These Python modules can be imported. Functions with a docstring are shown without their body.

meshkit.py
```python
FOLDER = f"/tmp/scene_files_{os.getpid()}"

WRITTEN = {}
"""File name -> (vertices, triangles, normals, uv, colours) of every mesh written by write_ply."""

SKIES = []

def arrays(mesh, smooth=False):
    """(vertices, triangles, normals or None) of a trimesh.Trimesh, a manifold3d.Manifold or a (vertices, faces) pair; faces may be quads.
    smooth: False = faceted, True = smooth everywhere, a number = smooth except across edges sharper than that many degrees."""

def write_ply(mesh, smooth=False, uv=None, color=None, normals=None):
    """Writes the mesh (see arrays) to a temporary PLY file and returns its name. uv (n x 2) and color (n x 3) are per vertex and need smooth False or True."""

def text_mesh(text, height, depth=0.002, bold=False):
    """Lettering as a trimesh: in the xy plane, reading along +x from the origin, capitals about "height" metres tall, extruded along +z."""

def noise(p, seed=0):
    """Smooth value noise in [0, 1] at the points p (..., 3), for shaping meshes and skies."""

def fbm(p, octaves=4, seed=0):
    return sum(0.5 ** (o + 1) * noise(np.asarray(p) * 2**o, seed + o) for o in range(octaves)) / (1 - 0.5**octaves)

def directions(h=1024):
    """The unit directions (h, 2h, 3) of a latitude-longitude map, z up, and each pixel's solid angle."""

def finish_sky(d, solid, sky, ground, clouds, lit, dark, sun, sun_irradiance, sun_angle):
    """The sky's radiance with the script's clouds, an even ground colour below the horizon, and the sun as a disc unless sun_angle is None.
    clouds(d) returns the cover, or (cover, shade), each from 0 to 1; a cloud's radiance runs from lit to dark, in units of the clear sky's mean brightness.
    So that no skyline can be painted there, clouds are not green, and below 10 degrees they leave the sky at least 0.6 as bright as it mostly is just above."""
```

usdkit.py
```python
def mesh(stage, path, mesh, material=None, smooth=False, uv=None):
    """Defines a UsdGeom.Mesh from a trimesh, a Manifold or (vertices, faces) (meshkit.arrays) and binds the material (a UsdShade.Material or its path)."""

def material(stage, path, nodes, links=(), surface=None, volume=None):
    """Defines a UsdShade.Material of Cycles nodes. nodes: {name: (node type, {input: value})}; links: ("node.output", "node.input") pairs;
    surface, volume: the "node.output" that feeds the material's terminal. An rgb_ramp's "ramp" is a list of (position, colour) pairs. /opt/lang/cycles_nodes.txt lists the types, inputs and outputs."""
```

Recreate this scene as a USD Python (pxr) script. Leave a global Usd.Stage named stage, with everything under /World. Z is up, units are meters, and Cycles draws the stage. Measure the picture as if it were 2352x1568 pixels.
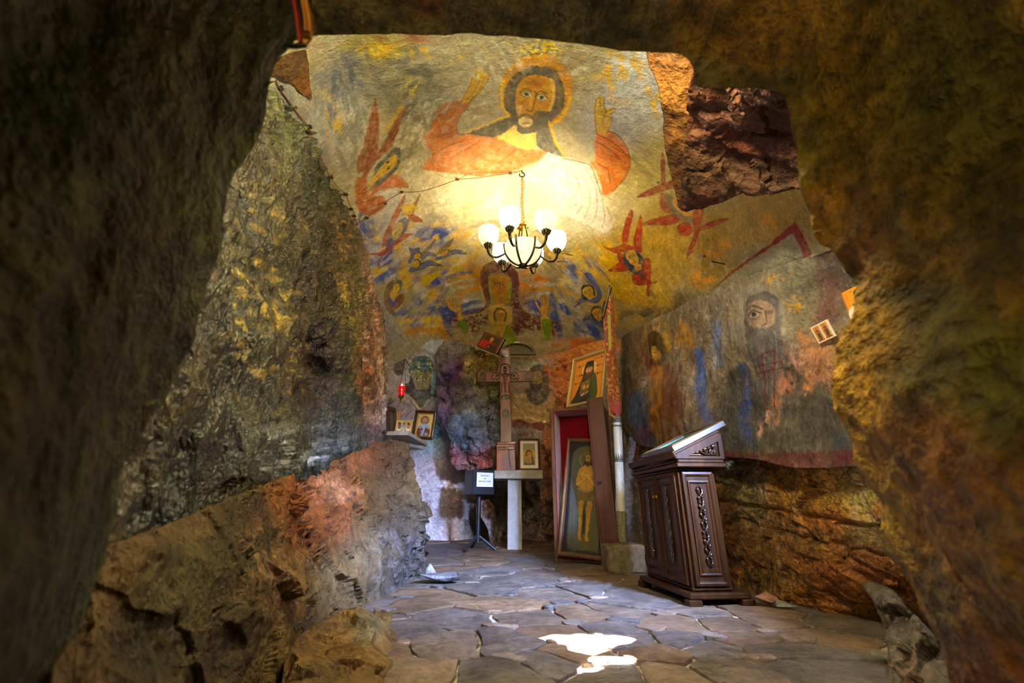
import math, random
import numpy as np, trimesh, shapely, manifold3d as m3, usdkit, meshkit
from shapely.geometry import Polygon, box as sbox
from scipy.interpolate import RBFInterpolator
from scipy.spatial import Voronoi
from pxr import Usd, UsdGeom, UsdLux, Gf, Sdf, Vt, UsdShade

random.seed(4); RNG = np.random.default_rng(4)
stage = Usd.Stage.CreateInMemory()
UsdGeom.SetStageUpAxis(stage, 'Z'); UsdGeom.SetStageMetersPerUnit(stage, 1.0)
UsdGeom.Xform.Define(stage, '/World'); UsdGeom.Scope.Define(stage, '/World/Looks')

# ---------------------------------------------------------------- camera: low tripod in the rock doorway, tilted up
F, CX, CY, H, TH = 1000.0, 1176.0, 784.0, 0.6, math.atan(0.386)
CT, ST = math.cos(TH), math.sin(TH)
cam = UsdGeom.Camera.Define(stage, '/World/camera')
cam.AddTranslateOp().Set(Gf.Vec3d(0, 0, H)); cam.AddRotateXOp().Set(90 + math.degrees(TH))
cam.CreateHorizontalApertureAttr(36.0); cam.CreateVerticalApertureAttr(24.0)
cam.CreateFocalLengthAttr(36.0 * F / 2352); cam.CreateClippingRangeAttr(Gf.Vec2f(0.02, 100))
cam.CreateFStopAttr(2.4); cam.CreateFocusDistanceAttr(5.6); cam.CreateExposureAttr(0.32)

# ---------------------------------------------------------------- light
SUN_TO = np.array([-1.55, 1.0, -2.2]); SUN_TO /= np.linalg.norm(SUN_TO)      # the way the sunbeam travels
def aim(prim, pos, to):
    d = Gf.Vec3d(*[float(x) for x in to]).GetNormalized(); z = -d
    x = Gf.Cross(Gf.Vec3d(0, 0, 1), z).GetNormalized(); y = Gf.Cross(z, x)
    m = Gf.Matrix4d(*x, 0, *y, 0, *z, 0, *[float(v) for v in pos], 1)
    UsdGeom.Xformable(prim).AddTransformOp().Set(m)
sun = UsdLux.DistantLight.Define(stage, '/World/sun')
sun.CreateNormalizeAttr(True); sun.CreateIntensityAttr(260.0); sun.CreateAngleAttr(0.6); sun.CreateColorAttr(Gf.Vec3f(1, .96, .9)); aim(sun, (0, 0, 0), SUN_TO)
day = UsdLux.RectLight.Define(stage, '/World/skylight')                       # daylight in the rock window on the right
day.CreateWidthAttr(.75); day.CreateHeightAttr(.75); day.CreateIntensityAttr(1700.0); day.CreateColorAttr(Gf.Vec3f(.41, .55, 1.0))
aim(day, (2.6, .5, 2.6), (-2.6, 5.5, -1.6))
lamp = UsdLux.SphereLight.Define(stage, '/World/rear_fill')                # added unseen warm light behind the camera, lifts the foreground shadows
lamp.CreateRadiusAttr(.08); lamp.CreateIntensityAttr(170.0); lamp.CreateColorAttr(Gf.Vec3f(1, .70, .22)); lamp.AddTranslateOp().Set(Gf.Vec3d(-.75, -1.0, 1.3))
door = UsdLux.SphereLight.Define(stage, '/World/inner_fill')                   # added warm fill, unseen above the lintel, brightens the whole chamber
door.CreateRadiusAttr(.10); door.CreateIntensityAttr(520.0); door.CreateColorAttr(Gf.Vec3f(1, .87, .50)); door.AddTranslateOp().Set(Gf.Vec3d(.3, 1.0, 2.5))
BULB = 230.0           # the six chandelier bulbs
SHADE = 7.0           # glow of their glass shades
WARM = (1.0, .87, .56)
# ---------------------------------------------------------------- helpers
def lin(c):
    c = np.asarray(c, float) / 255.0
    return np.where(c <= .04045, c / 12.92, ((c + .055) / 1.055) ** 2.4)
def ray(px, py):
    u = (np.asarray(px, float) - CX) / F; v = (CY - np.asarray(py, float)) / F
    return np.stack([u, CT - v * ST, ST + v * CT], -1)
def at_t(px, py, t): return ray(px, py) * np.asarray(t)[..., None] + [0, 0, H]
def T_of(px, py, **k):                 # distance along the ray at which it meets x=.., y=.. or z=..
    r = ray(px, py)
    if 't' in k: return k['t']
    if 'x' in k: return k['x'] / r[0]
    if 'y' in k: return k['y'] / r[1]
    return (k['z'] - H) / r[2]
def at(px, py, **k): return ray(px, py) * T_of(px, py, **k) + [0, 0, H]

USED = {}
def numbered(parent, name):
    k = (parent, name); n = USED.get(k, 0); USED[k] = n + 1
    return f'{parent}/{name}' + (f'_{n:03d}' if n else '')
def M4(o=(0, 0, 0), x=(1, 0, 0), y=(0, 1, 0), z=(0, 0, 1)):
    m = np.eye(4); m[:3, 0], m[:3, 1], m[:3, 2], m[:3, 3] = x, y, z, o; return m
def tag(p, label=None, cat=None, group=None, kind=None):
    p = p.GetPrim() if hasattr(p, 'GetPrim') else p
    for k, v in (('label', label), ('category', cat), ('group', group), ('kind', kind)):
        if v: p.SetCustomDataByKey(k, v)
    return p
def thing(name, label, cat, m=None, group=None, kind=None):
    x = UsdGeom.Xform.Define(stage, numbered('/World', name))
    if m is not None: x.AddTransformOp().Set(Gf.Matrix4d(*np.asarray(m, float).T.ravel().tolist()))
    tag(x, label, cat, group, kind); return x
def part(name, mesh, mat, parent='/World', smooth=False, col=None, label=None):
    par = parent if isinstance(parent, str) else str(parent.GetPath())
    if isinstance(mesh, (list,)): mesh = cat(mesh)
    g = usdkit.mesh(stage, numbered(par, name), mesh, mat, smooth=smooth)
    if col is not None:
        UsdGeom.PrimvarsAPI(g).CreatePrimvar('col', Sdf.ValueTypeNames.Color3fArray, 'vertex').Set(Vt.Vec3fArray.FromNumpy(np.clip(col, 0, 1).astype(np.float32)))
    if label: tag(g, label)
    return g
def cat(ms): return trimesh.util.concatenate([to_tm(m) for m in ms])
def to_tm(m):
    if hasattr(m, 'to_mesh'):
        q = m.to_mesh(); return trimesh.Trimesh(q.vert_properties[:, :3], q.tri_verts, process=False)
    if isinstance(m, tuple): return trimesh.Trimesh(*[np.asarray(k) for k in m], process=False)
    return m
def tf(mesh, m):
    k = to_tm(mesh).copy(); k.apply_transform(m); return k
def mv(mesh, x=0, y=0, z=0): return tf(mesh, M4((x, y, z)))
def rot(mesh, deg, axis, p=(0, 0, 0)): return tf(mesh, trimesh.transformations.rotation_matrix(math.radians(deg), axis, p))
def bx(sx, sy, sz, c=(0, 0, 0), b=.004):          # box with chamfered edges
    b = min(b, sx * .3, sy * .3, sz * .3); s = np.array([sx, sy, sz]) / 2; pts = []
    for sg in np.ndindex(2, 2, 2):
        g = np.array(sg) * 2 - 1
        for k in range(3):
            d = s - b; d[k] = s[k]; pts.append(g * d + c)
    return to_tm(m3.Manifold.hull_points(np.array(pts, float)))
def tube(pts, r, n=10, caps=True, close=False):
    p = np.asarray(pts, float); r = np.broadcast_to(r, (len(p),))
    if close: t = np.roll(p, -1, 0) - np.roll(p, 1, 0)
    else: t = np.gradient(p, axis=0)
    t /= np.linalg.norm(t, axis=1, keepdims=True) + 1e-12
    a = np.cross(t[0], [0, 0, 1.0] if abs(t[0][2]) < .9 else [1.0, 0, 0]); A = []
    for k in range(len(p)):
        a = a - t[k] * (a @ t[k]); a /= np.linalg.norm(a) + 1e-12; A.append(a)
    A = np.array(A); B = np.cross(t, A); th = np.arange(n) * 2 * np.pi / n
    v = (p[:, None] + r[:, None, None] * (np.cos(th)[None, :, None] * A[:, None] + np.sin(th)[None, :, None] * B[:, None])).reshape(-1, 3)
    K = len(p); f = []
    for i in range(K if close else K - 1):
        i2 = (i + 1) % K
        for j in range(n):
            q = (j + 1) % n; f += [(i * n + j, i * n + q, i2 * n + q), (i * n + j, i2 * n + q, i2 * n + j)]
    if caps and not close:
        v = np.vstack([v, p[:1], p[-1:]]); c0, c1 = len(v) - 2, len(v) - 1
        for j in range(n):
            q = (j + 1) % n; f += [(c0, q, j), (c1, (K - 1) * n + j, (K - 1) * n + q)]
    return trimesh.Trimesh(v, np.array(f), process=False)
def lathe(prof, n=32, sx=1, sy=1):
    p = np.asarray(prof, float); th = np.arange(n) * 2 * np.pi / n
    v = np.stack([p[:, None, 0] * np.cos(th) * sx, p[:, None, 0] * np.sin(th) * sy, np.repeat(p[:, 1:2], n, 1)], -1).reshape(-1, 3); f = []
    for i in range(len(p) - 1):
        for j in range(n):
            q = (j + 1) % n; f += [(i * n + j, i * n + q, (i + 1) * n + q), (i * n + j, (i + 1) * n + q, (i + 1) * n + j)]
    return trimesh.Trimesh(v, np.array(f), process=False)
def prism(poly, h, z0=0): return mv(trimesh.creation.extrude_polygon(Polygon(poly) if not hasattr(poly, 'exterior') else poly, h, engine='earcut'), z=z0)
def ball(r, c=(0, 0, 0), s=(1, 1, 1), sub=2):
    m = trimesh.creation.icosphere(sub, r); m.vertices = m.vertices * np.array(s) + c; return m
def smooth_line(pts, n, closed=False):
    p = np.asarray(pts, float)
    if closed: p = np.vstack([p[-1:], p, p[:2]])
    else: p = np.vstack([2 * p[0] - p[1], p, 2 * p[-1] - p[-2]])
    out = []; K = len(p) - 3
    for i in range(K):
        a, b, c, d = p[i:i + 4]; s = np.linspace(0, 1, max(2, n // K), endpoint=False)[:, None]
        out.append(.5 * (2 * b + (c - a) * s + (2 * a - 5 * b + 4 * c - d) * s ** 2 + (3 * b - a - 3 * c + d) * s ** 3))
    if not closed: out.append(p[-2:-1])
    return np.vstack(out)
def resample(pts, n):
    p = np.asarray(pts, float); d = np.r_[0, np.cumsum(np.linalg.norm(np.diff(p, axis=0), axis=1))]
    s = np.linspace(0, d[-1], n); return np.stack([np.interp(s, d, p[:, k]) for k in range(p.shape[1])], -1)
def grid_faces(nr, nc):
    i, j = np.meshgrid(np.arange(nr - 1), np.arange(nc - 1), indexing='ij'); a = (i * nc + j).ravel()
    return np.vstack([np.stack([a, a + 1, a + nc + 1], 1), np.stack([a, a + nc + 1, a + nc], 1)])
def n2(u, v, sc, seed=0, oc=3): return meshkit.fbm(np.stack([u / sc, v / sc, np.full_like(u, seed * 7.3)], -1), oc, seed)

# ---------------------------------------------------------------- rock surfaces surveyed from the photograph, laid out in metres
class Patch:
    def __init__(s, A, B, ctrl, step, step2=None, sm=.0, bow=None):
        """A, B: the two bounding lines (survey directions); ctrl: (px, py, dict) gives where the rock stands (x=, y=, z= or distance t=)."""
        A, B = smooth_line(A, 400), smooth_line(B, 400)
        L = max(np.linalg.norm(np.diff(A, axis=0), axis=1).sum(), np.linalg.norm(np.diff(B, axis=0), axis=1).sum())
        nr = int(L / step); A, B = resample(A, nr), resample(B, nr)
        nc = int(np.linalg.norm(B - A, axis=1).max() / (step2 or step))
        w = np.linspace(0, 1, nc)[None, :, None]; G = A[:, None] * (1 - w) + B[:, None] * w
        s.nr, s.nc = nr, nc; s.px, s.py = G[..., 0].ravel(), G[..., 1].ravel()
        c = np.array([(a, b) for a, b, _ in ctrl], float); lt = np.log([T_of(a, b, **k) for a, b, k in ctrl])
        s.rbf = RBFInterpolator(c / 500, lt, kernel='thin_plate_spline', smoothing=sm)
        s.P = at_t(s.px, s.py, s.depth(s.px, s.py)); s.skirts = []
    def depth(s, px, py): return np.exp(s.rbf(np.stack([np.ravel(px), np.ravel(py)], -1).astype(float) / 500))
    def normals(s):
        g = s.P.reshape(s.nr, s.nc, 3); n = np.cross(np.gradient(g, axis=0), np.gradient(g, axis=1)).reshape(-1, 3)
        n /= np.linalg.norm(n, axis=1, keepdims=True) + 1e-12
        sg = np.sign(((np.array([0, 0, H]) - s.P) * n).sum(1)); return n * np.where(sg == 0, 1, sg)[:, None]
    def displace(s, d): s.P = s.P + s.normals() * np.asarray(d)[:, None]; return s
    def edge(s):
        i, j = np.meshgrid(np.arange(s.nr), np.arange(s.nc), indexing='ij'); return np.minimum(np.minimum(i, s.nr - 1 - i) / s.nr, np.minimum(j, s.nc - 1 - j) / s.nc).ravel()
    def mesh(s, col, skirt):
        """skirt: {side: length} turns an edge outwards and away into the rock, so that it has thickness."""
        g, c = s.P.reshape(s.nr, s.nc, 3), col.reshape(s.nr, s.nc, 3)
        for side, vec in skirt.items():
            ks = np.array([.06, .2, .45, 1.0])
            e = {'A': (g[:, 0], c[:, 0]), 'B': (g[:, -1], c[:, -1]), '0': (g[0], c[0]), '1': (g[-1], c[-1])}[side]
            i = {'A': g[:, min(6, g.shape[1] - 1)], 'B': g[:, -min(7, g.shape[1])], '0': g[min(6, len(g) - 1)], '1': g[-min(7, len(g))]}[side]
            jit = 1 + .35 * (meshkit.fbm(e[0] * 4, 3, 5) - .5); r = e[0] - [0, 0, H]; r /= np.linalg.norm(r, axis=1, keepdims=True)
            o = e[0] - i; o -= r * (o * r).sum(1)[:, None]; o /= np.linalg.norm(o, axis=1, keepdims=True) + 1e-9
            for _ in range(3): o[1:-1] = (o[:-2] + o[1:-1] + o[2:]) / 3
            vec = vec * (r * .95 - o * .25)
            ex = e[0][None] + ks[:, None, None] * vec[None] * jit[None, :, None]; cx = np.repeat(e[1][None], 4, 0)
            if side == 'A': g = np.concatenate([ex[::-1].transpose(1, 0, 2), g], 1); c = np.concatenate([cx.transpose(1, 0, 2), c], 1)
            if side == 'B': g = np.concatenate([g, ex.transpose(1, 0, 2)], 1); c = np.concatenate([c, cx.transpose(1, 0, 2)], 1)
            if side == '0': g = np.concatenate([ex[::-1], g], 0); c = np.concatenate([cx, c], 0)
            if side == '1': g = np.concatenate([g, ex], 0); c = np.concatenate([c, cx], 0)
        f = grid_faces(*g.shape[:2]); v = g.reshape(-1, 3)
        fn = np.cross(v[f[:, 1]] - v[f[:, 0]], v[f[:, 2]] - v[f[:, 0]])
        if ((np.array([0, 0, H]) - v[f[:, 0]]) * fn).sum(1).mean() < 0: f = f[:, ::-1]
        return (v, f), c.reshape(-1, 3)
def ridged(P, oc=4, seed=0):
    out, a = 0, 1.0
    for o in range(oc):
        out = out + a * (1 - np.abs(2 * meshkit.noise(P * 2 ** o, seed + o) - 1)); a *= .5
    return out / (2 - 2 * .5 ** oc)
from scipy.spatial import cKDTree
def fracture(P, size, seed=0, tilt=.5, off=.35, warp=.25):
    """broken-rock relief: cells with tilted faces and steps between them, in metres for cells of the given size"""
    r = np.random.default_rng(seed); Q = P + size * warp * 2 * (np.stack([meshkit.fbm(P / size * 1.3 + k * 9.1, 3, seed + k) for k in range(3)], -1) - .5)
    lo, hi = Q.min(0) - size, Q.max(0) + size; n = int(np.clip(np.prod((hi - lo) / size), 8, 60000)); S = r.uniform(lo, hi, (n, 3))
    k = cKDTree(S).query(Q)[1]; g = r.normal(0, 1, (n, 3)); g /= np.linalg.norm(g, axis=1, keepdims=True)
    return size * (tilt * ((Q - S[k]) * g[k]).sum(1) / size + off * r.uniform(-1, 1, n)[k])
def scallop(P, size, seed=0, warp=.3):
    """honeycombed erosion: 0 in the middle of a hollow, up to about 1 on the sharp ridges between hollows"""
    r = np.random.default_rng(seed); Q = P + size * warp * 2 * (np.stack([meshkit.fbm(P / size * .9 + k * 5.3, 3, seed + k) for k in range(3)], -1) - .5)
    lo, hi = Q.min(0) - size, Q.max(0) + size; S = r.uniform(lo, hi, (int(np.clip(np.prod((hi - lo) / size), 8, 90000)), 3))
    d = cKDTree(S).query(Q, 2)[0]; return np.clip(1 - (d[:, 1] - d[:, 0]) / (size * .55), 0, 1) ** 1.5
def colour_field(u, v, base, anchors, seed=0, warp=26, scale=70, k=1.6):
    """Mottled colouring of rock or plaster: soft-edged areas of the given colours (u, v, radius, colour)."""
    wu = u + warp * 2 * (n2(u, v, scale, seed) - .5); wv = v + warp * 2 * (n2(u, v, scale, seed + 11) - .5)
    W = np.full(len(u), .25); C = lin(base)[None] * W[:, None]
    for a, b, r, c in anchors:
        rx, ry = (r if isinstance(r, tuple) else (r, r))
        w = np.exp(-(((wu - a) / rx) ** 2 + ((wv - b) / ry) ** 2) ** k * .7) * 1.5
        W = W + w; C = C + w[:, None] * lin(c)[None]
    return C / W[:, None]

# ---------------------------------------------------------------- a painter: brush work laid on a surface as its colour
class Paint:
    def __init__(s, u, v, C, seed=0, unit=1.0):
        s.u, s.v, s.C, s.k = np.asarray(u, float), np.asarray(v, float), np.array(C, float), unit
        if s.C.ndim == 1: s.C = np.tile(s.C, (len(s.u), 1))
        s.a = n2(s.u, s.v, 4.5 * unit, seed + 1, 2) - .5; s.b = n2(s.u, s.v, 4.5 * unit, seed + 2, 2) - .5
        s.g = n2(s.u, s.v, 9 * unit, seed + 3, 4); s.T = None
    def frame(s, m=None): s.T = m; return s          # local drawing frame: (cx, cy, scale, degrees)
    def loc(s, pts):
        p = np.asarray(pts, float)
        if s.T is None: return p
        cx, cy, k, d = s.T; ky = k if np.isscalar(k) else k[1]; kx = k if np.isscalar(k) else k[0]; a = math.radians(d)
        q = p * [kx, ky]; return np.stack([cx + q[:, 0] * math.cos(a) - q[:, 1] * math.sin(a), cy + q[:, 0] * math.sin(a) + q[:, 1] * math.cos(a)], -1)
    def _near(s, p, pad):
        i = np.nonzero((s.u > p[:, 0].min() - pad) & (s.u < p[:, 0].max() + pad) & (s.v > p[:, 1].min() - pad) & (s.v < p[:, 1].max() + pad))[0]
        return i
    def _lay(s, i, a, col, tex):
        if tex: a = a * np.clip(1 - tex * 2.2 * np.clip(s.g[i] - .42, 0, 1) / .5, 0, 1)
        s.C[i] = s.C[i] * (1 - a[:, None]) + lin(col)[None] * a[:, None]
    def fill(s, pts, col, a=1.0, soft=1.2, rag=2.0, tex=.25, sm=True):
        p = s.loc(pts); soft, rag = soft * s.k, rag * s.k
        if sm and len(p) > 2: p = smooth_line(p, len(p) * 7, True)
        i = s._near(p, soft * 2 + rag)
        if not len(i): return s
        x, y = s.u[i] + rag * 2 * s.a[i], s.v[i] + rag * 2 * s.b[i]
        ins = np.zeros(len(i), bool); d2 = np.full(len(i), 1e18); q = np.roll(p, -1, 0)
        for (x0, y0), (x1, y1) in zip(p, q):
            if y0 != y1:
                c = (y0 > y) != (y1 > y); ins ^= c & (x < (x1 - x0) * (y - y0) / (y1 - y0) + x0)
            L = (x1 - x0) ** 2 + (y1 - y0) ** 2 + 1e-12; t = np.clip(((x - x0) * (x1 - x0) + (y - y0) * (y1 - y0)) / L, 0, 1)
            d2 = np.minimum(d2, (x - x0 - t * (x1 - x0)) ** 2 + (y - y0 - t * (y1 - y0)) ** 2)
        sd = np.sqrt(d2) * np.where(ins, 1, -1)
        s._lay(i, np.clip(sd / (2 * soft) + .5, 0, 1) * a, col, tex); return s
    def line(s, pts, w, col, a=1.0, soft=.7, rag=.5, tex=.2, sm=True, taper=0.0):
        p = s.loc(pts); soft, rag, w = soft * s.k, rag * s.k, w * s.k
        if sm and len(p) > 2: p = smooth_line(p, len(p) * 6)
        i = s._near(p, w + soft * 2 + rag)
        if not len(i): return s
        x, y = s.u[i] + rag * 2 * s.a[i], s.v[i] + rag * 2 * s.b[i]; best = np.full(len(i), 1e9); n = len(p) - 1
        for k in range(n):
            (x0, y0), (x1, y1) = p[k], p[k + 1]; L = (x1 - x0) ** 2 + (y1 - y0) ** 2 + 1e-12
            t = np.clip(((x - x0) * (x1 - x0) + (y - y0) * (y1 - y0)) / L, 0, 1)
            ww = w / 2 * (1 - taper * abs(2 * (k + .5) / n - 1) ** 2)
            best = np.minimum(best, np.sqrt((x - x0 - t * (x1 - x0)) ** 2 + (y - y0 - t * (y1 - y0)) ** 2) - ww)
        s._lay(i, np.clip(.5 - best / (2 * soft), 0, 1) * a, col, tex); return s
    def ell(s, cx, cy, rx, ry, col, deg=0, **k):
        th = np.linspace(0, 2 * np.pi, 18, endpoint=False); a = math.radians(deg)
        x, y = rx * np.cos(th), ry * np.sin(th)
        return s.fill(np.stack([cx + x * math.cos(a) - y * math.sin(a), cy + x * math.sin(a) + y * math.cos(a)], -1), col, **k)
    def ring(s, cx, cy, rx, ry, w, col, a0=0, a1=360, **k):
        th = np.radians(np.linspace(a0, a1, 30)); return s.line(np.stack([cx + rx * np.cos(th), cy + ry * np.sin(th)], -1), w, col, sm=False, **k)
    def wash(s, col, cx, cy, rx, ry, a=.6, sc=16, lo=.45, hi=.6, seed=0, ang=0, stretch=1.0):
        """broken colour inside an oval: dabs where a noise passes a threshold"""
        i = np.nonzero(((s.u - cx) / rx) ** 2 + ((s.v - cy) / ry) ** 2 < 1.6)[0]
        if not len(i): return s
        c, d = math.cos(math.radians(ang)), math.sin(math.radians(ang)); x, y = s.u[i], s.v[i]
        q = n2((x * c + y * d) / stretch, -x * d + y * c, sc * s.k, seed + 31, 3)
        m = np.clip(1.5 - 1.3 * np.sqrt(((x - cx) / rx) ** 2 + ((y - cy) / ry) ** 2), 0, 1)
        s._lay(i, np.clip((q - lo) / (hi - lo), 0, 1) * m * a, col, 0); return s
    def face(s, cx, cy, k, deg=0, skin=(190, 150, 60), hair=(70, 70, 60), ink=(70, 60, 40), beard=None, wide=.72, hairfill=True, lw=1.0, look=0.0):
        """an icon-style face, k = half height"""
        s.frame((cx, cy, k, deg)); w = wide; q = k
        if hairfill: s.fill([(-w * 1.25, .45), (-w * 1.35, -.3), (-w * .9, -1.1), (0, -1.35), (w * .9, -1.1), (w * 1.35, -.3), (w * 1.25, .45), (w * .9, .9), (0, .3), (-w * .9, .9)], hair, tex=.15)
        s.fill([(-w, -.15), (-w * .85, -.75), (0, -1.0), (w * .85, -.75), (w, -.15), (w * .78, .5), (w * .3, .95), (0, 1.02), (-w * .3, .95), (-w * .78, .5)], skin, tex=.15)
        if beard: s.fill([(-w * .98, .2), (-w * .55, .42), (0, .38), (w * .55, .42), (w * .98, .2), (w * .85, .95), (w * .4, 1.4), (0, 1.6), (-w * .4, 1.4), (-w * .85, .95)], beard, tex=.3)
        L = lambda pts, ww, c=ink, **o: s.line(pts, max(ww * q * lw / s.k, .8 if s.k == 1 else .42), c, **{**dict(tex=.1, rag=.2, soft=.5), **o})
        for sg in (-1, 1):
            ex = sg * w * .45 + look * .05
            L([(ex - .22, -.36), (ex, -.44), (ex + .22, -.36)], .055)
            s.ell(ex, -.2, .17, .085, (225, 215, 190), tex=0, rag=.2, soft=.5); s.ell(ex + look * .06, -.2, .075, .08, ink, tex=0, rag=.2, soft=.5)
            L([(ex - .2, -.18), (ex, -.3), (ex + .2, -.18)], .05); L([(ex - .17, -.1), (ex, -.08), (ex + .17, -.1)], .03)
        L([(w * .1, -.4), (w * .05, -.1), (w * .1, .22), (-w * .02, .28), (-w * .14, .22)], .05)
        L([(-.17, .5), (0, .47), (.17, .5)], .05, (130, 60, 40)); L([(-.1, .6), (.1, .6)], .035)
        return s.frame()
# ---------------------------------------------------------------- materials
LK = '/World/Looks/'
def rock_mat(name, rough=.75, spec=.35, lo=.55, hi=1.35, s1=5., s2=28., b1=.05, b2=.012, fleck=(.05, .04, .03), fl=.35, stretch=(1, 1, 1), pits=0.0, lo2=.6, hi2=1.4):
    N = {'a': ('attribute', {'attribute': 'col'}), 'g': ('geometry', {}), 'm': ('mapping', {'scale': stretch}),
         'n1': ('noise_texture', {'scale': s1, 'detail': 4.0, 'roughness': .62}), 'n2': ('noise_texture', {'scale': s2, 'detail': 4.0, 'roughness': .68}),
         'r1': ('map_range', {'from_min': .3, 'from_max': .7, 'to_min': lo, 'to_max': hi, 'clamp': True}), 'r3': ('map_range', {'from_min': .32, 'from_max': .68, 'to_min': lo2, 'to_max': hi2, 'clamp': True}), 'vv': ('math', {'math_type': 'multiply'}), 'cc': ('combine_color', {'color_type': 'rgb'}),
         'mul': ('mix', {'mix_type': 'multiply', 'fac': 1.0}), 'r2': ('map_range', {'from_min': .6, 'from_max': .72, 'to_min': 0.0, 'to_max': fl, 'clamp': True}),
         'fk': ('mix', {'mix_type': 'mix', 'color2': fleck}), 'h1': ('math', {'math_type': 'multiply', 'value2': b1}), 'h2': ('math', {'math_type': 'multiply_add', 'value2': b2}), 'b1': ('bump', {'strength': 1.0, 'distance': 1.0}),
         'p': ('principled_bsdf', {'roughness': rough, 'specular_ior_level': spec})}
    K = [('g.position', 'm.vector'), ('m.vector', 'n1.vector'), ('m.vector', 'n2.vector'), ('n1.fac', 'r1.value'), ('n2.fac', 'r3.value'), ('r1.result', 'vv.value1'), ('r3.result', 'vv.value2'), ('vv.value', 'cc.r'), ('vv.value', 'cc.g'), ('vv.value', 'cc.b'),
         ('a.color', 'mul.color1'), ('cc.color', 'mul.color2'), ('mul.color', 'fk.color1'), ('n2.fac', 'r2.value'), ('r2.result', 'fk.fac'), ('fk.color', 'p.base_color'),
         ('n1.fac', 'h1.value1'), ('n2.fac', 'h2.value1'), ('h1.value', 'h2.value3'), ('b1.normal', 'p.normal')]
    if pits:
        N |= {'vo': ('voronoi_texture', {'scale': 16.0, 'randomness': 1.0}), 'vr': ('map_range', {'from_min': .05, 'from_max': .3, 'to_min': 0.0, 'to_max': pits, 'clamp': True}), 'h3': ('math', {'math_type': 'add'})}
        K += [('m.vector', 'vo.vector'), ('vo.distance', 'vr.value'), ('vr.result', 'h3.value1'), ('h2.value', 'h3.value2'), ('h3.value', 'b1.height')]
    else: K += [('h2.value', 'b1.height')]
    return usdkit.material(stage, LK + name, N, K, surface='p.BSDF')
def plain(name, c, rough=.5, metal=0.0, spec=.5, var=.0, sc=20., bump=0.0, coat=0.0, **kw):
    N = {'p': ('principled_bsdf', {'base_color': tuple(lin(c)), 'roughness': rough, 'metallic': metal, 'specular_ior_level': spec, **kw})}; K = []
    if coat: N['p'][1]['coat_weight'] = coat; N['p'][1]['coat_roughness'] = .15
    if var or bump:
        c = lin(c)
        N |= {'t': ('texture_coordinate', {}), 'n': ('noise_texture', {'scale': sc, 'detail': 6.0, 'roughness': .6}), 'r': ('rgb_ramp', {'ramp': [(.3, tuple(c * (1 - var))), (.7, tuple(np.minimum(c * (1 + var), 1)))]})}
        K += [('t.object', 'n.vector'), ('n.fac', 'r.fac'), ('r.color', 'p.base_color')]
        if bump: N['b'] = ('bump', {'strength': 1.0, 'distance': bump}); K += [('n.fac', 'b.height'), ('b.normal', 'p.normal')]
    return usdkit.material(stage, LK + name, N, K, surface='p.BSDF')
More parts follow.
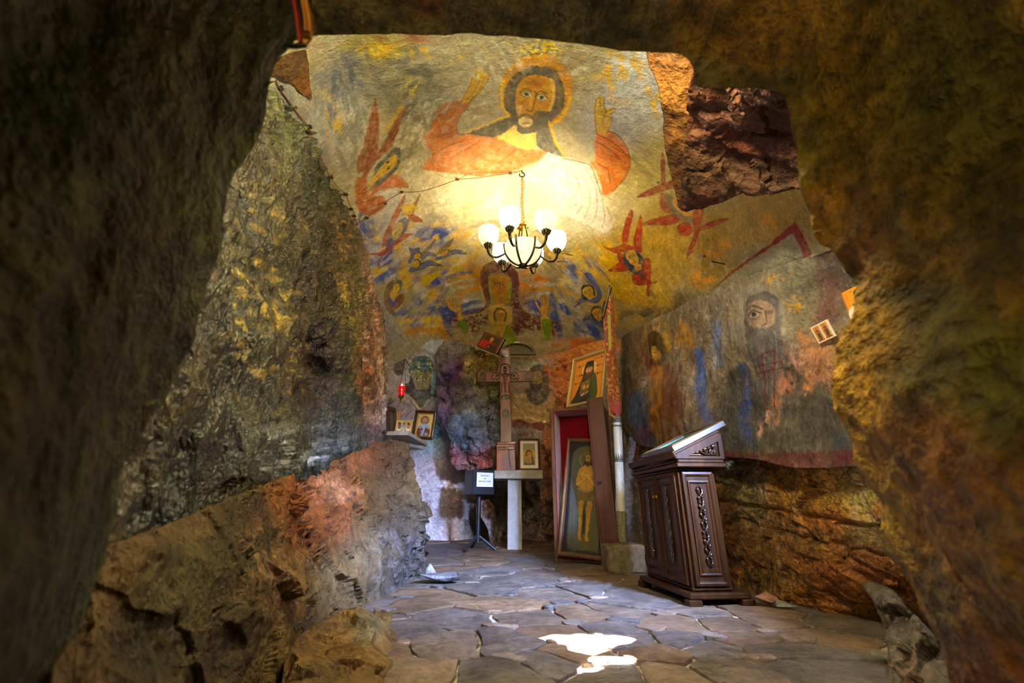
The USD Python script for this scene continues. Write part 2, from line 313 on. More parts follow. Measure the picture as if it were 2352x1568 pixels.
def wood(name, c1, c2, rough=.35, axis=(1, 1, .06), sc=26., coat=.3, bump=.0015, spec=.5):
    N = {'t': ('texture_coordinate', {}), 'm': ('mapping', {'scale': axis}), 'n': ('noise_texture', {'scale': sc, 'detail': 6.0, 'roughness': .6, 'distortion': .6}),
         'r': ('rgb_ramp', {'ramp': [(.3, tuple(lin(c1))), (.5, tuple((lin(c1) + lin(c2)) / 2)), (.7, tuple(lin(c2)))]}), 'b': ('bump', {'strength': 1.0, 'distance': bump}),
         'p': ('principled_bsdf', {'roughness': rough, 'coat_weight': coat, 'coat_roughness': .2, 'specular_ior_level': spec})}
    return usdkit.material(stage, LK + name, N, [('t.object', 'm.vector'), ('m.vector', 'n.vector'), ('n.fac', 'r.fac'), ('r.color', 'p.base_color'), ('n.fac', 'b.height'), ('b.normal', 'p.normal')], surface='p.BSDF')
def glow(name, c, s):
    return usdkit.material(stage, LK + name, {'e': ('emission', {'color': tuple(c), 'strength': s})}, [], surface='e.emission')
PLASTER = rock_mat('fresco_plaster', rough=.8, spec=.25, lo=.8, hi=1.15, s1=7., s2=34., b1=.04, b2=.012, fl=.4, fleck=(.10, .08, .05), lo2=.84, hi2=1.14)
WALLPAINT = rock_mat('painted_rock', rough=.5, spec=.5, lo=.55, hi=1.4, s1=7., s2=30., b1=.035, b2=.010, fl=.4, stretch=(1, 1, .9), lo2=.75, hi2=1.25)
ROCK = rock_mat('rough_rock', rough=.7, spec=.4, lo=.45, hi=1.55, s1=5., s2=26., b1=.08, b2=.018, fl=.5)
DARKROCK = rock_mat('eroded_rock', rough=.5, spec=.6, lo=.3, hi=1.7, s1=6., s2=24., b1=.07, b2=.018, fl=.6, stretch=(1, 1, .8), lo2=.5, hi2=1.5)
ORANGEROCK = rock_mat('orange_rock', rough=.75, spec=.3, lo=.6, hi=1.4, s1=6., s2=26., b1=.07, b2=.02, fl=.5, pits=.012)
NEARROCK = rock_mat('doorway_rock', rough=.7, spec=.4, lo=.3, hi=1.8, s1=10., s2=26., b1=.06, b2=.02, fl=.7, lo2=.4, hi2=1.7)
FLAG = rock_mat('flagstone', rough=.6, spec=.4, lo=.55, hi=1.4, s1=4., s2=22., b1=.05, b2=.012, fl=.5, lo2=.65, hi2=1.35)
MORTAR = rock_mat('mortar', rough=.9, spec=.2, lo=.7, hi=1.3, s1=9., s2=50., b1=.05, b2=.02, fl=.2)
ICON = usdkit.material(stage, LK + 'icon_paint', {'a': ('attribute', {'attribute': 'col'}), 'p': ('principled_bsdf', {'roughness': .45, 'specular_ior_level': .4})}, [('a.color', 'p.base_color')], surface='p.BSDF')
CLOTH = usdkit.material(stage, LK + 'brocade', {'a': ('attribute', {'attribute': 'col'}), 'g': ('texture_coordinate', {}), 'w': ('noise_texture', {'scale': 260.0, 'detail': 2.0}), 'b': ('bump', {'strength': .6, 'distance': .002}),
    'p': ('principled_bsdf', {'roughness': .65, 'sheen_weight': .25})}, [('a.color', 'p.base_color'), ('g.object', 'w.vector'), ('w.fac', 'b.height'), ('b.normal', 'p.normal')], surface='p.BSDF')
WALNUT = wood('walnut', (30, 15, 3), (66, 36, 9), rough=.42, coat=.0, spec=.2)
CARVED = wood('carved_walnut', (30, 17, 8), (54, 32, 14), rough=.18, coat=.8)
CHERRY = wood('cherry', (88, 40, 28), (134, 68, 48), rough=.42)
ORANGEWOOD = wood('orange_wood', (128, 54, 12), (168, 82, 24), rough=.5)
REDWOOD = wood('red_brown_board', (66, 26, 12), (92, 38, 18), rough=.4)
OAK = wood('oak', (78, 48, 22), (120, 80, 42), rough=.5)
DARKWOOD = wood('dark_frame_wood', (44, 28, 16), (76, 46, 24), rough=.35)
GOLD = plain('gilt', (200, 156, 70), .45, .6)
BRASS = plain('brass', (226, 180, 70), .18, 1.0)
BRONZE = plain('dark_bronze', (74, 66, 38), .32, .85)
SILVER = plain('silver_frame', (196, 200, 196), .22, 1.0)
BLACK = plain('black_metal', (22, 24, 30), .4, 0.0, .5)
PAPER = plain('paper', (235, 236, 240), .7)
INK = plain('ink', (40, 36, 80), .6)
SLAB = plain('grey_slab', (168, 160, 140), .7, 0, .3, .25, 9., .004)
CONCRETE = plain('concrete', (186, 186, 182), .75, 0, .3, .12, 14., .002)
VELVET = plain('red_velvet', (126, 4, 22), .9, 0, .1, sheen_weight=.5)
PALEGOLD = plain('pale_gilt', (190, 170, 120), .5, .3)
BLOCK = plain('brown_block', (118, 104, 78), .85, 0, .2, .4, 22., .012)
WHITEMAT = plain('white_mat', (236, 230, 216), .8)
TEAL = plain('teal_panel', (70, 120, 112), .3, 0, .5)
WAX = plain('beeswax', (220, 160, 50), .5, subsurface_weight=.2)
REDCABLE = plain('red_cable', (140, 24, 18), .4)
AMBERCABLE = plain('amber_cable', (190, 130, 60), .3)
COPPER = plain('copper_wire', (150, 84, 44), .45, .3)
CLIP = plain('dark_clip', (58, 50, 40), .5)
IRON = plain('iron', (44, 40, 36), .5, .6)
REDGLASS = usdkit.material(stage, LK + 'red_glass', {'p': ('principled_bsdf', {'base_color': (.75, .0, .01), 'roughness': .15, 'emission_color': (1., .01, .01), 'emission_strength': .35, 'coat_weight': 1.0})}, [], surface='p.BSDF')
FLAME = glow('flame', (1, .62, .3), 14.)
PANE = usdkit.material(stage, LK + 'pane', {'f': ('fresnel', {'IOR': 1.5}), 't': ('transparent_bsdf', {}), 'g': ('glossy_bsdf', {'roughness': .03, 'color': (1, 1, 1)}), 'm': ('mix_closure', {})},
    [('f.fac', 'm.fac'), ('t.BSDF', 'm.closure1'), ('g.BSDF', 'm.closure2')], surface='m.closure')
def shade_mat(name, s):
    return usdkit.material(stage, LK + name, {'g': ('texture_coordinate', {}), 'n': ('noise_texture', {'scale': 9.0, 'detail': 4.0}), 'r': ('rgb_ramp', {'ramp': [(.35, (1., .76, .42)), (.6, (1., .9, .66))]}),
        'p': ('principled_bsdf', {'base_color': (.8, .72, .55), 'roughness': .25, 'emission_strength': s})}, [('g.object', 'n.vector'), ('n.fac', 'r.fac'), ('r.color', 'p.emission_color')], surface='p.BSDF')
GLASS_LIT, GLASS_DIM, GLASS_BOWL = shade_mat('lit_shade', SHADE), shade_mat('dim_shade', .9), shade_mat('alabaster_bowl', .72)
# ---------------------------------------------------------------- colours of the rocks and the wall paintings
VAULT_TONES = [(860, 100, (60, 26), (165, 154, 66)), (700, 150, (40, 60), (165, 151, 110)), (760, 250, (60, 90), (140, 140, 134)), (690, 330, (40, 90), (132, 129, 123)), (940, 230, (60, 60), (136, 132, 105)), (900, 330, (60, 60), (193, 182, 132)),
    (1000, 470, (150, 60), (215, 202, 154)), (1150, 440, (140, 50), (235, 224, 178)), (1300, 470, (120, 60), (226, 220, 193)), (1450, 400, (60, 90), (204, 189, 105)), (1480, 200, (60, 60), (204, 209, 211)), (1480, 130, 40, (226, 233, 237)), (1420, 280, (60, 60), (187, 189, 193)),
    (1500, 560, (80, 80), (184, 149, 33)), (1440, 640, (60, 60), (204, 171, 39)), (1600, 560, (80, 60), (165, 134, 44)), (1700, 540, (70, 60), (171, 149, 77)), (1640, 630, (60, 30), (154, 132, 61)), (1540, 700, (60, 26), (114, 101, 68)), (1800, 480, (70, 60), (154, 129, 57)),
    (1050, 690, (120, 60), (165, 151, 92)), (960, 640, (70, 60), (154, 145, 105)), (880, 740, (30, 50), (132, 138, 145)), (1320, 690, (70, 60), (165, 156, 114)), (1330, 590, (70, 40), (176, 160, 81)), (1200, 560, (120, 40), (209, 193, 132)), (900, 520, (50, 60), (176, 176, 165)), (850, 560, (20, 60), (165, 176, 198)),
    (640, 230, (20, 40), (127, 129, 132)), (1740, 590, (60, 30), (154, 149, 136))]
WALL_TONES = [(1445, 1080, (36, 200), (70, 60, 50)), (960, 1100, (60, 120), (219, 201, 203)), (920, 1200, 50, (228, 208, 201)), (1000, 1180, (40, 60), (214, 201, 208)), (920, 900, (40, 80), (168, 168, 190)), (1000, 860, (30, 60), (176, 201, 235)), (900, 800, (60, 30), (150, 139, 134)), (985, 1010, (30, 30), (147, 214, 214)), (1105, 830, (34, 34), (176, 140, 37)),  # first tone paints in the shade of the gap beside the pole
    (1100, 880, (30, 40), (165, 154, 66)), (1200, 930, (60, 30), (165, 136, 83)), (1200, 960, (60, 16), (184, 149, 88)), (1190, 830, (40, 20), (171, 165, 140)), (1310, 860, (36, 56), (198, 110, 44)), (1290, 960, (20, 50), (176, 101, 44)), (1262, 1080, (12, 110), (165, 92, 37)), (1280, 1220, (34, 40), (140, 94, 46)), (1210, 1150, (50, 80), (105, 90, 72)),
    (1110, 1170, (40, 70), (81, 68, 55)), (1240, 800, (120, 12), (193, 123, 37)), (1360, 790, (50, 26), (198, 121, 44)), (1240, 1200, 24, (129, 116, 110)), (1036, 1180, (16, 60), (161, 112, 58)), (1140, 1240, 20, (132, 121, 121))]  # warm upright streak paints in the cast shadow of the donation box
RIGHT_TONES = [(1480, 800, (30, 40), (118, 97, 73)), (1600, 780, (40, 60), (125, 114, 101)), (1680, 720, (60, 40), (137, 130, 124)), (1840, 610, (60, 24), (131, 127, 113)), (1600, 900, (40, 70), (132, 120, 115)), (1480, 980, (30, 40), (70, 78, 108)), (1620, 980, (40, 40), (104, 98, 108)), (1850, 680, (34, 50), (112, 106, 84)),
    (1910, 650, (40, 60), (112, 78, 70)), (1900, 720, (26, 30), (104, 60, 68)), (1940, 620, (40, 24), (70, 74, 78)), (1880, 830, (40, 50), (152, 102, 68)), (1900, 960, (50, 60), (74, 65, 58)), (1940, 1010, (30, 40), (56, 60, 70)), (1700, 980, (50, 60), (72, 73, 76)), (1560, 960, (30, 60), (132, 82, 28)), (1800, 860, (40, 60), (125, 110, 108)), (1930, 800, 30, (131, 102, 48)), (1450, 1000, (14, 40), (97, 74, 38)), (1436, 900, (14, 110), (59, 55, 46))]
LOW_TONES = [(1700, 1090, (40, 30), (129, 119, 87)), (1720, 1140, (40, 40), (134, 122, 83)), (1850, 1130, (80, 40), (152, 110, 34)), (1960, 1120, (40, 50), (134, 122, 60)), (1880, 1180, (60, 20), (159, 99, 27)), (1800, 1250, (120, 30), (112, 77, 27)), (1900, 1330, (120, 50), (123, 71, 20)), (1980, 1220, (40, 30), (132, 114, 69)), (2000, 1380, (60, 30), (129, 82, 20)), (1780, 1340, (60, 40), (84, 67, 28)), (1500, 1060, (40, 30), (123, 77, 34))]
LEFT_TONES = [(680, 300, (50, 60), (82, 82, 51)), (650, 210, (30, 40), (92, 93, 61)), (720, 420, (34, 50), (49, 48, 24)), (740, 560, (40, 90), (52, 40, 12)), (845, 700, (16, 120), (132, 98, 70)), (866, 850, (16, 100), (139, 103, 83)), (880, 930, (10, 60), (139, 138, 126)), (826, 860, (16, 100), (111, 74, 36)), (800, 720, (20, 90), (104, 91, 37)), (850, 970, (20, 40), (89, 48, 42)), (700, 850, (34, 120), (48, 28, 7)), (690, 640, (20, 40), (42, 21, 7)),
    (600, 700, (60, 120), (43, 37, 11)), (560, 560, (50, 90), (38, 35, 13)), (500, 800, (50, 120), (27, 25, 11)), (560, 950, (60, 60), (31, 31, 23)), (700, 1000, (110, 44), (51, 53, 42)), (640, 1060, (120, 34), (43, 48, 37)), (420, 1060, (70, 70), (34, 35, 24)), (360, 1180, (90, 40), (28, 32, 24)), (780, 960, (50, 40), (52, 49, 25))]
LOWL_TONES = [(720, 1140, (80, 50), (141, 81, 35)), (760, 1125, (30, 24), (137, 105, 77)), (650, 1160, (40, 40), (130, 77, 32)), (740, 1230, (70, 40), (132, 74, 32)), (820, 1060, (60, 30), (125, 72, 36)), (900, 1060, (40, 40), (73, 49, 26)), (900, 1180, (40, 50), (73, 57, 36)), (870, 1150, 24, (79, 56, 24)), (760, 1320, (80, 60), (116, 98, 68)), (830, 1260, (60, 50), (103, 89, 66)), (915, 1260, (40, 70), (57, 55, 54)), (880, 1340, (40, 30), (57, 57, 54)), (660, 1330, (40, 80), (109, 81, 44)), (540, 1250, (50, 80), (53, 44, 18)), (560, 1200, (20, 50), (51, 30, 15)),
    (420, 1350, (90, 80), (56, 51, 20)), (500, 1480, (70, 80), (51, 39, 16)), (350, 1500, (90, 80), (38, 33, 13)), (620, 1460, (30, 60), (78, 61, 22)), (700, 1440, (60, 14), (54, 45, 34))]
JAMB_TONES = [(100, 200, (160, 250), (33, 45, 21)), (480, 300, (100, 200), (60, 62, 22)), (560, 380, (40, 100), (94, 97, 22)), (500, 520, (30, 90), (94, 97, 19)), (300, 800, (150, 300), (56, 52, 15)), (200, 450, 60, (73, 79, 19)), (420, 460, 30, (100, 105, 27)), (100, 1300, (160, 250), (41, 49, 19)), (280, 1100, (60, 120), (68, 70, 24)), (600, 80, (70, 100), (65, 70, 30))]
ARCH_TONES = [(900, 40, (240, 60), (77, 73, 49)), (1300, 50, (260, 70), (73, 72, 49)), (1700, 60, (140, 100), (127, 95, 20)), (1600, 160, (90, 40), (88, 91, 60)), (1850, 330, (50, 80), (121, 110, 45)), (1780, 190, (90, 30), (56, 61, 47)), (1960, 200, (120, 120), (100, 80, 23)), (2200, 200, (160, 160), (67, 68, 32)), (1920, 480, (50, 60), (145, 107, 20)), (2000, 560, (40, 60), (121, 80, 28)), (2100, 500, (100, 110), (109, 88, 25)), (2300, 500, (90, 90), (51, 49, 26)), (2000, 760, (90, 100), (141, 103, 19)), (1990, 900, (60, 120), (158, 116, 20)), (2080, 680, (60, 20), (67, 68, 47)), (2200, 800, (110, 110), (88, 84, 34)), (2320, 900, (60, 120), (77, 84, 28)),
    (2020, 1100, (50, 60), (141, 109, 20)), (2200, 1080, (140, 120), (104, 65, 20)), (2060, 1200, (30, 80), (148, 123, 32)), (2200, 1330, (140, 120), (103, 73, 19)), (2250, 1520, (120, 80), (104, 61, 20)), (2160, 1420, (24, 100), (80, 79, 56)), (980, 10, 26, (121, 52, 28))]
SLAB_TONES = [(1015, 810, (14, 30), (132, 116, 112)), (1050, 806, (30, 20), (134, 129, 125)), (1100, 830, (30, 30), (168, 143, 56)), (1120, 880, (24, 40), (156, 150, 78)), (1030, 860, (10, 40), (107, 78, 134)), (1050, 850, (10, 30), (116, 44, 89)), (1060, 890, (24, 16), (67, 49, 58)), (1020, 930, (14, 50), (125, 107, 156)), (1075, 930, (40, 30), (118, 112, 116)), (1075, 965, (30, 14), (125, 156, 192)), (1060, 1000, (40, 30), (116, 132, 156)), (1110, 980, (24, 50), (120, 125, 134)), (1040, 1050, (16, 24), (168, 94, 94)), (1075, 1060, (20, 20), (156, 112, 107)), (1105, 1050, (26, 24), (201, 94, 67)), (1130, 1060, 14, (168, 134, 123)), (1014, 990, (12, 30), (105, 67, 123))]

def wthr(p, amt=.2, seed=77):
    """age: rubbed-off flecks, hairline scratches and grime of their own shapes"""
    a = n2(p.u, p.v, 3.2, seed, 3); b = n2((p.u + p.v * .5) / 4.0, p.v, 2.6, seed + 5, 2); e = n2((p.u * .8 - p.v * .6) / 7.0, p.u * .6 + p.v * .8, 2.2, seed + 21, 2) * (n2(p.u, p.v, 60, seed + 23, 2) > .5) + n2((p.u * .5 + p.v * .87) / 7.0, -p.u * .87 + p.v * .5, 2.2, seed + 22, 2) * (n2(p.u, p.v, 60, seed + 23, 2) <= .5)
    f = 1 + amt * (1.8 * (a - .5) + 1.4 * (b - .5) + 3.0 * (e - .5))
    p.C *= np.clip(f, .5, 1.5)[:, None]; m = np.clip((n2(p.u, p.v, 5.0, seed + 9, 4) - .63) / .06, 0, 1) * 1.6 * amt
    p.C = p.C * (1 + m[:, None] * .9) + m[:, None] * .03; m = np.clip((n2(p.u, p.v, 4.0, seed + 12, 4) - .65) / .05, 0, 1) * 1.6 * amt
    p.C = p.C * (1 - m[:, None]); return p
def K(x0, y0, k): return lambda pts: [(x0 + x / k, y0 + y / k) for x, y in pts]
INKC = (62, 54, 38)
def paint_vault(u, v, c):
    p = Paint(u, v, c, 1); W = p.wash
    # weathered plaster: streaks and dabs
    for q in [((236, 232, 205), 1130, 480, 260, 90, .55, 20, .47, .62, 1, -20, 2.4), ((120, 112, 84), 1050, 510, 160, 50, .45, 16, .52, .66, 2, -12, 3.0), ((112, 108, 92), 960, 220, 70, 70, .55, 12, .48, .62, 3, -35, 3.0), ((232, 226, 196), 960, 330, 60, 110, .7, 13, .5, .6, 4, -60, 2.0),
              ((96, 106, 128), 790, 200, 80, 130, .75, 15, .47, .56, 5, 80, 2.5), ((206, 172, 40), 740, 300, 50, 120, .6, 14, .52, .6, 141, 80, 2.5), ((206, 200, 176), 800, 300, 80, 120, .55, 11, .5, .58, 142, 78, 3), ((92, 94, 96), 930, 160, 120, 60, .55, 12, .5, .58, 143, -20, 3), ((222, 216, 196), 1080, 250, 60, 60, .5, 10, .5, .58, 144, -30, 2.5), ((216, 186, 60), 1000, 120, 120, 30, .6, 10, .54, .6, 145, 60, 2), ((80, 100, 170), 835, 520, 26, 70, .85, 10, .46, .54, 146, 80, 2), ((110, 104, 84), 930, 330, 40, 90, .6, 9, .5, .58, 147, -60, 3), ((112, 116, 126), 1460, 330, 60, 50, .5, 12, .52, .6, 148, 40, 2.5), ((150, 128, 60), 1180, 520, 160, 40, .5, 10, .52, .6, 149, -10, 4), ((216, 176, 34), 870, 110, 70, 20, .9, 14, .5, .58, 6, 0, 1.6), ((216, 176, 34), 980, 105, 40, 24, .8, 12, .5, .58, 7, 0, 1.4), ((212, 172, 40), 765, 290, 24, 60, .7, 16, .5, .6, 8, 80, 2.0), ((236, 190, 20), 1430, 170, 70, 70, .9, 15, .5, .57, 9, 50, 2.0), ((236, 190, 20), 1500, 230, 30, 50, .9, 12, .5, .57, 10, 80, 2.0),
              ((214, 218, 222), 1440, 250, 70, 90, .6, 22, .5, .62, 11, 30, 2), ((150, 152, 160), 1420, 300, 70, 70, .5, 18, .52, .62, 12, 20, 2), ((120, 108, 60), 1470, 380, 60, 90, .4, 10, .5, .65, 13, 45, 4), ((228, 214, 150), 1400, 420, 60, 80, .5, 14, .5, .62, 14, 45, 2), ((214, 166, 8), 1470, 600, 90, 100, .85, 22, .46, .6, 15, 60, 2), ((236, 196, 10), 1480, 690, 70, 50, .85, 18, .45, .56, 16, -50, 2), ((150, 122, 20), 1540, 560, 60, 90, .6, 18, .48, .6, 17, 70, 2),
              ((214, 150, 10), 1640, 570, 60, 24, .9, 16, .48, .54, 18, -35, 2), ((214, 150, 10), 1615, 640, 34, 26, .95, 14, .42, .5, 19, -30, 1.5), ((214, 150, 10), 1765, 520, 30, 34, .8, 14, .45, .55, 20, 80, 1.5), ((206, 200, 180), 1640, 610, 60, 40, .5, 12, .52, .62, 21, 70, 2), ((178, 160, 110), 1720, 520, 60, 80, .5, 14, .5, .62, 22, 75, 3), ((86, 80, 60), 1500, 730, 100, 26, .75, 18, .4, .56, 23, -28, 2.5),
              ((140, 112, 60), 1620, 560, 40, 30, .5, 10, .5, .6, 24), ((70, 78, 84), 1580, 585, 40, 14, .6, 8, .52, .6, 25, -20, 2), ((150, 78, 48), 930, 84, 90, 16, .7, 20, .4, .55, 26, 0, 3)]: W(*q)
    p.fill([(1640, 664), (1720, 606), (1790, 556), (1826, 532), (1836, 560), (1846, 594), (1760, 625)], (150, 148, 136), .85, 3, 3)
    k = K(1400, 500, 2.613)
    p.fill(k([(600, 440), (720, 350), (830, 270), (960, 185), (1105, 90), (1135, 160), (1165, 248), (1215, 220), (1165, 90), (1122, 15), (960, 160), (830, 252), (700, 350)]), (128, 34, 44), .95, 1.2, 2.0, .2, False)
    for i in range(9): p.line([(1700 + i * 7, 480 + (i % 3) * 14), (1692 + i * 6, 560 + (i % 4) * 10)], 1.2, (120, 104, 66), .5)
    # half-dome sky: blue and yellow swirls
    for a, b, rx, ry, s in [(960, 560, 120, 60, 1), (1000, 620, 140, 50, 2), (950, 690, 70, 60, 3), (1000, 740, 90, 30, 4), (1330, 640, 70, 60, 5), (1420, 700, 90, 60, 6), (1400, 590, 60, 60, 7), (1060, 560, 80, 40, 8), (870, 600, 30, 60, 9), (1300, 570, 60, 40, 10)]:
        W((222, 176, 8), a, b, rx, ry, .95, 17, .48, .58, 40 + s, -30 if a < 1180 else 45, 2.2)
    for a, b, rx, ry, s in [(850, 560, 26, 70, 1), (880, 610, 40, 70, 2), (1010, 640, 70, 30, 3), (1030, 690, 60, 50, 4), (930, 740, 40, 40, 5), (1330, 640, 60, 60, 6), (1300, 720, 60, 60, 7), (1420, 740, 50, 50, 8), (1360, 760, 60, 30, 9), (1000, 540, 60, 30, 10), (900, 560, 40, 60, 11), (1240, 700, 40, 30, 12), (1050, 720, 50, 40, 13), (985, 700, 40, 40, 14)]:
        W((52, 82, 168), a, b, rx, ry, .95, 15, .5, .6, 60 + s, -30 if a < 1180 else 50, 2.4)
    for a, b, rx, ry, s in [(900, 600, 60, 90, 1), (980, 660, 60, 50, 2), (1330, 690, 60, 60, 3), (1030, 600, 70, 40, 4), (930, 530, 90, 60, 5), (1280, 650, 60, 70, 6), (970, 740, 60, 30, 7), (1340, 770, 60, 30, 8)]:
        W((204, 200, 180), a, b, rx, ry, .65, 13, .52, .62, 80 + s, -40 if a < 1180 else 40, 2.4)
    W((80, 84, 70), 1290, 600, 80, 60, .4, 10, .52, .62, 95, 45, 3)
    k = K(870, 540, 5.6)
    for a, b, cc in [((190, 400), (60, 620), (70, 96, 170)), ((380, 180), (180, 380), (200, 198, 180)), ((300, 250), (100, 560), (176, 180, 178)), ((150, 450), (30, 560), (90, 110, 170))]: p.line(k([a, ((a[0] + b[0]) / 2 - 20, (a[1] + b[1]) / 2), b]), 9, cc, .7, 3, 3, .5)
    W((206, 128, 20), 870 + 1960 / 5.6, 540 + 560 / 5.6, 46, 52, .95, 18, .4, .5, 97, 0, 2.5); W((210, 146, 20), 870 + 1200 / 5.6, 540 + 600 / 5.6, 46, 60, .9, 15, .42, .52, 98, 0, 2.5)
    for i, (x0, y0, x1, y1, cc) in enumerate([(880, 560, 1200, 480, (96, 110, 140)), (880, 650, 1220, 570, (196, 198, 172)), (900, 620, 1230, 530, (200, 150, 20)), (960, 720, 1220, 660, (196, 190, 150)), (1020, 780, 1260, 700, (206, 140, 30)), (1080, 860, 1290, 830, (190, 196, 180)), (1100, 900, 1300, 860, (64, 84, 140)), (1090, 970, 1340, 900, (180, 190, 196)), (1090, 1000, 1330, 950, (60, 80, 140)), (1950, 520, 2230, 470, (150, 150, 100)), (1960, 640, 2250, 620, (200, 200, 170)), (1900, 680, 2240, 690, (206, 150, 10)), (1960, 560, 2200, 560, (204, 120, 20)), (1900, 800, 2200, 740, (190, 200, 190)), (1880, 880, 2060, 860, (60, 84, 150)), (1860, 960, 2040, 1000, (190, 196, 190))]):
        p.line(k([(x0, y0), ((x0 + x1) / 2, (y0 + y1) / 2 - 14), (x1, y1)]), 8, cc, .85, 2.4, 2.6, .5)
    p.fill(k([(800, 900), (930, 880), (960, 1000), (960, 1300), (880, 1260), (820, 1100)]), (52, 78, 146), .8, 3, 4, .5)
    p.fill(k([(2200, 740), (2280, 800), (2300, 1000), (2340, 1100), (2350, 1300), (2270, 1280), (2230, 1100), (2180, 1000)]), (58, 78, 140), .75, 3, 4, .5)
    p.line(k([(350, 1250), (560, 1200), (800, 1240), (860, 1310)]), 14, (190, 134, 20), .9, 3, 3); W((196, 90, 24), 1065, 786, 50, 12, .95, 14, .4, .5, 99); W((200, 96, 24), 1250, 797, 60, 12, .9, 14, .42, .52, 100, -10, 2); W((206, 120, 24), 1330, 790, 50, 20, .9, 14, .4, .52, 101, -20, 2)
    p.line([(882, 745), (910, 765), (936, 785)], 1, (60, 56, 46), .8)
    # great bearded figure on the vault
    k = K(930, 80, 3.267); cx, cy = 930 + 985 / 3.267, 80 + 420 / 3.267; rr = np.random.default_rng(3)
    for i in range(70):
        a = math.radians(i * 360 / 70 + rr.uniform(-2, 2)); 
        if 25 < math.degrees(a) % 360 < 150: continue
        r0, r1 = rr.uniform(82, 96), rr.uniform(130, 180); cc = [(150, 122, 60), (222, 214, 184), (186, 176, 140), (206, 170, 60)][i % 4]
        p.line([(cx + r0 * math.cos(a), cy + r0 * math.sin(a)), (cx + r1 * math.cos(a), cy + r1 * math.sin(a))], rr.uniform(4, 8), cc, .55, 2.6, 4.5, .9)
    p.ell(cx, cy - 2, 84, 88, (216, 150, 16), a=.95, soft=5, rag=4, tex=.35); p.ring(cx, cy, 80, 84, 7, (240, 196, 40), 10, 200, a=.9, soft=2, rag=3)
    robe = k([(150, 800), (200, 660), (240, 560), (330, 490), (490, 490), (430, 580), (385, 660), (400, 740), (480, 745), (690, 770), (820, 838), (940, 850), (1060, 882), (960, 970), (860, 1010), (700, 1060), (480, 1062), (300, 1030), (130, 1000), (200, 890)])
    p.fill(robe, (204, 122, 56), .95, 2, 4, .3); p.fill(k([(180, 720), (240, 560), (330, 490), (490, 490), (430, 580), (385, 660), (400, 745), (260, 790)]), (168, 104, 54), .8, 3, 3, .3)
    W((226, 150, 100), 1070, 350, 90, 40, .6, 12, .5, .6, 102, -20, 2); W((222, 140, 70), 990, 290, 30, 40, .5, 10, .5, .6, 103, -50, 2)
    for q in [[(200, 900), (330, 830), (470, 780)], [(260, 980), (420, 880), (560, 800)], [(400, 1010), (560, 900), (680, 820)], [(700, 960), (780, 890), (850, 840)], [(640, 900), (720, 850), (770, 830)], [(830, 960), (900, 900), (980, 880)], [(170, 800), (300, 740), (400, 690)], [(240, 600), (340, 540), (470, 505)], [(200, 700), (300, 660), (380, 640)]]: p.line(k(q), 2.6, (136, 66, 30), .7, 1.3, 1.2, .4, taper=.6)
    p.line(k([(320, 500), (400, 480), (490, 495), (440, 570), (390, 650), (398, 740), (480, 742), (600, 752), (690, 768), (830, 836)]), 2, (110, 66, 34), .8, 1, 1)
    p.fill(k([(800, 670), (690, 765), (760, 800), (850, 838), (960, 845), (985, 800), (985, 690), (920, 750)]), (226, 196, 92), 1, 2, 2, .3)
    hair = k([(738, 470), (760, 370), (830, 270), (930, 222), (1040, 230), (1130, 270), (1180, 360), (1200, 450), (1190, 540), (1120, 610), (1080, 660), (1100, 720), (1125, 790), (1160, 850), (1205, 915), (1090, 900), (1010, 845), (985, 800), (985, 700), (930, 745), (850, 720), (838, 660), (780, 700), (690, 762), (590, 762), (470, 738), (580, 690), (660, 650), (790, 590), (752, 540)])
    p.fill(hair, (92, 90, 78), 1, 1.6, 3, .25)
    p.fill(k([(830, 480), (845, 370), (920, 290), (1040, 300), (1108, 350), (1118, 470), (1085, 560), (1010, 640), (950, 660), (880, 640), (840, 570)]), (200, 146, 42), 1, 2, 1.5, .15)
    p.fill(k([(1090, 320), (1125, 360), (1128, 470), (1095, 560), (1075, 560), (1105, 470), (1100, 380)]), (226, 190, 96), .9, 1.5, 1); p.ell(*k([(985, 345)])[0], 20, 12, (168, 100, 34), a=.7, soft=4); p.ell(*k([(890, 500)])[0], 12, 9, (160, 100, 24), a=.6, soft=4); p.ell(*k([(860, 540)])[0], 8, 10, (226, 190, 130), a=.7, soft=3)
    p.fill(k([(850, 600), (880, 574), (960, 588), (985, 560), (1080, 566), (1100, 640), (1010, 720), (920, 748), (850, 724), (838, 664)]), (98, 92, 74), 1, 1.5, 2, .25); p.fill(k([(1090, 560), (1180, 540), (1120, 620), (1060, 690), (1000, 690), (1040, 610)]), (110, 104, 92), .8, 2, 2)
    p.ell(*k([(905, 640)])[0], 17, 14, (222, 198, 140), deg=20, soft=1.5); p.ell(*k([(910, 655)])[0], 11, 3, (100, 90, 70), deg=0, a=.8)
    L = lambda q, w=1.6, c=INKC, a=.95: p.line(k(q), w, c, a, .6, .5, .1)
    L([(860, 615), (890, 590), (920, 608), (960, 605)], 1.5)
    for ex, ey in ((915, 432), (1028, 458)):
        p.ell(*k([(ex, ey)])[0], 13, 7, (212, 200, 160), deg=12, soft=.8); p.ell(*k([(ex, ey - 2)])[0], 5.5, 5.5, (96, 92, 60)); p.ell(*k([(ex, ey - 2)])[0], 2.4, 2.4, (40, 36, 26), tex=0)
        L([(ex - 48, ey + 2), (ex - 20, ey - 24), (ex + 18, ey - 24), (ex + 44, ey + 4)], 2); L([(ex - 40, ey + 8), (ex, ey + 26), (ex + 36, ey + 12)], 1.4, (110, 94, 50)); L([(ex - 54, ey - 12), (ex - 14, ey - 46), (ex + 40, ey - 30)], 2.6, (84, 80, 50))
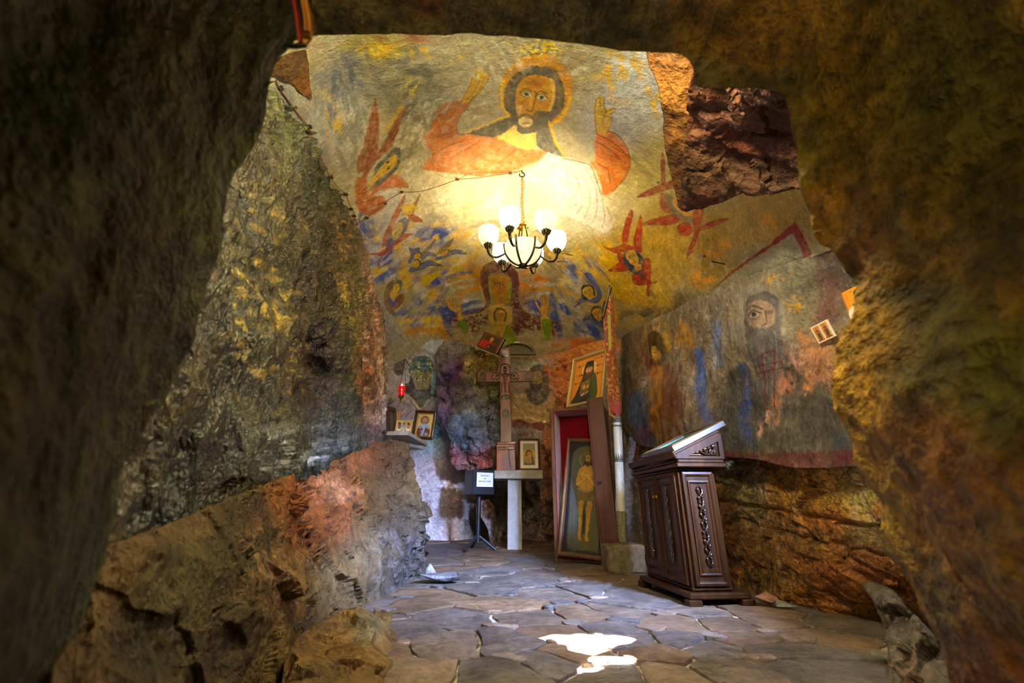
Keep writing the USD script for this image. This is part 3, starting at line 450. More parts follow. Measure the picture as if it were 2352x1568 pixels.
    L([(975, 410), (988, 440), (965, 520), (956, 552), (934, 560), (918, 545), (908, 552)], 2); p.line(k([(955, 430), (940, 520)]), 5, (226, 180, 60), .7, 2)
    for q in [[(800, 330), (770, 440), (780, 540)], [(860, 280), (820, 360), (800, 470)], [(1120, 300), (1160, 420), (1150, 520)], [(1050, 250), (1120, 310), (1170, 400)], [(600, 720), (700, 670), (780, 640)], [(1040, 760), (1080, 830), (1130, 880)]]: p.line(k(q), 2.2, (134, 130, 116), .6, 1.2, 1.5, .4)
    p.line(k([(480, 730), (560, 690), (640, 660), (700, 620), (770, 592)]), 5, (240, 200, 30), .8, 1.6, 3, .3); p.line(k([(1085, 650), (1105, 740), (1140, 820), (1200, 910)]), 6, (240, 196, 30), .8, 1.6, 4, .3); p.fill(hair[16:21] + hair[20:16:-1], (92, 90, 78), 1)
    p.fill(k([(415, 490), (440, 440), (480, 345), (500, 300), (545, 320), (560, 290), (605, 264), (634, 286), (600, 350), (530, 440), (470, 490)]), (204, 160, 44), 1, 1.3, 1.5, .2)
    for q in [[(460, 470), (520, 390), (570, 300)], [(490, 470), (560, 380), (605, 290)], [(415, 490), (450, 420), (495, 330), (500, 300)], [(470, 490), (540, 430), (610, 340), (632, 288)]]: L(q, 1.5, (110, 80, 34))
    W((240, 200, 30), 1095, 165, 16, 16, .95, 9, .42, .5, 104)
    dr = k([(1070, 885), (1180, 930), (1300, 962), (1380, 975), (1440, 1080), (1480, 1200), (1505, 1300), (1560, 1420), (1490, 1480), (1400, 1440), (1300, 1390), (1200, 1330), (1120, 1190), (1010, 1130), (890, 1110), (880, 1050), (980, 980)])
    p.fill(dr, (228, 224, 210), .95, 2.5, 4, .2); W((240, 238, 226), 1290, 430, 70, 70, .6, 14, .48, .6, 105, 60, 2)
    for q, cc in [([(1090, 900), (1060, 960), (980, 1040), (900, 1060)], (128, 140, 196)), ([(1150, 930), (1180, 1040), (1140, 1170)], (140, 150, 196)), ([(1130, 920), (1110, 1000), (1050, 1080)], (150, 150, 160)), ([(1210, 950), (1290, 1080), (1330, 1230), (1230, 1300)], (160, 148, 110)), ([(1280, 970), (1370, 1120), (1390, 1270), (1340, 1380)], (150, 140, 100)), ([(1340, 980), (1430, 1140), (1440, 1320), (1400, 1420)], (150, 138, 100)), ([(1390, 1000), (1470, 1180), (1500, 1360), (1480, 1450)], (140, 130, 96)), ([(1240, 980), (1300, 1160), (1200, 1290)], (186, 178, 150)), ([(1180, 940), (1230, 1080), (1180, 1220)], (170, 160, 130)), ([(1340, 1270), (1290, 1340)], (120, 110, 80)), ([(1220, 1230), (1290, 1210)], (150, 140, 110)), ([(1520, 1290), (1560, 1380)], (150, 140, 90))]: p.line(k(q), 3, cc, .75, 1.4, 1.2, .35, taper=.5)
    p.line(k([(1180, 930), (1330, 965), (1390, 985), (1430, 1060), (1470, 1180)]), 2, (120, 108, 64), .9)
    p.fill(k([(1432, 700), (1420, 560), (1440, 475), (1465, 462), (1492, 470), (1502, 550), (1560, 542), (1584, 556), (1545, 600), (1552, 660), (1515, 735), (1500, 752), (1440, 740)]), (206, 168, 64), 1, 1.2, 1.2, .15)
    for q in [[(1440, 475), (1425, 560), (1432, 640), (1440, 735)], [(1492, 470), (1500, 560), (1480, 570)], [(1466, 470), (1466, 560)], [(1475, 580), (1490, 550), (1510, 560), (1505, 580)], [(1505, 580), (1540, 560), (1582, 548), (1575, 572), (1540, 585)], [(1552, 600), (1552, 660), (1512, 738)], [(1500, 590), (1490, 640)]]: L(q, 1.6, (84, 66, 30))
    p.fill(k([(1510, 770), (1530, 712), (1600, 748), (1660, 830), (1685, 900), (1600, 850)]), (206, 128, 80), 1, 1.4, 2)
    p.fill(k([(1436, 742), (1540, 775), (1630, 840), (1690, 900), (1692, 970), (1650, 1080), (1560, 1170), (1492, 1200), (1470, 1110), (1440, 1030), (1388, 962), (1430, 930)]), (218, 116, 30), .97, 1.8, 3, .25)
    W((240, 160, 60), 1425, 390, 26, 30, .7, 8, .5, .58, 106, 50, 2); W((180, 70, 20), 1415, 350, 30, 30, .5, 9, .5, .6, 107, 40, 2)
    for q in [[(1436, 742), (1540, 778), (1620, 850), (1690, 905)], [(1530, 712), (1600, 748), (1665, 830), (1692, 920), (1680, 1010), (1640, 1090), (1560, 1170)], [(1450, 800), (1540, 850), (1620, 940)], [(1440, 960), (1520, 1010), (1540, 1100)], [(1560, 830), (1640, 880), (1680, 910)]]: L(q, 1.8, (104, 70, 34))
    # seraphs on the left
    k = K(800, 210, 3.825); O = (176, 98, 42)
    p.line(k([(330, 320), (400, 220), (460, 130)]), 14, (214, 176, 30), .8, 4, 4, .4); p.line(k([(480, 640), (380, 760)]), 10, (206, 170, 40), .6, 4, 4, .4)
    for poly, cc in [([(240, 40), (262, 300), (245, 520), (180, 640), (110, 710), (75, 700), (80, 600), (130, 420), (190, 200)], (158, 92, 46)), ([(525, 100), (480, 210), (410, 400), (370, 500), (250, 600), (150, 740), (100, 760), (160, 650), (300, 440), (420, 220)], (150, 86, 46)),
                     ([(70, 760), (60, 950), (100, 1050), (190, 1090), (300, 1030), (335, 980), (330, 940), (290, 910), (200, 920), (300, 860), (420, 840), (520, 842), (490, 770), (400, 725), (300, 780), (190, 870), (160, 840), (150, 760)], (192, 106, 42))]: p.fill(k(poly), cc, .95, 1.4, 3, .3)
    for q in [[(240, 80), (230, 350), (150, 640)], [(220, 160), (170, 420), (110, 640)], [(500, 160), (380, 420), (230, 600)], [(460, 220), (330, 440), (200, 640)], [(80, 900), (200, 860), (330, 780)], [(80, 980), (180, 960), (290, 920)], [(110, 1040), (220, 1010), (320, 960)], [(250, 900), (350, 850), (480, 800)]]: p.line(k(q), 1.8, (122, 54, 28), .7, .9, 1, .3)
    p.fill(k([(225, 670), (300, 590), (380, 500), (440, 485), (460, 530), (445, 650), (360, 750), (240, 830), (185, 860), (220, 780)]), (78, 84, 76), 1, 1.4, 2); p.fill(k([(240, 720), (330, 600), (400, 545), (425, 570), (412, 640), (330, 720), (240, 790), (195, 850), (172, 832), (190, 770)]), (212, 168, 44), 1, 1.2, 1)
    L2 = lambda q, w=1.1, c=(84, 66, 30): p.line(k(q), w, c, .9, .5, .3, .1)
    for ex, ey in ((342, 615), (348, 672)): p.ell(*k([(ex, ey)])[0], 4.5, 3, (120, 96, 40), deg=-50, soft=.6); p.ell(*k([(ex, ey)])[0], 1.6, 1.6, (50, 40, 24)); L2([(ex - 16, ey + 24), (ex + 6, ey - 22), (ex + 22, ey - 24)])
    L2([(380, 630), (300, 715)]); L2([(240, 740), (262, 755)], 2, (150, 70, 40)); L2([(262, 735), (280, 720)], 1.6, (150, 70, 40))
    for poly, cc in [([(490, 900), (500, 930), (455, 1060), (390, 1180), (330, 1330), (290, 1370), (300, 1280), (360, 1140), (430, 1000)], O), ([(640, 895), (605, 990), (550, 1110), (505, 1210), (490, 1220), (500, 1150), (580, 980)], (150, 92, 44)), ([(570, 1245), (520, 1270), (440, 1325), (380, 1355), (420, 1280), (480, 1238)], O), ([(170, 1425), (280, 1400), (370, 1335), (382, 1380), (300, 1440), (250, 1560), (262, 1480), (285, 1440)], (156, 72, 52)), ([(460, 1080), (500, 1045), (545, 1052), (600, 1090), (660, 1138), (560, 1138), (520, 1090)], (168, 96, 50))]: p.fill(k(poly), cc, .95, 1.1, 2, .25)
    p.fill(k([(330, 1350), (370, 1230), (440, 1130), (500, 1100), (515, 1160), (470, 1250), (400, 1310)]), (104, 108, 116), .95, 1, 1.5); p.ell(*k([(424, 1220)])[0], 22, 9.5, (206, 176, 104), deg=-62, soft=.9); L2([(440, 1170), (420, 1190)]); L2([(450, 1200), (430, 1215)]); L2([(420, 1215), (400, 1255)]); L2([(380, 1270), (400, 1275)], 1.6, (150, 80, 40))
    W((240, 196, 20), 940, 480, 26, 16, .9, 10, .42, .5, 108); W((90, 106, 170), 850, 535, 14, 40, .8, 9, .45, .56, 109, 0, 1.5)
    # blue cherubs
    k = K(870, 540, 5.6); BL = (86, 94, 134)
    def wing(poly, cc=BL, w=1.2): q = k(poly); p.fill(q, cc, .95, .9, 1.2, .2); p.line(q + q[:1], w, INKC, .75, .6, .6, .25)
    wing([(380, 140), (440, 182), (525, 165), (500, 240), (440, 300), (395, 345), (380, 330), (410, 240)]); wing([(725, 45), (690, 130), (610, 210), (555, 220), (640, 140)], (110, 104, 80)); wing([(520, 280), (560, 240), (620, 208), (735, 240), (720, 265), (620, 255), (560, 300)])
    wing([(950, 35), (905, 130), (820, 200), (740, 240), (800, 160)], (120, 108, 70)); wing([(740, 310), (735, 280), (800, 262), (860, 250), (920, 190), (1000, 175), (1080, 200), (1135, 245), (1010, 232), (910, 255), (830, 292)]); wing([(380, 470), (410, 410), (470, 420), (520, 400), (560, 350), (640, 318), (740, 350), (820, 398), (680, 385), (570, 430), (450, 466)])
    for x, y, rx, ry, d in [(492, 262, 44, 28, -40), (842, 222, 50, 26, -30), (478, 362, 44, 40, -40)]:
        p.ell(*k([(x + 12, y - 8)])[0], rx * 1.35 / 5.6, ry * 1.4 / 5.6, (84, 80, 58), deg=d, soft=.9); p.ell(*k([(x, y)])[0], rx / 5.6, ry / 5.6, (206, 164, 34), deg=d, soft=.7)
        for dx, dy in ((6, -14), (16, 6)): p.line(k([(x + dx - 8, y + dy), (x + dx + 10, y + dy - 6)]), 1.1, INKC, .9, .5, .2, 0)
        p.line(k([(x + 4, y - 4), (x - 8, y + 12)]), .9, INKC, .8, .4, .2, 0); p.line(k([(x - 18, y + 12), (x - 8, y + 20)]), 1, (130, 70, 40), .9, .4, .2, 0)
    wing([(182, 580), (110, 650), (70, 800), (100, 950), (190, 1025), (200, 985), (150, 900), (138, 770), (176, 660)], (118, 92, 60)); wing([(180, 880), (265, 775), (318, 768), (332, 820), (280, 905), (200, 945)], (126, 76, 34)); p.fill(k([(130, 780), (190, 850), (260, 830), (180, 930), (140, 860)]), (70, 84, 160), .9)
    p.ell(*k([(240, 662)])[0], 11, 18, (104, 102, 84), deg=15); p.ell(*k([(224, 692)])[0], 7.5, 12.5, (212, 178, 60), deg=15, soft=.7)
    for q in [[(208, 660), (224, 655)], [(244, 668), (258, 666)], [(232, 670), (222, 715)], [(205, 730), (222, 735)]]: p.line(k(q), 1.1, INKC, .9, .5, .2, 0)
    # orant Virgin with the child
    p.fill(k([(975, 1040), (1200, 1015), (1340, 940), (1420, 880), (1700, 880), (1820, 950), (2000, 1050), (2230, 1070), (2268, 1300), (2210, 1390), (1600, 1440), (980, 1335)]), (168, 152, 108), .9, 2, 2, .2)
    for a, b, s in [(1900, 1120, 1), (2050, 1150, 2), (1330, 1050, 3), (1120, 1090, 4), (1780, 1150, 5), (1200, 1180, 6), (1960, 1060, 7), (2240, 1180, 8), (985, 1090, 9)]: W((98, 42, 34), 870 + a / 5.6, 540 + b / 5.6, 30, 22, .9, 5, .47, .55, 110 + s)
    p.fill(k([(1308, 600), (1320, 440), (1400, 352), (1560, 325), (1720, 380), (1792, 500), (1802, 660), (1792, 800), (1850, 930), (1960, 1030), (1830, 1130), (1790, 1290), (1730, 1200), (1700, 1060), (1720, 930), (1600, 870), (1450, 890), (1330, 980), (1200, 1030), (1340, 930), (1376, 850), (1340, 730)]), (102, 56, 48), .97, 1.6, 2.5, .3)
    W((150, 120, 100), 1148, 610, 36, 26, .5, 5, .5, .6, 120); W((200, 180, 130), 1180, 690, 20, 50, .4, 4, .55, .62, 121)
    p.fill(k([(1405, 540), (1500, 476), (1650, 500), (1704, 590), (1698, 740), (1680, 850), (1560, 910), (1460, 880), (1430, 740)]), (192, 152, 50), 1, 1.4, 1.5, .2); p.line(k([(1420, 540), (1430, 700), (1462, 850)]), 5, (150, 172, 96), .9, 1.2, 1); p.line(k([(1692, 600), (1680, 720), (1650, 810)]), 6, (128, 160, 44), .9, 1.2, 1); p.line(k([(1410, 520), (1500, 492), (1655, 506)]), 4, (110, 130, 112), .9, 1, 1)
    p.face(870 + 1548 / 5.6, 540 + 650 / 5.6, 26, 0, (190, 140, 40), INKC, (80, 62, 34), None, .78, False)
    for i in range(5): p.line(k([(1470, 850 + i * 14), (1560, 880 + i * 10), (1670, 840 + i * 10)]), 1, (170, 110, 30), .7, .6, .4)
    p.line(k([(1100, 1045), (1300, 1000), (1420, 930), (1560, 890), (1690, 850)]), 3, (206, 166, 60), .9, 1, 1)
    p.ell(*k([(1568, 1050)])[0], 27, 29, (206, 168, 60), a=.9, soft=2.5, rag=2); p.fill(k([(1440, 1175), (1530, 1135), (1600, 1135), (1660, 1160), (1620, 1280), (1540, 1370), (1450, 1340), (1380, 1250)]), (204, 168, 66), 1); p.fill(k([(1650, 1150), (1710, 1200), (1760, 1310), (1750, 1410), (1530, 1410), (1600, 1290)]), (134, 152, 24), 1, 1.2, 1.5)
    p.face(870 + 1562 / 5.6, 540 + 1030 / 5.6, 15, 0, (196, 146, 50), (72, 62, 36), (74, 58, 34), None, .74)
    p.ell(*k([(1568, 1150)])[0], 9, 4, (190, 146, 56)); 
    for q in [[(1520, 1300), (1525, 1240), (1545, 1220)], [(1540, 1290), (1560, 1240)], [(1525, 1270), (1560, 1260)], [(1440, 1175), (1510, 1145)], [(1650, 1160), (1600, 1290), (1530, 1370)]]: p.line(k(q), 1.3, (110, 56, 34), .9, .5, .3)
    for hand, lines in [([(868, 880), (885, 820), (935, 808), (975, 860), (1000, 930), (1035, 880), (1068, 950), (1058, 1040), (1080, 1080), (1020, 1095), (1000, 1000), (915, 955)], [[(880, 890), (900, 830)], [(905, 900), (925, 820)], [(930, 910), (950, 840)], [(960, 920), (975, 870)], [(1005, 1000), (1060, 960)], [(868, 880), (915, 955), (1000, 1005), (1020, 1090)]]),
                        ([(2000, 850), (2035, 860), (2080, 945), (2078, 800), (2115, 755), (2170, 775), (2188, 900), (2165, 1020), (2090, 1020), (2058, 960)], [[(2080, 800), (2082, 900)], [(2105, 770), (2108, 900)], [(2135, 760), (2132, 900)], [(2160, 775), (2155, 900)], [(2000, 850), (2058, 960), (2090, 1020)], [(2188, 880), (2165, 1020)]])]:
        p.fill(k(hand), (204, 154, 54), 1, 1, .8, .1)
        for q in lines: p.line(k(q), 1.3, (80, 56, 26), .9, .5, .3, .1)
    p.fill(k([(1030, 1120), (1100, 1095), (1140, 1180), (1130, 1265), (1070, 1230)]), (104, 142, 24), 1); p.fill(k([(2095, 1035), (2180, 1030), (2185, 1080), (2095, 1085)]), (206, 172, 60), 1); p.fill(k([(2090, 1090), (2205, 1075), (2222, 1180), (2190, 1355), (2130, 1310)]), (116, 146, 20), 1, 1, 1.2)
    p.line(k([(2090, 1090), (2095, 1200), (2130, 1310)]), 2, (210, 180, 40), .9); p.line(k([(2225, 1100), (2250, 1290)]), 4, (110, 40, 30), .8, 1, 1.5); p.line(k([(1020, 1090), (1040, 1060), (1090, 1060)]), 3, (206, 172, 60), 1)
    # cherubs to the right of her
    k = K(1200, 560, 6.03)
    wing([(770, 268), (850, 390), (960, 480), (1060, 580), (1104, 690), (1080, 775), (1000, 812), (900, 790), (820, 805), (720, 865), (760, 775), (840, 705), (940, 745), (1025, 720), (1030, 650), (950, 575), (880, 470)], (84, 92, 146), 1.4); p.line(k([(790, 310), (870, 440), (960, 560), (1020, 640)]), 2.4, (196, 160, 50), .9); p.line(k([(735, 840), (790, 745), (850, 715)]), 2.2, (200, 160, 40), .9)
    p.face(1200 + 918 / 6.03, 560 + 668 / 6.03, 15, -28, (206, 162, 50), (50, 48, 38), (60, 48, 28), None, .8)
    wing([(830, 1065), (900, 970), (960, 935), (1010, 1010), (1060, 1075), (1115, 1020), (1120, 860), (1150, 780), (1180, 830), (1150, 1080), (1080, 1155), (1000, 1110), (940, 1045)], (80, 90, 146), 1.4); p.line(k([(880, 1010), (940, 950), (975, 960)]), 2.6, (204, 164, 50), .9); p.face(1200 + 1045 / 6.03, 560 + 968 / 6.03, 15, -14, (206, 162, 50), (56, 52, 40), (60, 48, 28), None, .72)
    p.line(k([(560, 130), (640, 150), (690, 155)]), 3, (90, 80, 40), .9); p.line(k([(480, 250), (560, 240), (630, 258)]), 2.6, (90, 80, 40), .9); p.line(k([(380, 180), (400, 240), (450, 250)]), 2, INKC, .8)
    for i in range(4): p.line(k([(980 + i * 22, 270 + i * 14), (1120 + i * 20, 390 + i * 14), (1220 + i * 18, 530 + i * 14)]), 1, (80, 70, 44), .6)
    # red seraphs on the right
    k = K(1360, 330, 4.48); RD = (172, 48, 26)
    for poly in [[(410, 680), (428, 720), (402, 850), (372, 1010), (330, 1022), (318, 930), (360, 780)], [(505, 730), (522, 800), (524, 1000), (520, 1112), (470, 1092), (438, 1000), (468, 860)], [(120, 1050), (220, 1070), (330, 1030), (430, 1048), (475, 1078), (505, 1112), (420, 1092), (340, 1102), (240, 1112)], [(268, 1120), (312, 1130), (335, 1180), (335, 1255), (282, 1195)], [(170, 1300), (250, 1240), (300, 1208), (375, 1270), (362, 1302), (260, 1312)], [(415, 1350), (480, 1318), (560, 1370), (600, 1400), (672, 1416), (600, 1442), (500, 1452), (430, 1432)]]:
        q = k(poly); p.fill(q, RD, .95, 1.1, 1.6, .3); p.line(q + q[:1], 1.6, (90, 40, 34), .6, .8, .8, .3)
    p.fill(k([(330, 1130), (400, 1080), (480, 1110), (545, 1190), (530, 1270), (470, 1340), (400, 1310), (340, 1230)]), (62, 66, 84), 1, 1.2, 1.5); p.fill(k([(470, 1280), (520, 1230), (560, 1330), (560, 1400), (500, 1370)]), (104, 52, 48), .9, 1.5, 2)
    q = k([(545, 1180), (592, 1188), (612, 1290), (602, 1400), (590, 1562), (568, 1540), (572, 1400), (540, 1300)]); p.fill(q, RD, .95, 1.1, 1.6, .3); p.line(q + q[:1], 1.6, (90, 40, 34), .6)
    p.fill(k([(440, 1260), (500, 1240), (520, 1280), (470, 1310)]), (206, 160, 60), 1); p.face(1360 + 428 / 4.48, 330 + 1172 / 4.48, 20, -26, (212, 166, 60), INKC, (70, 52, 30), None, .62, False)
    RD = (156, 56, 44)
    for poly in [[(740, 60), (762, 160), (750, 300), (745, 420), (700, 420), (710, 280), (720, 140)], [(460, 545), (600, 470), (760, 400), (870, 365), (870, 440), (700, 502), (560, 547)], [(690, 520), (740, 530), (752, 620), (802, 690), (765, 712), (700, 655)], [(525, 820), (680, 760), (850, 728), (892, 780), (820, 832), (640, 834)], [(1110, 860), (1250, 792), (1412, 765), (1300, 832), (1120, 892)]]:
        q = k(poly); p.fill(q, RD, .93, 1.2, 1.6, .35); p.line(q + q[:1], 1.6, (84, 60, 54), .5, .8, .8, .3)
    p.fill(k([(740, 520), (820, 560), (1000, 720), (1060, 780), (1040, 830), (930, 820), (860, 740), (780, 680)]), (110, 102, 92), .8, 2, 2); p.ell(*k([(915, 655)])[0], 28, 12.5, (198, 152, 76), deg=38, soft=1); p.ell(*k([(885, 645)])[0], 5, 5, (120, 96, 50)); p.ell(*k([(885, 645)])[0], 2, 2, (50, 40, 30)); p.line(k([(930, 640), (955, 670)]), 1.4, INKC); p.line(k([(960, 700), (990, 705)]), 2, (150, 70, 60))
    p.ell(*k([(955, 880)])[0], 19, 15, (166, 44, 28), deg=15, soft=1.6); p.ring(*k([(955, 880)])[0], 19, 15, 2, (90, 70, 64), a=.7)
    q = k([(1130, 600), (1155, 700), (1112, 900), (1052, 1060), (980, 1180), (1000, 1080), (1050, 940), (1048, 720)]); p.fill(q, RD, .95, 1.2, 1.6, .3); p.line(q + q[:1], 1.5, (84, 60, 54), .5)
    W((250, 214, 20), 1250, 108, 70, 22, .9, 7, .5, .56, 130); W((60, 56, 40), 1230, 112, 90, 22, .7, 5, .56, .62, 131); W((228, 222, 200), 1150, 140, 70, 60, .5, 10, .52, .6, 132, 60, 2); W((226, 186, 20), 860, 540, 20, 30, .6, 8, .5, .58, 133); W((206, 204, 196), 1000, 250, 60, 60, .5, 9, .54, .62, 134, -40, 3); W((226, 196, 60), 940, 200, 50, 30, .6, 9, .53, .6, 135, -50, 2)
    wthr(p, .14); p.C = np.clip(p.C * (1.12 + .45 * np.clip((p.v - 520) / 80, 0, 1) * np.clip((1420 - p.u) / 60, 0, 1))[:, None], 0, .92)  # half-dome colours lightened to make up for weak lamplight there
    p.ell(1510, 421, 2.4, 2.4, (30, 28, 26), tex=0); p.ell(1620, 589, 3, 2.4, (40, 40, 40), tex=0)
    return p.C

def paint_wall(u, v, c):
    p = Paint(u, v, c, 2); W = p.wash; k = K(870, 780, 7.125)
    for q in [((150, 170, 206), 985, 880, 30, 60, .7, 9, .48, .6, 1, 70, 2), ((90, 84, 100), 900, 820, 50, 30, .5, 10, .5, .6, 2), ((180, 170, 178), 960, 1130, 70, 110, .5, 9, .48, .6, 3, 70, 1.5), ((120, 110, 116), 980, 1120, 70, 120, .4, 6, .52, .62, 4), ((40, 130, 84), 1006, 985, 14, 30, .9, 6, .45, .52, 5), ((60, 100, 190), 1008, 1000, 14, 26, .8, 5, .5, .56, 6), ((150, 190, 220), 1000, 1040, 26, 20, .7, 8, .45, .55, 7, -30, 2)]: W(*q)
    p.ring(*k([(700, 470)])[0], 34, 42, 5, (120, 116, 116), 180, 360, a=.6, soft=2)
    robe = k([(230, 1040), (330, 930), (480, 880), (680, 1140), (870, 950), (960, 960), (990, 1080), (980, 1300), (900, 1300), (300, 1290)]); p.fill(robe, (150, 146, 172), .9, 2, 2, .3)
    for q in [[(330, 1030), (300, 1120), (330, 1200)], [(380, 1010), (420, 1100), (350, 1180)], [(470, 1060), (520, 1110), (420, 1240)], [(540, 1140), (440, 1260)], [(390, 1240), (330, 1270)], [(870, 1130), (930, 1140), (960, 1200)]]: p.line(k(q), 2, (76, 70, 84), .7, .8, .8)
    for q in [[(560, 1170), (480, 1250)], [(520, 1130), (430, 1220)], [(420, 960), (390, 1000)], [(900, 1000), (860, 1080)]]: p.line(k(q), 2, (196, 200, 226), .7, .8, .8)
    p.fill(k([(560, 560), (505, 600), (500, 690), (430, 740), (415, 860), (480, 905), (600, 1010), (680, 1110), (780, 1010), (860, 940), (955, 935), (940, 850), (890, 780), (850, 720), (850, 560)]), (66, 66, 76), 1, 1.2, 2, .2); p.fill(k([(600, 1010), (680, 1110), (770, 1020), (700, 960)]), (104, 116, 104), .8, 2)
    p.fill(k([(565, 545), (845, 545), (840, 690), (805, 790), (720, 810), (640, 800), (590, 730)]), (146, 138, 102), 1, 1.2, 1); p.fill(k([(570, 545), (845, 545), (845, 570), (570, 575)]), (120, 110, 76), .8)
    p.fill(k([(505, 545), (515, 400), (560, 310), (650, 265), (780, 265), (860, 320), (895, 410), (880, 540), (700, 560)]), (72, 92, 92), 1, 1, 1.5, .15)
    r = np.random.default_rng(5)
    for i in range(150):
        x, y = r.uniform(525, 875), r.uniform(285, 530)
        if ((x - 700) / 190) ** 2 + ((y - 480) / 210) ** 2 < 1: p.ell(*k([(x, y)])[0], r.uniform(.8, 2.0), r.uniform(.7, 1.8), [(30, 76, 130), (206, 200, 160), (190, 160, 40), (24, 40, 50), (110, 150, 150), (60, 110, 120)][i % 6], soft=.6, tex=0)
    for x in range(570, 850, 28): p.ell(*k([(x, 540)])[0], 1.6, 1.3, (186, 166, 60), soft=.5)
    for x, y, cc in [(740, 433, (20, 80, 190)), (655, 455, (220, 200, 120)), (735, 330, (30, 80, 110)), (650, 410, (170, 170, 60))]: p.ell(*k([(x, y)])[0], 2.6, 2.6, cc, soft=.6, tex=0)
    for ex in (622, 770):
        p.ell(*k([(ex, 645)])[0], 5.5, 2.8, (200, 200, 190), soft=.6, tex=0); p.ell(*k([(ex, 643)])[0], 2.8, 2.8, (40, 44, 50), soft=.5, tex=0); p.line(k([(ex - 46, 645), (ex - 10, 618), (ex + 42, 640)]), 1.4, (40, 40, 40), 1, .5); p.line(k([(ex - 36, 668), (ex, 676), (ex + 34, 664)]), 1, (80, 76, 60), .8, .5); p.line(k([(ex - 50, 615), (ex - 10, 585), (ex + 48, 605)]), 2.0, (60, 58, 50), .9, .6)
    p.line(k([(722, 600), (715, 700), (712, 770), (745, 790), (770, 780)]), 1.7, (60, 58, 52), .9, .6); p.line(k([(690, 600), (700, 770)]), 2.4, (160, 150, 116), .6, 1); p.ell(*k([(712, 850)])[0], 4.6, 1.8, (150, 100, 100), soft=.7); p.line(k([(660, 835), (712, 838), (770, 832)]), 1, (40, 40, 46), .9, .5); p.ell(*k([(715, 880)])[0], 7, 4, (120, 120, 124), a=.5, soft=2)
    p.line(k([(480, 900), (560, 1010), (660, 1150)]), 2.4, (206, 190, 50), .95, .7); p.line(k([(490, 940), (560, 1050), (640, 1150)]), 2.2, (110, 70, 116), .9, .7); p.line(k([(880, 960), (790, 1060), (690, 1150)]), 2.2, (150, 140, 90), .9, .7); p.line(k([(890, 985), (800, 1080), (730, 1150)]), 1.6, (130, 70, 90), .8, .7)
    p.fill(k([(880, 620), (920, 430), (960, 420), (1000, 520), (950, 700), (900, 860), (850, 860), (870, 760)]), (128, 180, 214), .85, 2, 3, .4); p.line(k([(950, 560), (945, 700), (970, 880)]), 1.6, (50, 46, 40), .8)
    p.fill(k([(240, 480), (300, 340), (400, 310), (420, 420), (390, 560), (300, 580)]), (62, 58, 54), .8, 1.5, 3)
    # bearded head beside the cross, worn band below, red stripe
    p.line([(1132, 892), (1134, 930), (1137, 962)], 9, (116, 38, 40), .9, 1.2, 1.5); W((190, 160, 30), 1118, 905, 10, 26, .8, 7, .45, .55, 20); W((180, 140, 24), 1105, 835, 30, 28, .8, 8, .44, .54, 21)
    p.fill([(1176, 860), (1184, 848), (1196, 858), (1194, 880), (1180, 884)], (150, 136, 100), .6, 2); p.line([(1176, 862), (1184, 846), (1196, 856)], 3, (80, 70, 60), .8)
    p.fill([(1214, 860), (1220, 843), (1236, 836), (1252, 840), (1260, 858), (1262, 880), (1262, 905), (1250, 925), (1230, 930), (1212, 915), (1206, 896), (1216, 890)], (74, 66, 58), .95, 1.5, 2, .2)
    p.face(1232, 872, 21, 2, (150, 126, 84), (64, 52, 42), (50, 44, 36), (60, 58, 58), .66, False); W((150, 140, 130), 1240, 915, 26, 20, .5, 5, .5, .6, 22, 60, 2); W((200, 100, 30), 1255, 850, 8, 14, .9, 5, .4, .5, 23)
    W((86, 86, 92), 1205, 905, 40, 16, .7, 10, .42, .55, 24, 0, 2); p.fill([(1178, 962), (1200, 964), (1222, 972), (1240, 966), (1248, 974), (1246, 990), (1220, 984), (1200, 984), (1178, 980)], (110, 40, 54), .9, 1.5, 2, .3); W((116, 120, 122), 1205, 985, 30, 12, .8, 7, .45, .54, 25); W((110, 44, 56), 1215, 1000, 34, 14, .7, 6, .48, .56, 26, 80, 2); p.line([(1180, 962), (1210, 958), (1240, 966), (1256, 968)], 3, (220, 196, 160), .7, 1.2, 1.5)
    for i in range(26): x, y = r.uniform(1275, 1345), r.uniform(815, 930); p.ell(x, y, r.uniform(3, 9), r.uniform(3, 8), [(206, 110, 34), (180, 84, 26), (150, 110, 66), (196, 132, 50), (120, 70, 34)][i % 5], deg=r.uniform(0, 90), a=.7, soft=1.5, rag=2)
    p.line([(1178, 920), (1190, 938), (1206, 952)], 1, (70, 56, 40), .8); wthr(p, .2, 81); p.C = np.clip(p.C * (1.3 + .35 * np.exp(-(((p.u - 965) / 60) ** 2 + ((p.v - 890) / 90) ** 2) ** 2))[:, None], 0, .9)  # wall lightened, most around the bishop, in place of missing light
    return p.C

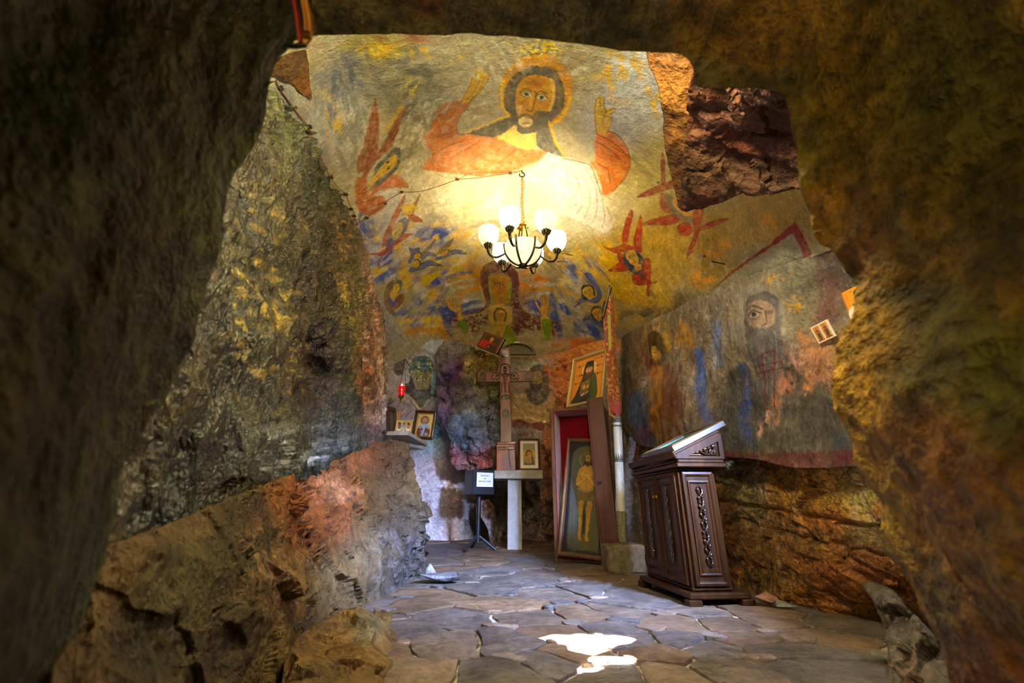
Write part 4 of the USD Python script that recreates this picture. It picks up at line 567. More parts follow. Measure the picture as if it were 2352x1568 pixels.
def paint_right(u, v, c):
    p = Paint(u, v, c, 3); W = p.wash; k = K(1400, 500, 2.613)
    for q in [((176, 166, 160), 1600, 850, 60, 90, .55, 12, .48, .6, 1, 85, 3), ((150, 120, 60), 1600, 800, 60, 80, .5, 12, .5, .6, 2, 85, 3), ((190, 190, 200), 1650, 800, 30, 80, .5, 9, .48, .6, 3, 85, 3), ((84, 84, 84), 1840, 660, 40, 60, .5, 10, .48, .6, 4), ((196, 140, 16), 1775, 640, 30, 12, .9, 8, .44, .52, 5), ((196, 144, 20), 1830, 700, 22, 24, .9, 9, .42, .52, 6), ((190, 150, 40), 1683, 720, 10, 26, .9, 6, .45, .54, 7), ((110, 100, 90), 1750, 900, 60, 80, .4, 7, .5, .6, 8)]: W(*q)
    wthr(p, .22, 85)
    p.ell(*k([(890, 600)])[0], 66, 80, (150, 148, 148), a=.55, soft=6, rag=4); p.ring(*k([(890, 600)])[0], 68, 82, 2.5, (120, 96, 96), 150, 330, a=.6)
    p.line(k([(655, 640), (660, 760), (670, 880)]), 18, (96, 128, 204), .75, 5, 5, .5); p.line(k([(568, 810), (572, 960), (560, 1050), (600, 1190)]), 20, (52, 104, 206), .85, 4, 4, .45); p.line(k([(560, 1080), (600, 1160), (620, 1230)]), 20, (110, 120, 186), .7, 4, 4, .5)
    p.fill(k([(690, 1010), (740, 930), (800, 880), (870, 960), (930, 1120), (960, 1260), (910, 1380), (730, 1380), (680, 1200)]), (68, 70, 76), .9, 3, 4, .3); p.line(k([(810, 900), (840, 1050), (820, 1200), (840, 1330)]), 20, (52, 76, 150), .8, 5, 5, .5)
    p.fill(k([(1050, 830), (1120, 900), (1190, 1040), (1280, 980), (1340, 1120), (1400, 1300), (1420, 1440), (950, 1440), (930, 1330), (1040, 1200)]), (68, 66, 62), .85, 4, 5, .35); W((46, 56, 74), 1930, 1000, 30, 50, .8, 14, .4, .55, 10)
    for a, b, rx, ry, s in [(1160, 720, 14, 20, 1), (1120, 850, 20, 30, 2), (1060, 1000, 24, 30, 3), (1010, 1090, 14, 30, 4), (950, 1200, 12, 30, 5), (1230, 880, 22, 40, 6), (1190, 1010, 16, 30, 7), (910, 1280, 8, 24, 8), (1000, 1220, 12, 20, 9), (1250, 800, 30, 12, 10)]: W([(206, 140, 118), (196, 130, 84), (200, 150, 140)][s % 3], 1400 + a / 2.613, 500 + b / 2.613, rx, ry, .9, 7, .42, .5, 10 + s, 70, 1.5)
    W((70, 66, 54), 1860, 900, 60, 90, .5, 5, .52, .6, 30)
    # old saint
    p.fill(k([(830, 520), (860, 470), (960, 450), (1020, 500), (1040, 640), (1030, 800), (1010, 1000), (960, 1130), (900, 1050), (860, 850), (830, 700)]), (100, 96, 102), .9, 4, 4, .15)
    p.fill(k([(840, 560), (860, 510), (940, 500), (990, 540), (1000, 620), (960, 660), (900, 660), (850, 640)]), (172, 146, 134), 1, 2.5, 2, .1); p.line(k([(835, 520), (870, 470), (960, 455), (1020, 500)]), 7, (90, 84, 92), .8, 2, 2)
    p.ell(*k([(880, 583)])[0], 11, 6, (200, 190, 180), deg=-10, tex=0); p.ell(*k([(882, 582)])[0], 6, 5.5, (34, 42, 44), tex=0); p.line(k([(845, 592), (875, 560), (918, 574)]), 3, (40, 36, 38), 1); p.line(k([(838, 560), (880, 532), (928, 550)]), 4.5, (66, 58, 60), .95, 1.2); p.line(k([(850, 604), (880, 612), (912, 596)]), 2, (84, 72, 72), .9)
    p.ell(*k([(965, 565)])[0], 9, 5, (90, 84, 84), a=.8, soft=2); p.line(k([(940, 560), (952, 630), (928, 650)]), 3, (74, 62, 62), .95, 1); p.ell(*k([(925, 690)])[0], 10, 12, (150, 150, 156), a=.7, soft=4); p.line(k([(895, 690), (925, 670), (960, 690)]), 3, (84, 80, 84), .7)
    for q in [[(870, 700), (880, 850), (930, 1000)], [(1000, 680), (1000, 850), (980, 1000)], [(930, 720), (940, 900), (950, 1050)]]: p.line(k(q), 4, (146, 144, 150), .5, 2, 2)
    for q in [[(928, 815), (985, 795), (1000, 1130), (945, 1150), (928, 815)], [(880, 895), (1030, 862), (1035, 900), (885, 935), (880, 895)]]: p.line(k(q), 3.4, (112, 40, 40), .95, .9, 1, sm=False)
    # young saint at the far end
    W((196, 156, 20), 1510, 760, 34, 50, .7, 12, .42, .55, 40); p.fill(k([(390, 740), (420, 630), (460, 610), (510, 680), (540, 780), (470, 770), (430, 780)]), (190, 140, 40), .85, 4, 3, .3); p.fill(k([(340, 680), (365, 660), (360, 780), (335, 800)]), (200, 160, 30), .8, 3, 3)
    p.fill(k([(245, 760), (260, 690), (300, 680), (330, 720), (330, 860), (310, 910), (260, 910)]), (74, 54, 24), 1, 2, 2, .1); p.fill(k([(270, 790), (290, 770), (315, 800), (312, 850), (290, 880), (270, 850)]), (186, 142, 62), 1, 1.4, 1, .1); p.line(k([(290, 790), (294, 830), (286, 850)]), 1.6, (70, 50, 30), .9); p.line(k([(276, 812), (286, 808)]), 1.6, (60, 44, 30)); p.line(k([(298, 808), (308, 812)]), 1.6, (60, 44, 30)); p.line(k([(280, 862), (300, 860)]), 1.4, (110, 50, 40))
    p.fill(k([(260, 900), (330, 900), (350, 1000), (350, 1200), (300, 1330), (260, 1200), (270, 1020)]), (172, 112, 24), .9, 3, 4, .3); p.fill(k([(330, 880), (390, 900), (440, 1020), (450, 1150), (380, 1230), (350, 1080)]), (110, 62, 52), .8, 3, 4, .4)
    p.fill(k([(120, 1110), (170, 1040), (240, 1080), (250, 1250), (260, 1330), (200, 1370), (150, 1260)]), (68, 96, 150), .9, 3, 4, .35); p.fill(k([(180, 1280), (260, 1240), (265, 1330), (200, 1370)]), (110, 66, 116), .8, 3, 3, .3); p.line(k([(250, 920), (180, 960), (135, 1030), (112, 1090)]), 6, (120, 66, 100), .85, 2, 2); p.line(k([(198, 790), (225, 850), (255, 930)]), 7, (130, 56, 34), .9, 1.4, 1.5)
    W((120, 60, 50), 1500, 850, 22, 30, .7, 7, .45, .55, 41); W((180, 176, 190), 1490, 880, 16, 24, .6, 6, .48, .56, 42, 80, 2); W((150, 140, 150), 1590, 990, 60, 40, .5, 6, .5, .58, 43, 80, 3)
    p.fill([(1660, 1036), (1740, 1042), (1800, 1040), (1900, 1036), (1975, 1030), (2000, 1080), (1900, 1082), (1800, 1080), (1740, 1066), (1660, 1058)], (92, 34, 36), .9, 4, 5, .35)
    for i in range(5): p.line([(1560 + i * 16, 700 - i * 3 + (i % 2) * 8), (1562 + i * 16, 722 - i * 3)], 2.4, (60, 60, 44), .7, 1, 2)
    wthr(p, .08, 86); return p.C
def paint_low(u, v, c):
    p = Paint(u, v, c, 4); r = np.random.default_rng(8)
    for i in range(34): x = r.uniform(1680, 2010); y = r.uniform(1075, 1200); p.line([(x, y), (x + 3, y + r.uniform(30, 80)), (x + 8, y + r.uniform(80, 120))], r.uniform(2, 6), [(150, 130, 112), (112, 70, 32), (160, 110, 50), (120, 108, 100), (90, 60, 34)][i % 5], .5, 2, 3, .5)
    wthr(p, .4, 88)
    for x in (1948, 1962, 1975): p.line([(x - 8, 1078), (x, 1110), (x + 6, 1150), (x + 12, 1190)], 2, (176, 160, 140), .6, 1, 1.5)
    return p.C
def paint_left(u, v, c):
    p = Paint(u, v, c, 5); W = p.wash
    for q in [((190, 160, 60), 600, 700, 110, 260, .5, 9, .55, .63, 1, 70, 3), ((186, 150, 120), 850, 780, 40, 220, .7, 8, .48, .58, 2, 75, 3), ((202, 184, 176), 875, 880, 20, 120, .7, 7, .5, .58, 3, 80, 3), ((60, 60, 44), 560, 800, 110, 260, .5, 14, .5, .6, 4, 70, 2), ((176, 96, 50), 830, 850, 30, 130, .6, 9, .5, .58, 5, 75, 2.5), ((150, 152, 146), 660, 1040, 160, 60, .5, 10, .5, .6, 6, -15, 3), ((190, 150, 60), 780, 600, 40, 160, .5, 7, .53, .61, 7, 65, 4)]: W(*q)  # ochre speckle of the rock, with lamp glints painted in
    wthr(p, .5, 90); return p.C
def paint_lowl(u, v, c):
    p = Paint(u, v, c, 6); W = p.wash; r = np.random.default_rng(9)
    for q in [((196, 136, 100), 750, 1140, 80, 60, .6, 12, .5, .6, 1, -20, 2), ((112, 56, 30), 720, 1200, 130, 80, .5, 9, .54, .62, 2, -25, 2.5), ((120, 112, 118), 900, 1290, 60, 80, .5, 8, .52, .6, 3, 70, 2.5), ((150, 110, 70), 600, 1300, 90, 120, .5, 14, .5, .6, 4, 70, 2), ((70, 50, 30), 500, 1400, 140, 140, .5, 16, .5, .6, 5, 60, 2)]: W(*q)
    for i in range(40): t = r.random(); p.ell(640 + 190 * t + r.normal(0, 12), 1260 - 110 * t + r.normal(0, 16), r.uniform(2, 5), r.uniform(1.5, 3.5), (44, 36, 30), deg=-25, a=.85, soft=1, rag=1.5)
    return p.C
# ---------------------------------------------------------------- the setting: rock, plaster, floor
def fz(x, y): return .08 * np.clip((np.asarray(y, float) - 5.5) / 2.7, 0, 1.3) ** 1.5
def big(P, sc, amp, seed, oc=4): return amp * 2 * (meshkit.fbm(P * sc, oc, seed) - .5)

# vault, from the plaster strip on the left over the ceiling to the painted half-dome at the back
VC = [(1150, -90, dict(y=1.5)), (1150, 80, dict(y=2.3)), (1150, 180, dict(y=2.8)), (1150, 300, dict(y=3.6)), (1199, 394, dict(y=4.7)), (1150, 470, dict(y=5.15)), (1150, 550, dict(y=5.75)),
      (1150, 640, dict(y=6.55)), (1150, 720, dict(y=7.3)), (1150, 790, dict(y=8.05)), (1150, 835, dict(y=8.3)), (620, 180, dict(x=-1.45)), (720, 330, dict(x=-1.55)), (810, 490, dict(x=-1.8)),
      (850, 620, dict(x=-2.0)), (885, 760, dict(x=-2.1)), (600, 40, dict(x=-1.3)), (900, 200, dict(y=2.65)), (900, 400, dict(y=4.0)), (930, 560, dict(y=5.3)), (950, 700, dict(y=6.8)), (1000, 790, dict(y=7.9)),
      (1400, 120, dict(y=2.3)), (1400, 300, dict(y=3.35)), (1440, 450, dict(y=4.6)), (1400, 600, dict(y=5.8)), (1390, 720, dict(y=7.0)), (1430, 770, dict(x=1.97)), (1640, 660, dict(x=2.02)), (1880, 578, dict(x=2.02)),
      (1700, 450, dict(x=1.88)), (1600, 560, dict(x=2.0)), (1850, 300, dict(x=1.6)), (1600, 200, dict(y=2.45)), (1990, 530, dict(x=1.98)), (860, 80, dict(y=2.0)), (780, 200, dict(x=-1.33)), (1420, 835, dict(y=8.0))]
vault = Patch([(540, 20), (570, 200), (640, 330), (700, 430), (760, 520), (800, 620), (826, 720), (840, 835)], [(1500, -90), (1700, 60), (1850, 280), (1950, 430), (1985, 530), (1880, 585), (1640, 668), (1500, 742), (1440, 775), (1425, 835)], VC, 1.9, 1.9)
vault.displace(big(vault.P, 1.2, .05, 1) + big(vault.P, 5, .012, 2))
vc = colour_field(vault.px, vault.py, (170, 162, 130), VAULT_TONES, 1)
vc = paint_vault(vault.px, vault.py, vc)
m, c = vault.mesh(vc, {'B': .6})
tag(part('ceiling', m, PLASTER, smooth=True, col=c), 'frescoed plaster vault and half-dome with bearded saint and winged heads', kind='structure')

# lower back wall with the mitred bishop on the left
WC = [(860, 770, dict(y=7.2)), (960, 780, dict(y=7.65)), (1080, 802, dict(y=7.8)), (1190, 818, dict(y=8.0)), (1300, 810, dict(y=7.7)), (1400, 778, dict(y=7.4)), (880, 1000, dict(y=7.3)), (960, 900, dict(y=7.75)), (980, 1100, dict(y=8.1)), (960, 1245, dict(y=8.3)),
      (900, 1250, dict(y=8.0)), (1050, 1150, dict(y=8.3)), (1060, 1252, dict(y=8.3)), (1110, 1170, dict(y=9.0)), (1120, 1255, dict(y=8.7)), (1210, 1150, dict(y=8.9)), (1200, 1262, dict(y=8.5)), (1270, 1150, dict(y=8.0)), (1260, 1265, dict(y=8.1)), (1200, 1000, dict(y=7.95)),
      (1200, 900, dict(y=8.0)), (1320, 860, dict(y=7.6)), (1330, 1000, dict(y=7.6)), (1330, 1250, dict(y=7.7)), (1450, 900, dict(y=7.5)), (1460, 1250, dict(y=7.4)), (1120, 900, dict(y=7.85)), (1050, 950, dict(y=8.0))]
wall = Patch([(820, 752), (890, 765), (960, 771), (1020, 781), (1080, 801), (1140, 816), (1230, 818), (1290, 808), (1340, 790), (1420, 776), (1490, 800)], [(820, 1280), (940, 1275), (1000, 1272), (1060, 1275), (1120, 1275), (1200, 1282), (1260, 1285), (1330, 1295), (1490, 1310)], WC, 2.0, 2.0)
def inside(u, v, cx, cy, rx, ry, k=2.0): return np.exp(-(((u - cx) / rx) ** 2 + ((v - cy) / ry) ** 2) ** k)
rub = inside(wall.px, wall.py, 1315, 870, 50, 85, 2) * 1.0 + inside(wall.px, wall.py, 1180, 1190, 80, 80, 2) * 1.4 + inside(wall.px, wall.py, 1270, 1100, 40, 170, 2) * .7
wall.displace(big(wall.P, 1.5, .03, 3) + big(wall.P, 8, .008, 4) + rub * (.09 * (ridged(wall.P * 3.2, 4, 9) - .5) + .05 * (meshkit.fbm(wall.P * 9, 3, 8) - .5)))
wall.displace(.8 * inside(wall.px, wall.py, 1310, 880, 48, 90, 3) * fracture(wall.P, .16, 5, .6, .3) + .9 * inside(wall.px, wall.py, 1180, 1190, 90, 85, 3) * fracture(wall.P * [1, 1, .7], .3, 6, .6, .3) + .6 * inside(wall.px, wall.py, 1270, 1100, 40, 170, 3) * fracture(wall.P, .22, 7, .5, .3))
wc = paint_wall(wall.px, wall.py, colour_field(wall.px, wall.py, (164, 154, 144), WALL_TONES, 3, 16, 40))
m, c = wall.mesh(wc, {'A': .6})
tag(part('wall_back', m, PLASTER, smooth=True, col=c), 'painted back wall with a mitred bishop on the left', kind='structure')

# right wall: painted overhang
RC = [(1425, 772, dict(x=1.98)), (1640, 662, dict(x=2.03)), (1880, 575, dict(x=2.05)), (1990, 540, dict(x=2.0)), (1440, 900, dict(x=1.98)), (1440, 1000, dict(x=1.9)), (1500, 900, dict(x=1.90)), (1530, 830, dict(x=2.0)), (1580, 920, dict(x=1.92)), (1620, 850, dict(x=2.03)), (1700, 800, dict(x=1.98)), (1760, 760, dict(x=1.92)),
      (1760, 950, dict(x=1.95)), (1800, 700, dict(x=2.0)), (1668, 1050, dict(x=1.84)), (1790, 1068, dict(x=1.82)), (1850, 900, dict(x=1.92)), (1970, 1068, dict(x=1.8)), (1960, 850, dict(x=1.9)), (1880, 760, dict(x=2.02)), (1915, 660, dict(x=2.16)), (1960, 700, dict(x=2.12)), (1560, 1035, dict(x=1.86)), (2060, 900, dict(x=1.85)), (1850, 640, dict(x=2.05))]
rwall = Patch([(1420, 776), (1480, 746), (1560, 706), (1640, 666), (1720, 633), (1800, 606), (1860, 588), (1905, 566), (1990, 535), (2050, 520)], [(1436, 985), (1476, 1022), (1560, 1035), (1668, 1050), (1744, 1057), (1790, 1068), (1850, 1077), (1970, 1069), (2060, 1064), (2120, 1060)], RC, 2.0, 2.2)
Q = rwall.P * [1, 1, .4]
fold = inside(rwall.px, rwall.py, 1560, 900, 150, 190, 2)
rwall.displace(big(rwall.P, 2.0, .04, 6) + big(rwall.P, 9, .012, 7) + fold * .16 * (ridged(Q * 3.0, 3, 4) - .5) + .03 * (ridged(rwall.P * 3, 3, 14) - .5))
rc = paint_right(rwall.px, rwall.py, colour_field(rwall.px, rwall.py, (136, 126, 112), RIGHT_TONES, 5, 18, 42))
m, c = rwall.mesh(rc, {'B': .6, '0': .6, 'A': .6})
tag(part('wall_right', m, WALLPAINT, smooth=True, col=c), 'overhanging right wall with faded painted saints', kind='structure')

# bare rock under it
LC = [(1440, 1010, dict(x=2.1)), (1668, 1040, dict(x=2.05)), (1800, 1060, dict(x=2.02)), (2000, 1060, dict(x=1.95)), (1560, 1290, dict(x=2.05)), (1700, 1200, dict(x=1.95)), (1750, 1388, dict(x=1.80)), (1900, 1402, dict(x=1.95)), (2080, 1430, dict(x=2.12)), (1850, 1220, dict(x=1.92)), (2000, 1250, dict(x=1.85)), (2100, 1200, dict(x=1.85)), (1450, 1200, dict(x=2.1)), (2150, 1440, dict(x=2.1)), (1800, 1120, dict(x=1.96)), (1480, 1080, dict(x=2.0))]
low = Patch([(1436, 985), (1500, 1010), (1600, 1022), (1668, 1030), (1744, 1040), (1850, 1055), (1970, 1050), (2120, 1045)], [(1430, 1310), (1560, 1330), (1700, 1392), (1800, 1412), (1900, 1422), (2000, 1436), (2080, 1455), (2170, 1470)], LC, 3.0)
str_ = (low.py - (1130 + (low.px - 1700) * .22)) / 40.0
crack = np.exp(-(((low.py - (1150 + (low.px - 1660) * .17 + 14 * (n2(low.px, low.py, 30, 4) - .5))) / 5) ** 2)) * (low.px > 1640) + .7 * np.exp(-(((low.py - (1185 + (low.px - 1660) * .25 + 20 * (n2(low.px, low.py, 24, 9) - .5))) / 4) ** 2)) * (low.px > 1690) + .6 * np.exp(-(((low.py - (1290 + (low.px - 1960) * .35)) / 5) ** 2)) * (low.px > 1930)
low.displace(big(low.P, 2.0, .06, 8) + big(low.P * [1, 1, 2], 8, .02, 9) - .05 * crack + .008 * np.sin(str_ * 2.1 + 3 * n2(low.px, low.py, 60, 3)))
low.displace(.35 * fracture(low.P * [1, 1, 1.8], .3, 10, .3, .15) * np.clip(low.edge() / .06, 0, 1))
lc = paint_low(low.px, low.py, colour_field(low.px, low.py, (146, 96, 46), LOW_TONES, 7, 30, 60))
m, c = low.mesh(lc, {})
tag(part('wall_right_base', m, ROCK, smooth=True, col=c), 'bare ochre rock below the painted right wall', kind='structure')

# left wall: eroded dark rock above
FC = [(884, 740, dict(x=-1.75)), (890, 900, dict(x=-1.62)), (872, 1015, dict(x=-1.5)), (715, 340, dict(x=-1.45)), (610, 200, dict(x=-1.35)), (690, 700, dict(x=-1.33)), (700, 820, dict(x=-1.52)), (690, 600, dict(x=-1.42)), (760, 800, dict(x=-1.40)), (800, 700, dict(x=-1.5)), (640, 800, dict(x=-1.22)), (500, 700, dict(x=-1.05)), (420, 900, dict(x=-.95)),
      (260, 1240, dict(x=-.92)), (560, 1130, dict(x=-1.12)), (400, 1190, dict(x=-1.0)), (700, 1085, dict(x=-1.3)), (300, 600, dict(x=-.9)), (600, 450, dict(x=-1.2)), (600, 1000, dict(x=-1.1)), (780, 560, dict(x=-1.58)), (450, 1050, dict(x=-1.05)), (520, 900, dict(x=-1.12))]
left = Patch([(556, 120), (598, 185), (622, 215), (664, 268), (702, 322), (738, 402), (764, 448), (806, 500), (833, 562), (860, 660), (880, 740), (888, 850), (884, 930), (868, 1016)], [(380, 100), (330, 300), (300, 500), (260, 760), (220, 1000), (180, 1180), (200, 1268), (300, 1244), (420, 1196), (560, 1136), (700, 1088), (800, 1052), (868, 1018)], FC, 2.6)
Q = left.P * [1, 1, .5]
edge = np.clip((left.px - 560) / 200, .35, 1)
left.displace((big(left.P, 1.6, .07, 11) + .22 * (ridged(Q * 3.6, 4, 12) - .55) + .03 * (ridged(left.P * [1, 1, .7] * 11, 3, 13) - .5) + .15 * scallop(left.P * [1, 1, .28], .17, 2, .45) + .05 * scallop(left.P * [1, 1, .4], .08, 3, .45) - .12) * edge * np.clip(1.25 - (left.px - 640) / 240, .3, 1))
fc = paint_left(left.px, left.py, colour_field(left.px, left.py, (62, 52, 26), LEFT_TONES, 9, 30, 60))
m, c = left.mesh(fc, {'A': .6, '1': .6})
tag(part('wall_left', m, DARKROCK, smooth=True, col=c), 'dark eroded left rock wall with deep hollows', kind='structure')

# left wall: smoother orange rock below
GC = [(870, 1015, dict(x=-1.4)), (950, 1028, dict(x=-1.08)), (970, 1320, dict(z=.0)), (850, 1392, dict(z=.0)), (640, 1570, dict(z=0)), (700, 1082, dict(x=-1.27)), (560, 1130, dict(x=-1.04)), (420, 1190, dict(x=-.96)), (300, 1235, dict(x=-.86)), (760, 1200, dict(x=-1.12)), (600, 1350, dict(x=-.92)), (400, 1400, dict(x=-.8)), (250, 1500, dict(x=-.75)), (250, 1640, dict(x=-.7)), (900, 1150, dict(x=-1.05)), (560, 1600, dict(x=-.85)), (900, 1260, dict(x=-.98))]
lowl = Patch([(180, 1270), (300, 1238), (420, 1190), (560, 1130), (700, 1082), (800, 1046), (866, 1016), (905, 1012), (940, 1020)], [(60, 1660), (250, 1660), (400, 1660), (560, 1640), (660, 1590), (740, 1480), (852, 1404), (930, 1362), (975, 1335)], GC, 2.6)
jag = np.clip((lowl.px - 900) / 50, 0, 1)
Q = lowl.P @ np.array([[1, .2, .5], [0, 1, .3], [-.5, 0, 1.]])
lowl.displace(big(lowl.P, 1.8, .06, 14) + .08 * (ridged(Q * 4, 4, 15) - .5) + jag * .10 * (ridged(lowl.P * 3.5, 3, 16) - .5) - .03 * np.clip((n2(lowl.px, lowl.py, 9, 5) - .66) / .1, 0, 1) * inside(lowl.px, lowl.py, 720, 1180, 170, 110))
lowl.displace(.30 * fracture(Q, .3, 8, .45, .22) * np.clip((lowl.px - 330) / 200, .3, 1) + .4 * jag * fracture(lowl.P, .16, 9, .6, .3))
gc = paint_lowl(lowl.px, lowl.py, colour_field(lowl.px, lowl.py, (92, 70, 36), LOWL_TONES, 11, 30, 60))
m, c = lowl.mesh(gc, {'1': .6, 'A': .6})
tag(part('wall_left_base', m, ORANGEROCK, smooth=True, col=c), 'orange pitted rock bulging at the foot of the left wall', kind='structure')

# the near doorway in the rock: dark left jamb, then lintel and right jamb in one
JC = [(700, 0, dict(t=.95)), (620, 180, dict(t=.92)), (480, 600, dict(t=.82)), (360, 960, dict(t=.72)), (250, 1250, dict(t=.66)), (110, 1600, dict(t=.62)), (300, 300, dict(x=-.50)), (0, 784, dict(x=-.46)), (-500, 784, dict(x=-.42)), (0, 200, dict(x=-.5)), (-500, 0, dict(x=-.45)), (0, 1500, dict(x=-.42)), (-500, 1500, dict(x=-.4)), (300, 800, dict(x=-.54))]
jamb = Patch([(705, -90), (690, 40), (660, 105), (624, 180), (606, 250), (588, 320), (556, 385), (520, 455), (498, 540), (478, 600), (452, 690), (432, 770), (408, 840), (390, 910), (356, 970), (334, 1020), (296, 1070), (272, 1150), (250, 1250), (222, 1340), (190, 1430), (150, 1510), (90, 1660)], [(-600, -200), (-600, 784), (-600, 1760)], JC, 6.0)
Q = jamb.P * [1, 1, .45]
jamb.displace(big(jamb.P, 3.0, .03, 17) + .03 * (ridged(Q * 9, 3, 18) - .5))
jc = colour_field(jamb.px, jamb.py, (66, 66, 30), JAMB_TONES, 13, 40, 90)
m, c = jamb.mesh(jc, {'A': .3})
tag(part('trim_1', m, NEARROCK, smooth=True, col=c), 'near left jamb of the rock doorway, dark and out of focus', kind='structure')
AC = [(600, 140, dict(t=1.3)), (800, 76, dict(t=1.3)), (1100, 78, dict(t=1.3)), (1490, 118, dict(t=1.25)), (1760, 200, dict(t=1.15)), (1860, 420, dict(t=1.05)), (1960, 640, dict(t=1.0)), (1925, 850, dict(t=1.0)), (1985, 1110, dict(t=.95)), (2060, 1310, dict(t=.9)), (2230, 1640, dict(t=.8)), (900, -100, dict(t=1.15)), (1300, -300, dict(t=.95)), (1900, -100, dict(t=.9)), (2352, 300, dict(t=.66)),
      (2352, 800, dict(t=.58)), (2352, 1300, dict(t=.55)), (2900, 800, dict(t=.38)), (2900, -100, dict(t=.45)), (2100, 500, dict(t=.8)), (2100, 900, dict(t=.76)), (500, -300, dict(t=1.1)), (2900, 1700, dict(t=.4))]
arch = Patch([(560, 175), (640, 112), (704, 86), (800, 77), (900, 75), (1000, 77), (1100, 78), (1200, 81), (1300, 93), (1380, 106), (1490, 119), (1560, 121), (1592, 150), (1604, 198), (1690, 202), (1760, 204), (1812, 232), (1832, 330), (1850, 400), (1862, 470), (1888, 545), (1925, 575), (1950, 620), (1973, 665), (1968, 728), (1938, 772), (1922, 830), (1918, 890), (1935, 960), (1958, 1010), (1966, 1070), (1990, 1118), (2014, 1150), (2026, 1240), (2062, 1312), (2110, 1390), (2170, 1480), (2240, 1660)],
             [(300, -350), (1200, -480), (2300, -480), (2950, -200), (2950, 700), (2950, 1300), (2800, 1800)], AC, 5.0)
arch.displace(big(arch.P, 3.0, .03, 20) + .035 * (ridged(arch.P @ np.array([[1, 0, .6], [0, 1, 0], [-.6, 0, 1.]]) * 7, 3, 21) - .5))
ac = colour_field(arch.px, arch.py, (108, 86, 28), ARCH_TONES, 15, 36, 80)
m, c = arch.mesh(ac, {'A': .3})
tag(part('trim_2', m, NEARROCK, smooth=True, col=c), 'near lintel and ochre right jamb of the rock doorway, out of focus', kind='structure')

# outcrops
def outcrop(name, label, A, B, ctrl, step, tones, base, mat, amp, skirt, seed, warp=16, sc=4.0, paint=None, kind=None, frac=None):
    p = Patch(A, B, ctrl, step); p.displace(big(p.P, 2.2, amp * .7, seed) + amp * (ridged(p.P * sc, 4, seed + 1) - .5) + amp * .3 * (ridged(p.P * sc * 3.3, 3, seed + 2) - .5))
    if frac: p.displace((.45 if seed in (34, 41) else .9) * fracture(p.P * [1, 1, .7], frac, seed, .5, .3) * np.clip(p.edge() / .08, 0, 1))
    c = colour_field(p.px, p.py, base, tones, seed, warp, 40)
    if paint: c = paint(p.px, p.py, c)
    m, c = p.mesh(c, skirt); return tag(part(name, m, mat, smooth=True, col=c), label, 'rock', kind=kind)
outcrop('rock_pillar', 'ochre rock spur hanging from the vault at upper right', [(1488, 100), (1496, 140), (1514, 180), (1527, 240), (1524, 320), (1532, 370), (1548, 430), (1560, 466)], [(1640, 90), (1640, 160), (1625, 220), (1612, 280), (1606, 330), (1596, 380), (1580, 430), (1564, 468)],
        [(1500, 110, dict(t=2.35)), (1600, 110, dict(t=2.2)), (1530, 300, dict(t=2.75)), (1600, 300, dict(t=2.6)), (1562, 466, dict(t=3.3))], 2.4, [(1550, 250, 60, (121, 78, 24)), (1570, 380, 40, (101, 62, 20)), (1590, 300, 20, (68, 45, 18))], (109, 68, 23), ROCK, .05, {'A': .3, 'B': .1, '1': .3}, 31)
VT = lambda a, b, k=.05: (a, b, dict(t=float(vault.depth([a], [b])[0]) - k))
outcrop('bare_rock_patch', 'small ochre patch of bare rock in the plaster at upper left', [(618, 168), (632, 140), (660, 118), (700, 112)], [(640, 176), (668, 190), (694, 216), (716, 228)], [VT(620, 165), VT(700, 115), VT(716, 226), VT(660, 160, .07), VT(668, 190), VT(700, 170, .08)], 2.0, [(690, 190, 20, (117, 74, 21)), (660, 150, 20, (93, 65, 28))], (98, 65, 24), ROCK, .03, {'A': .08, 'B': .1, '1': .1}, 51, warp=6)
outcrop('rock_overhang', 'reddish rock shelf jutting out under the vault at upper right', [(1590, 160), (1700, 170), (1790, 190), (1860, 220), (1900, 260)], [(1564, 468), (1590, 478), (1620, 474), (1660, 462), (1700, 450), (1760, 448), (1800, 441), (1840, 434), (1900, 430)],
        [(1600, 200, dict(t=2.15)), (1760, 210, dict(t=1.75)), (1600, 380, dict(t=2.7)), (1564, 468, dict(t=3.25)), (1700, 450, dict(t=2.7)), (1860, 430, dict(t=2.2)), (1720, 300, dict(t=2.3)), (1880, 240, dict(t=1.7))], 2.6,
        [(1760, 300, (60, 50), (62, 22, 12)), (1660, 240, (40, 30), (75, 37, 20)), (1640, 400, (70, 50), (79, 52, 29)), (1780, 400, (70, 40), (73, 44, 24)), (1700, 330, 40, (91, 39, 17)), (1620, 460, 30, (98, 42, 25))], (80, 44, 23), ROCK, .06, {'B': .25, '0': .2}, 34, sc=5, frac=.16)
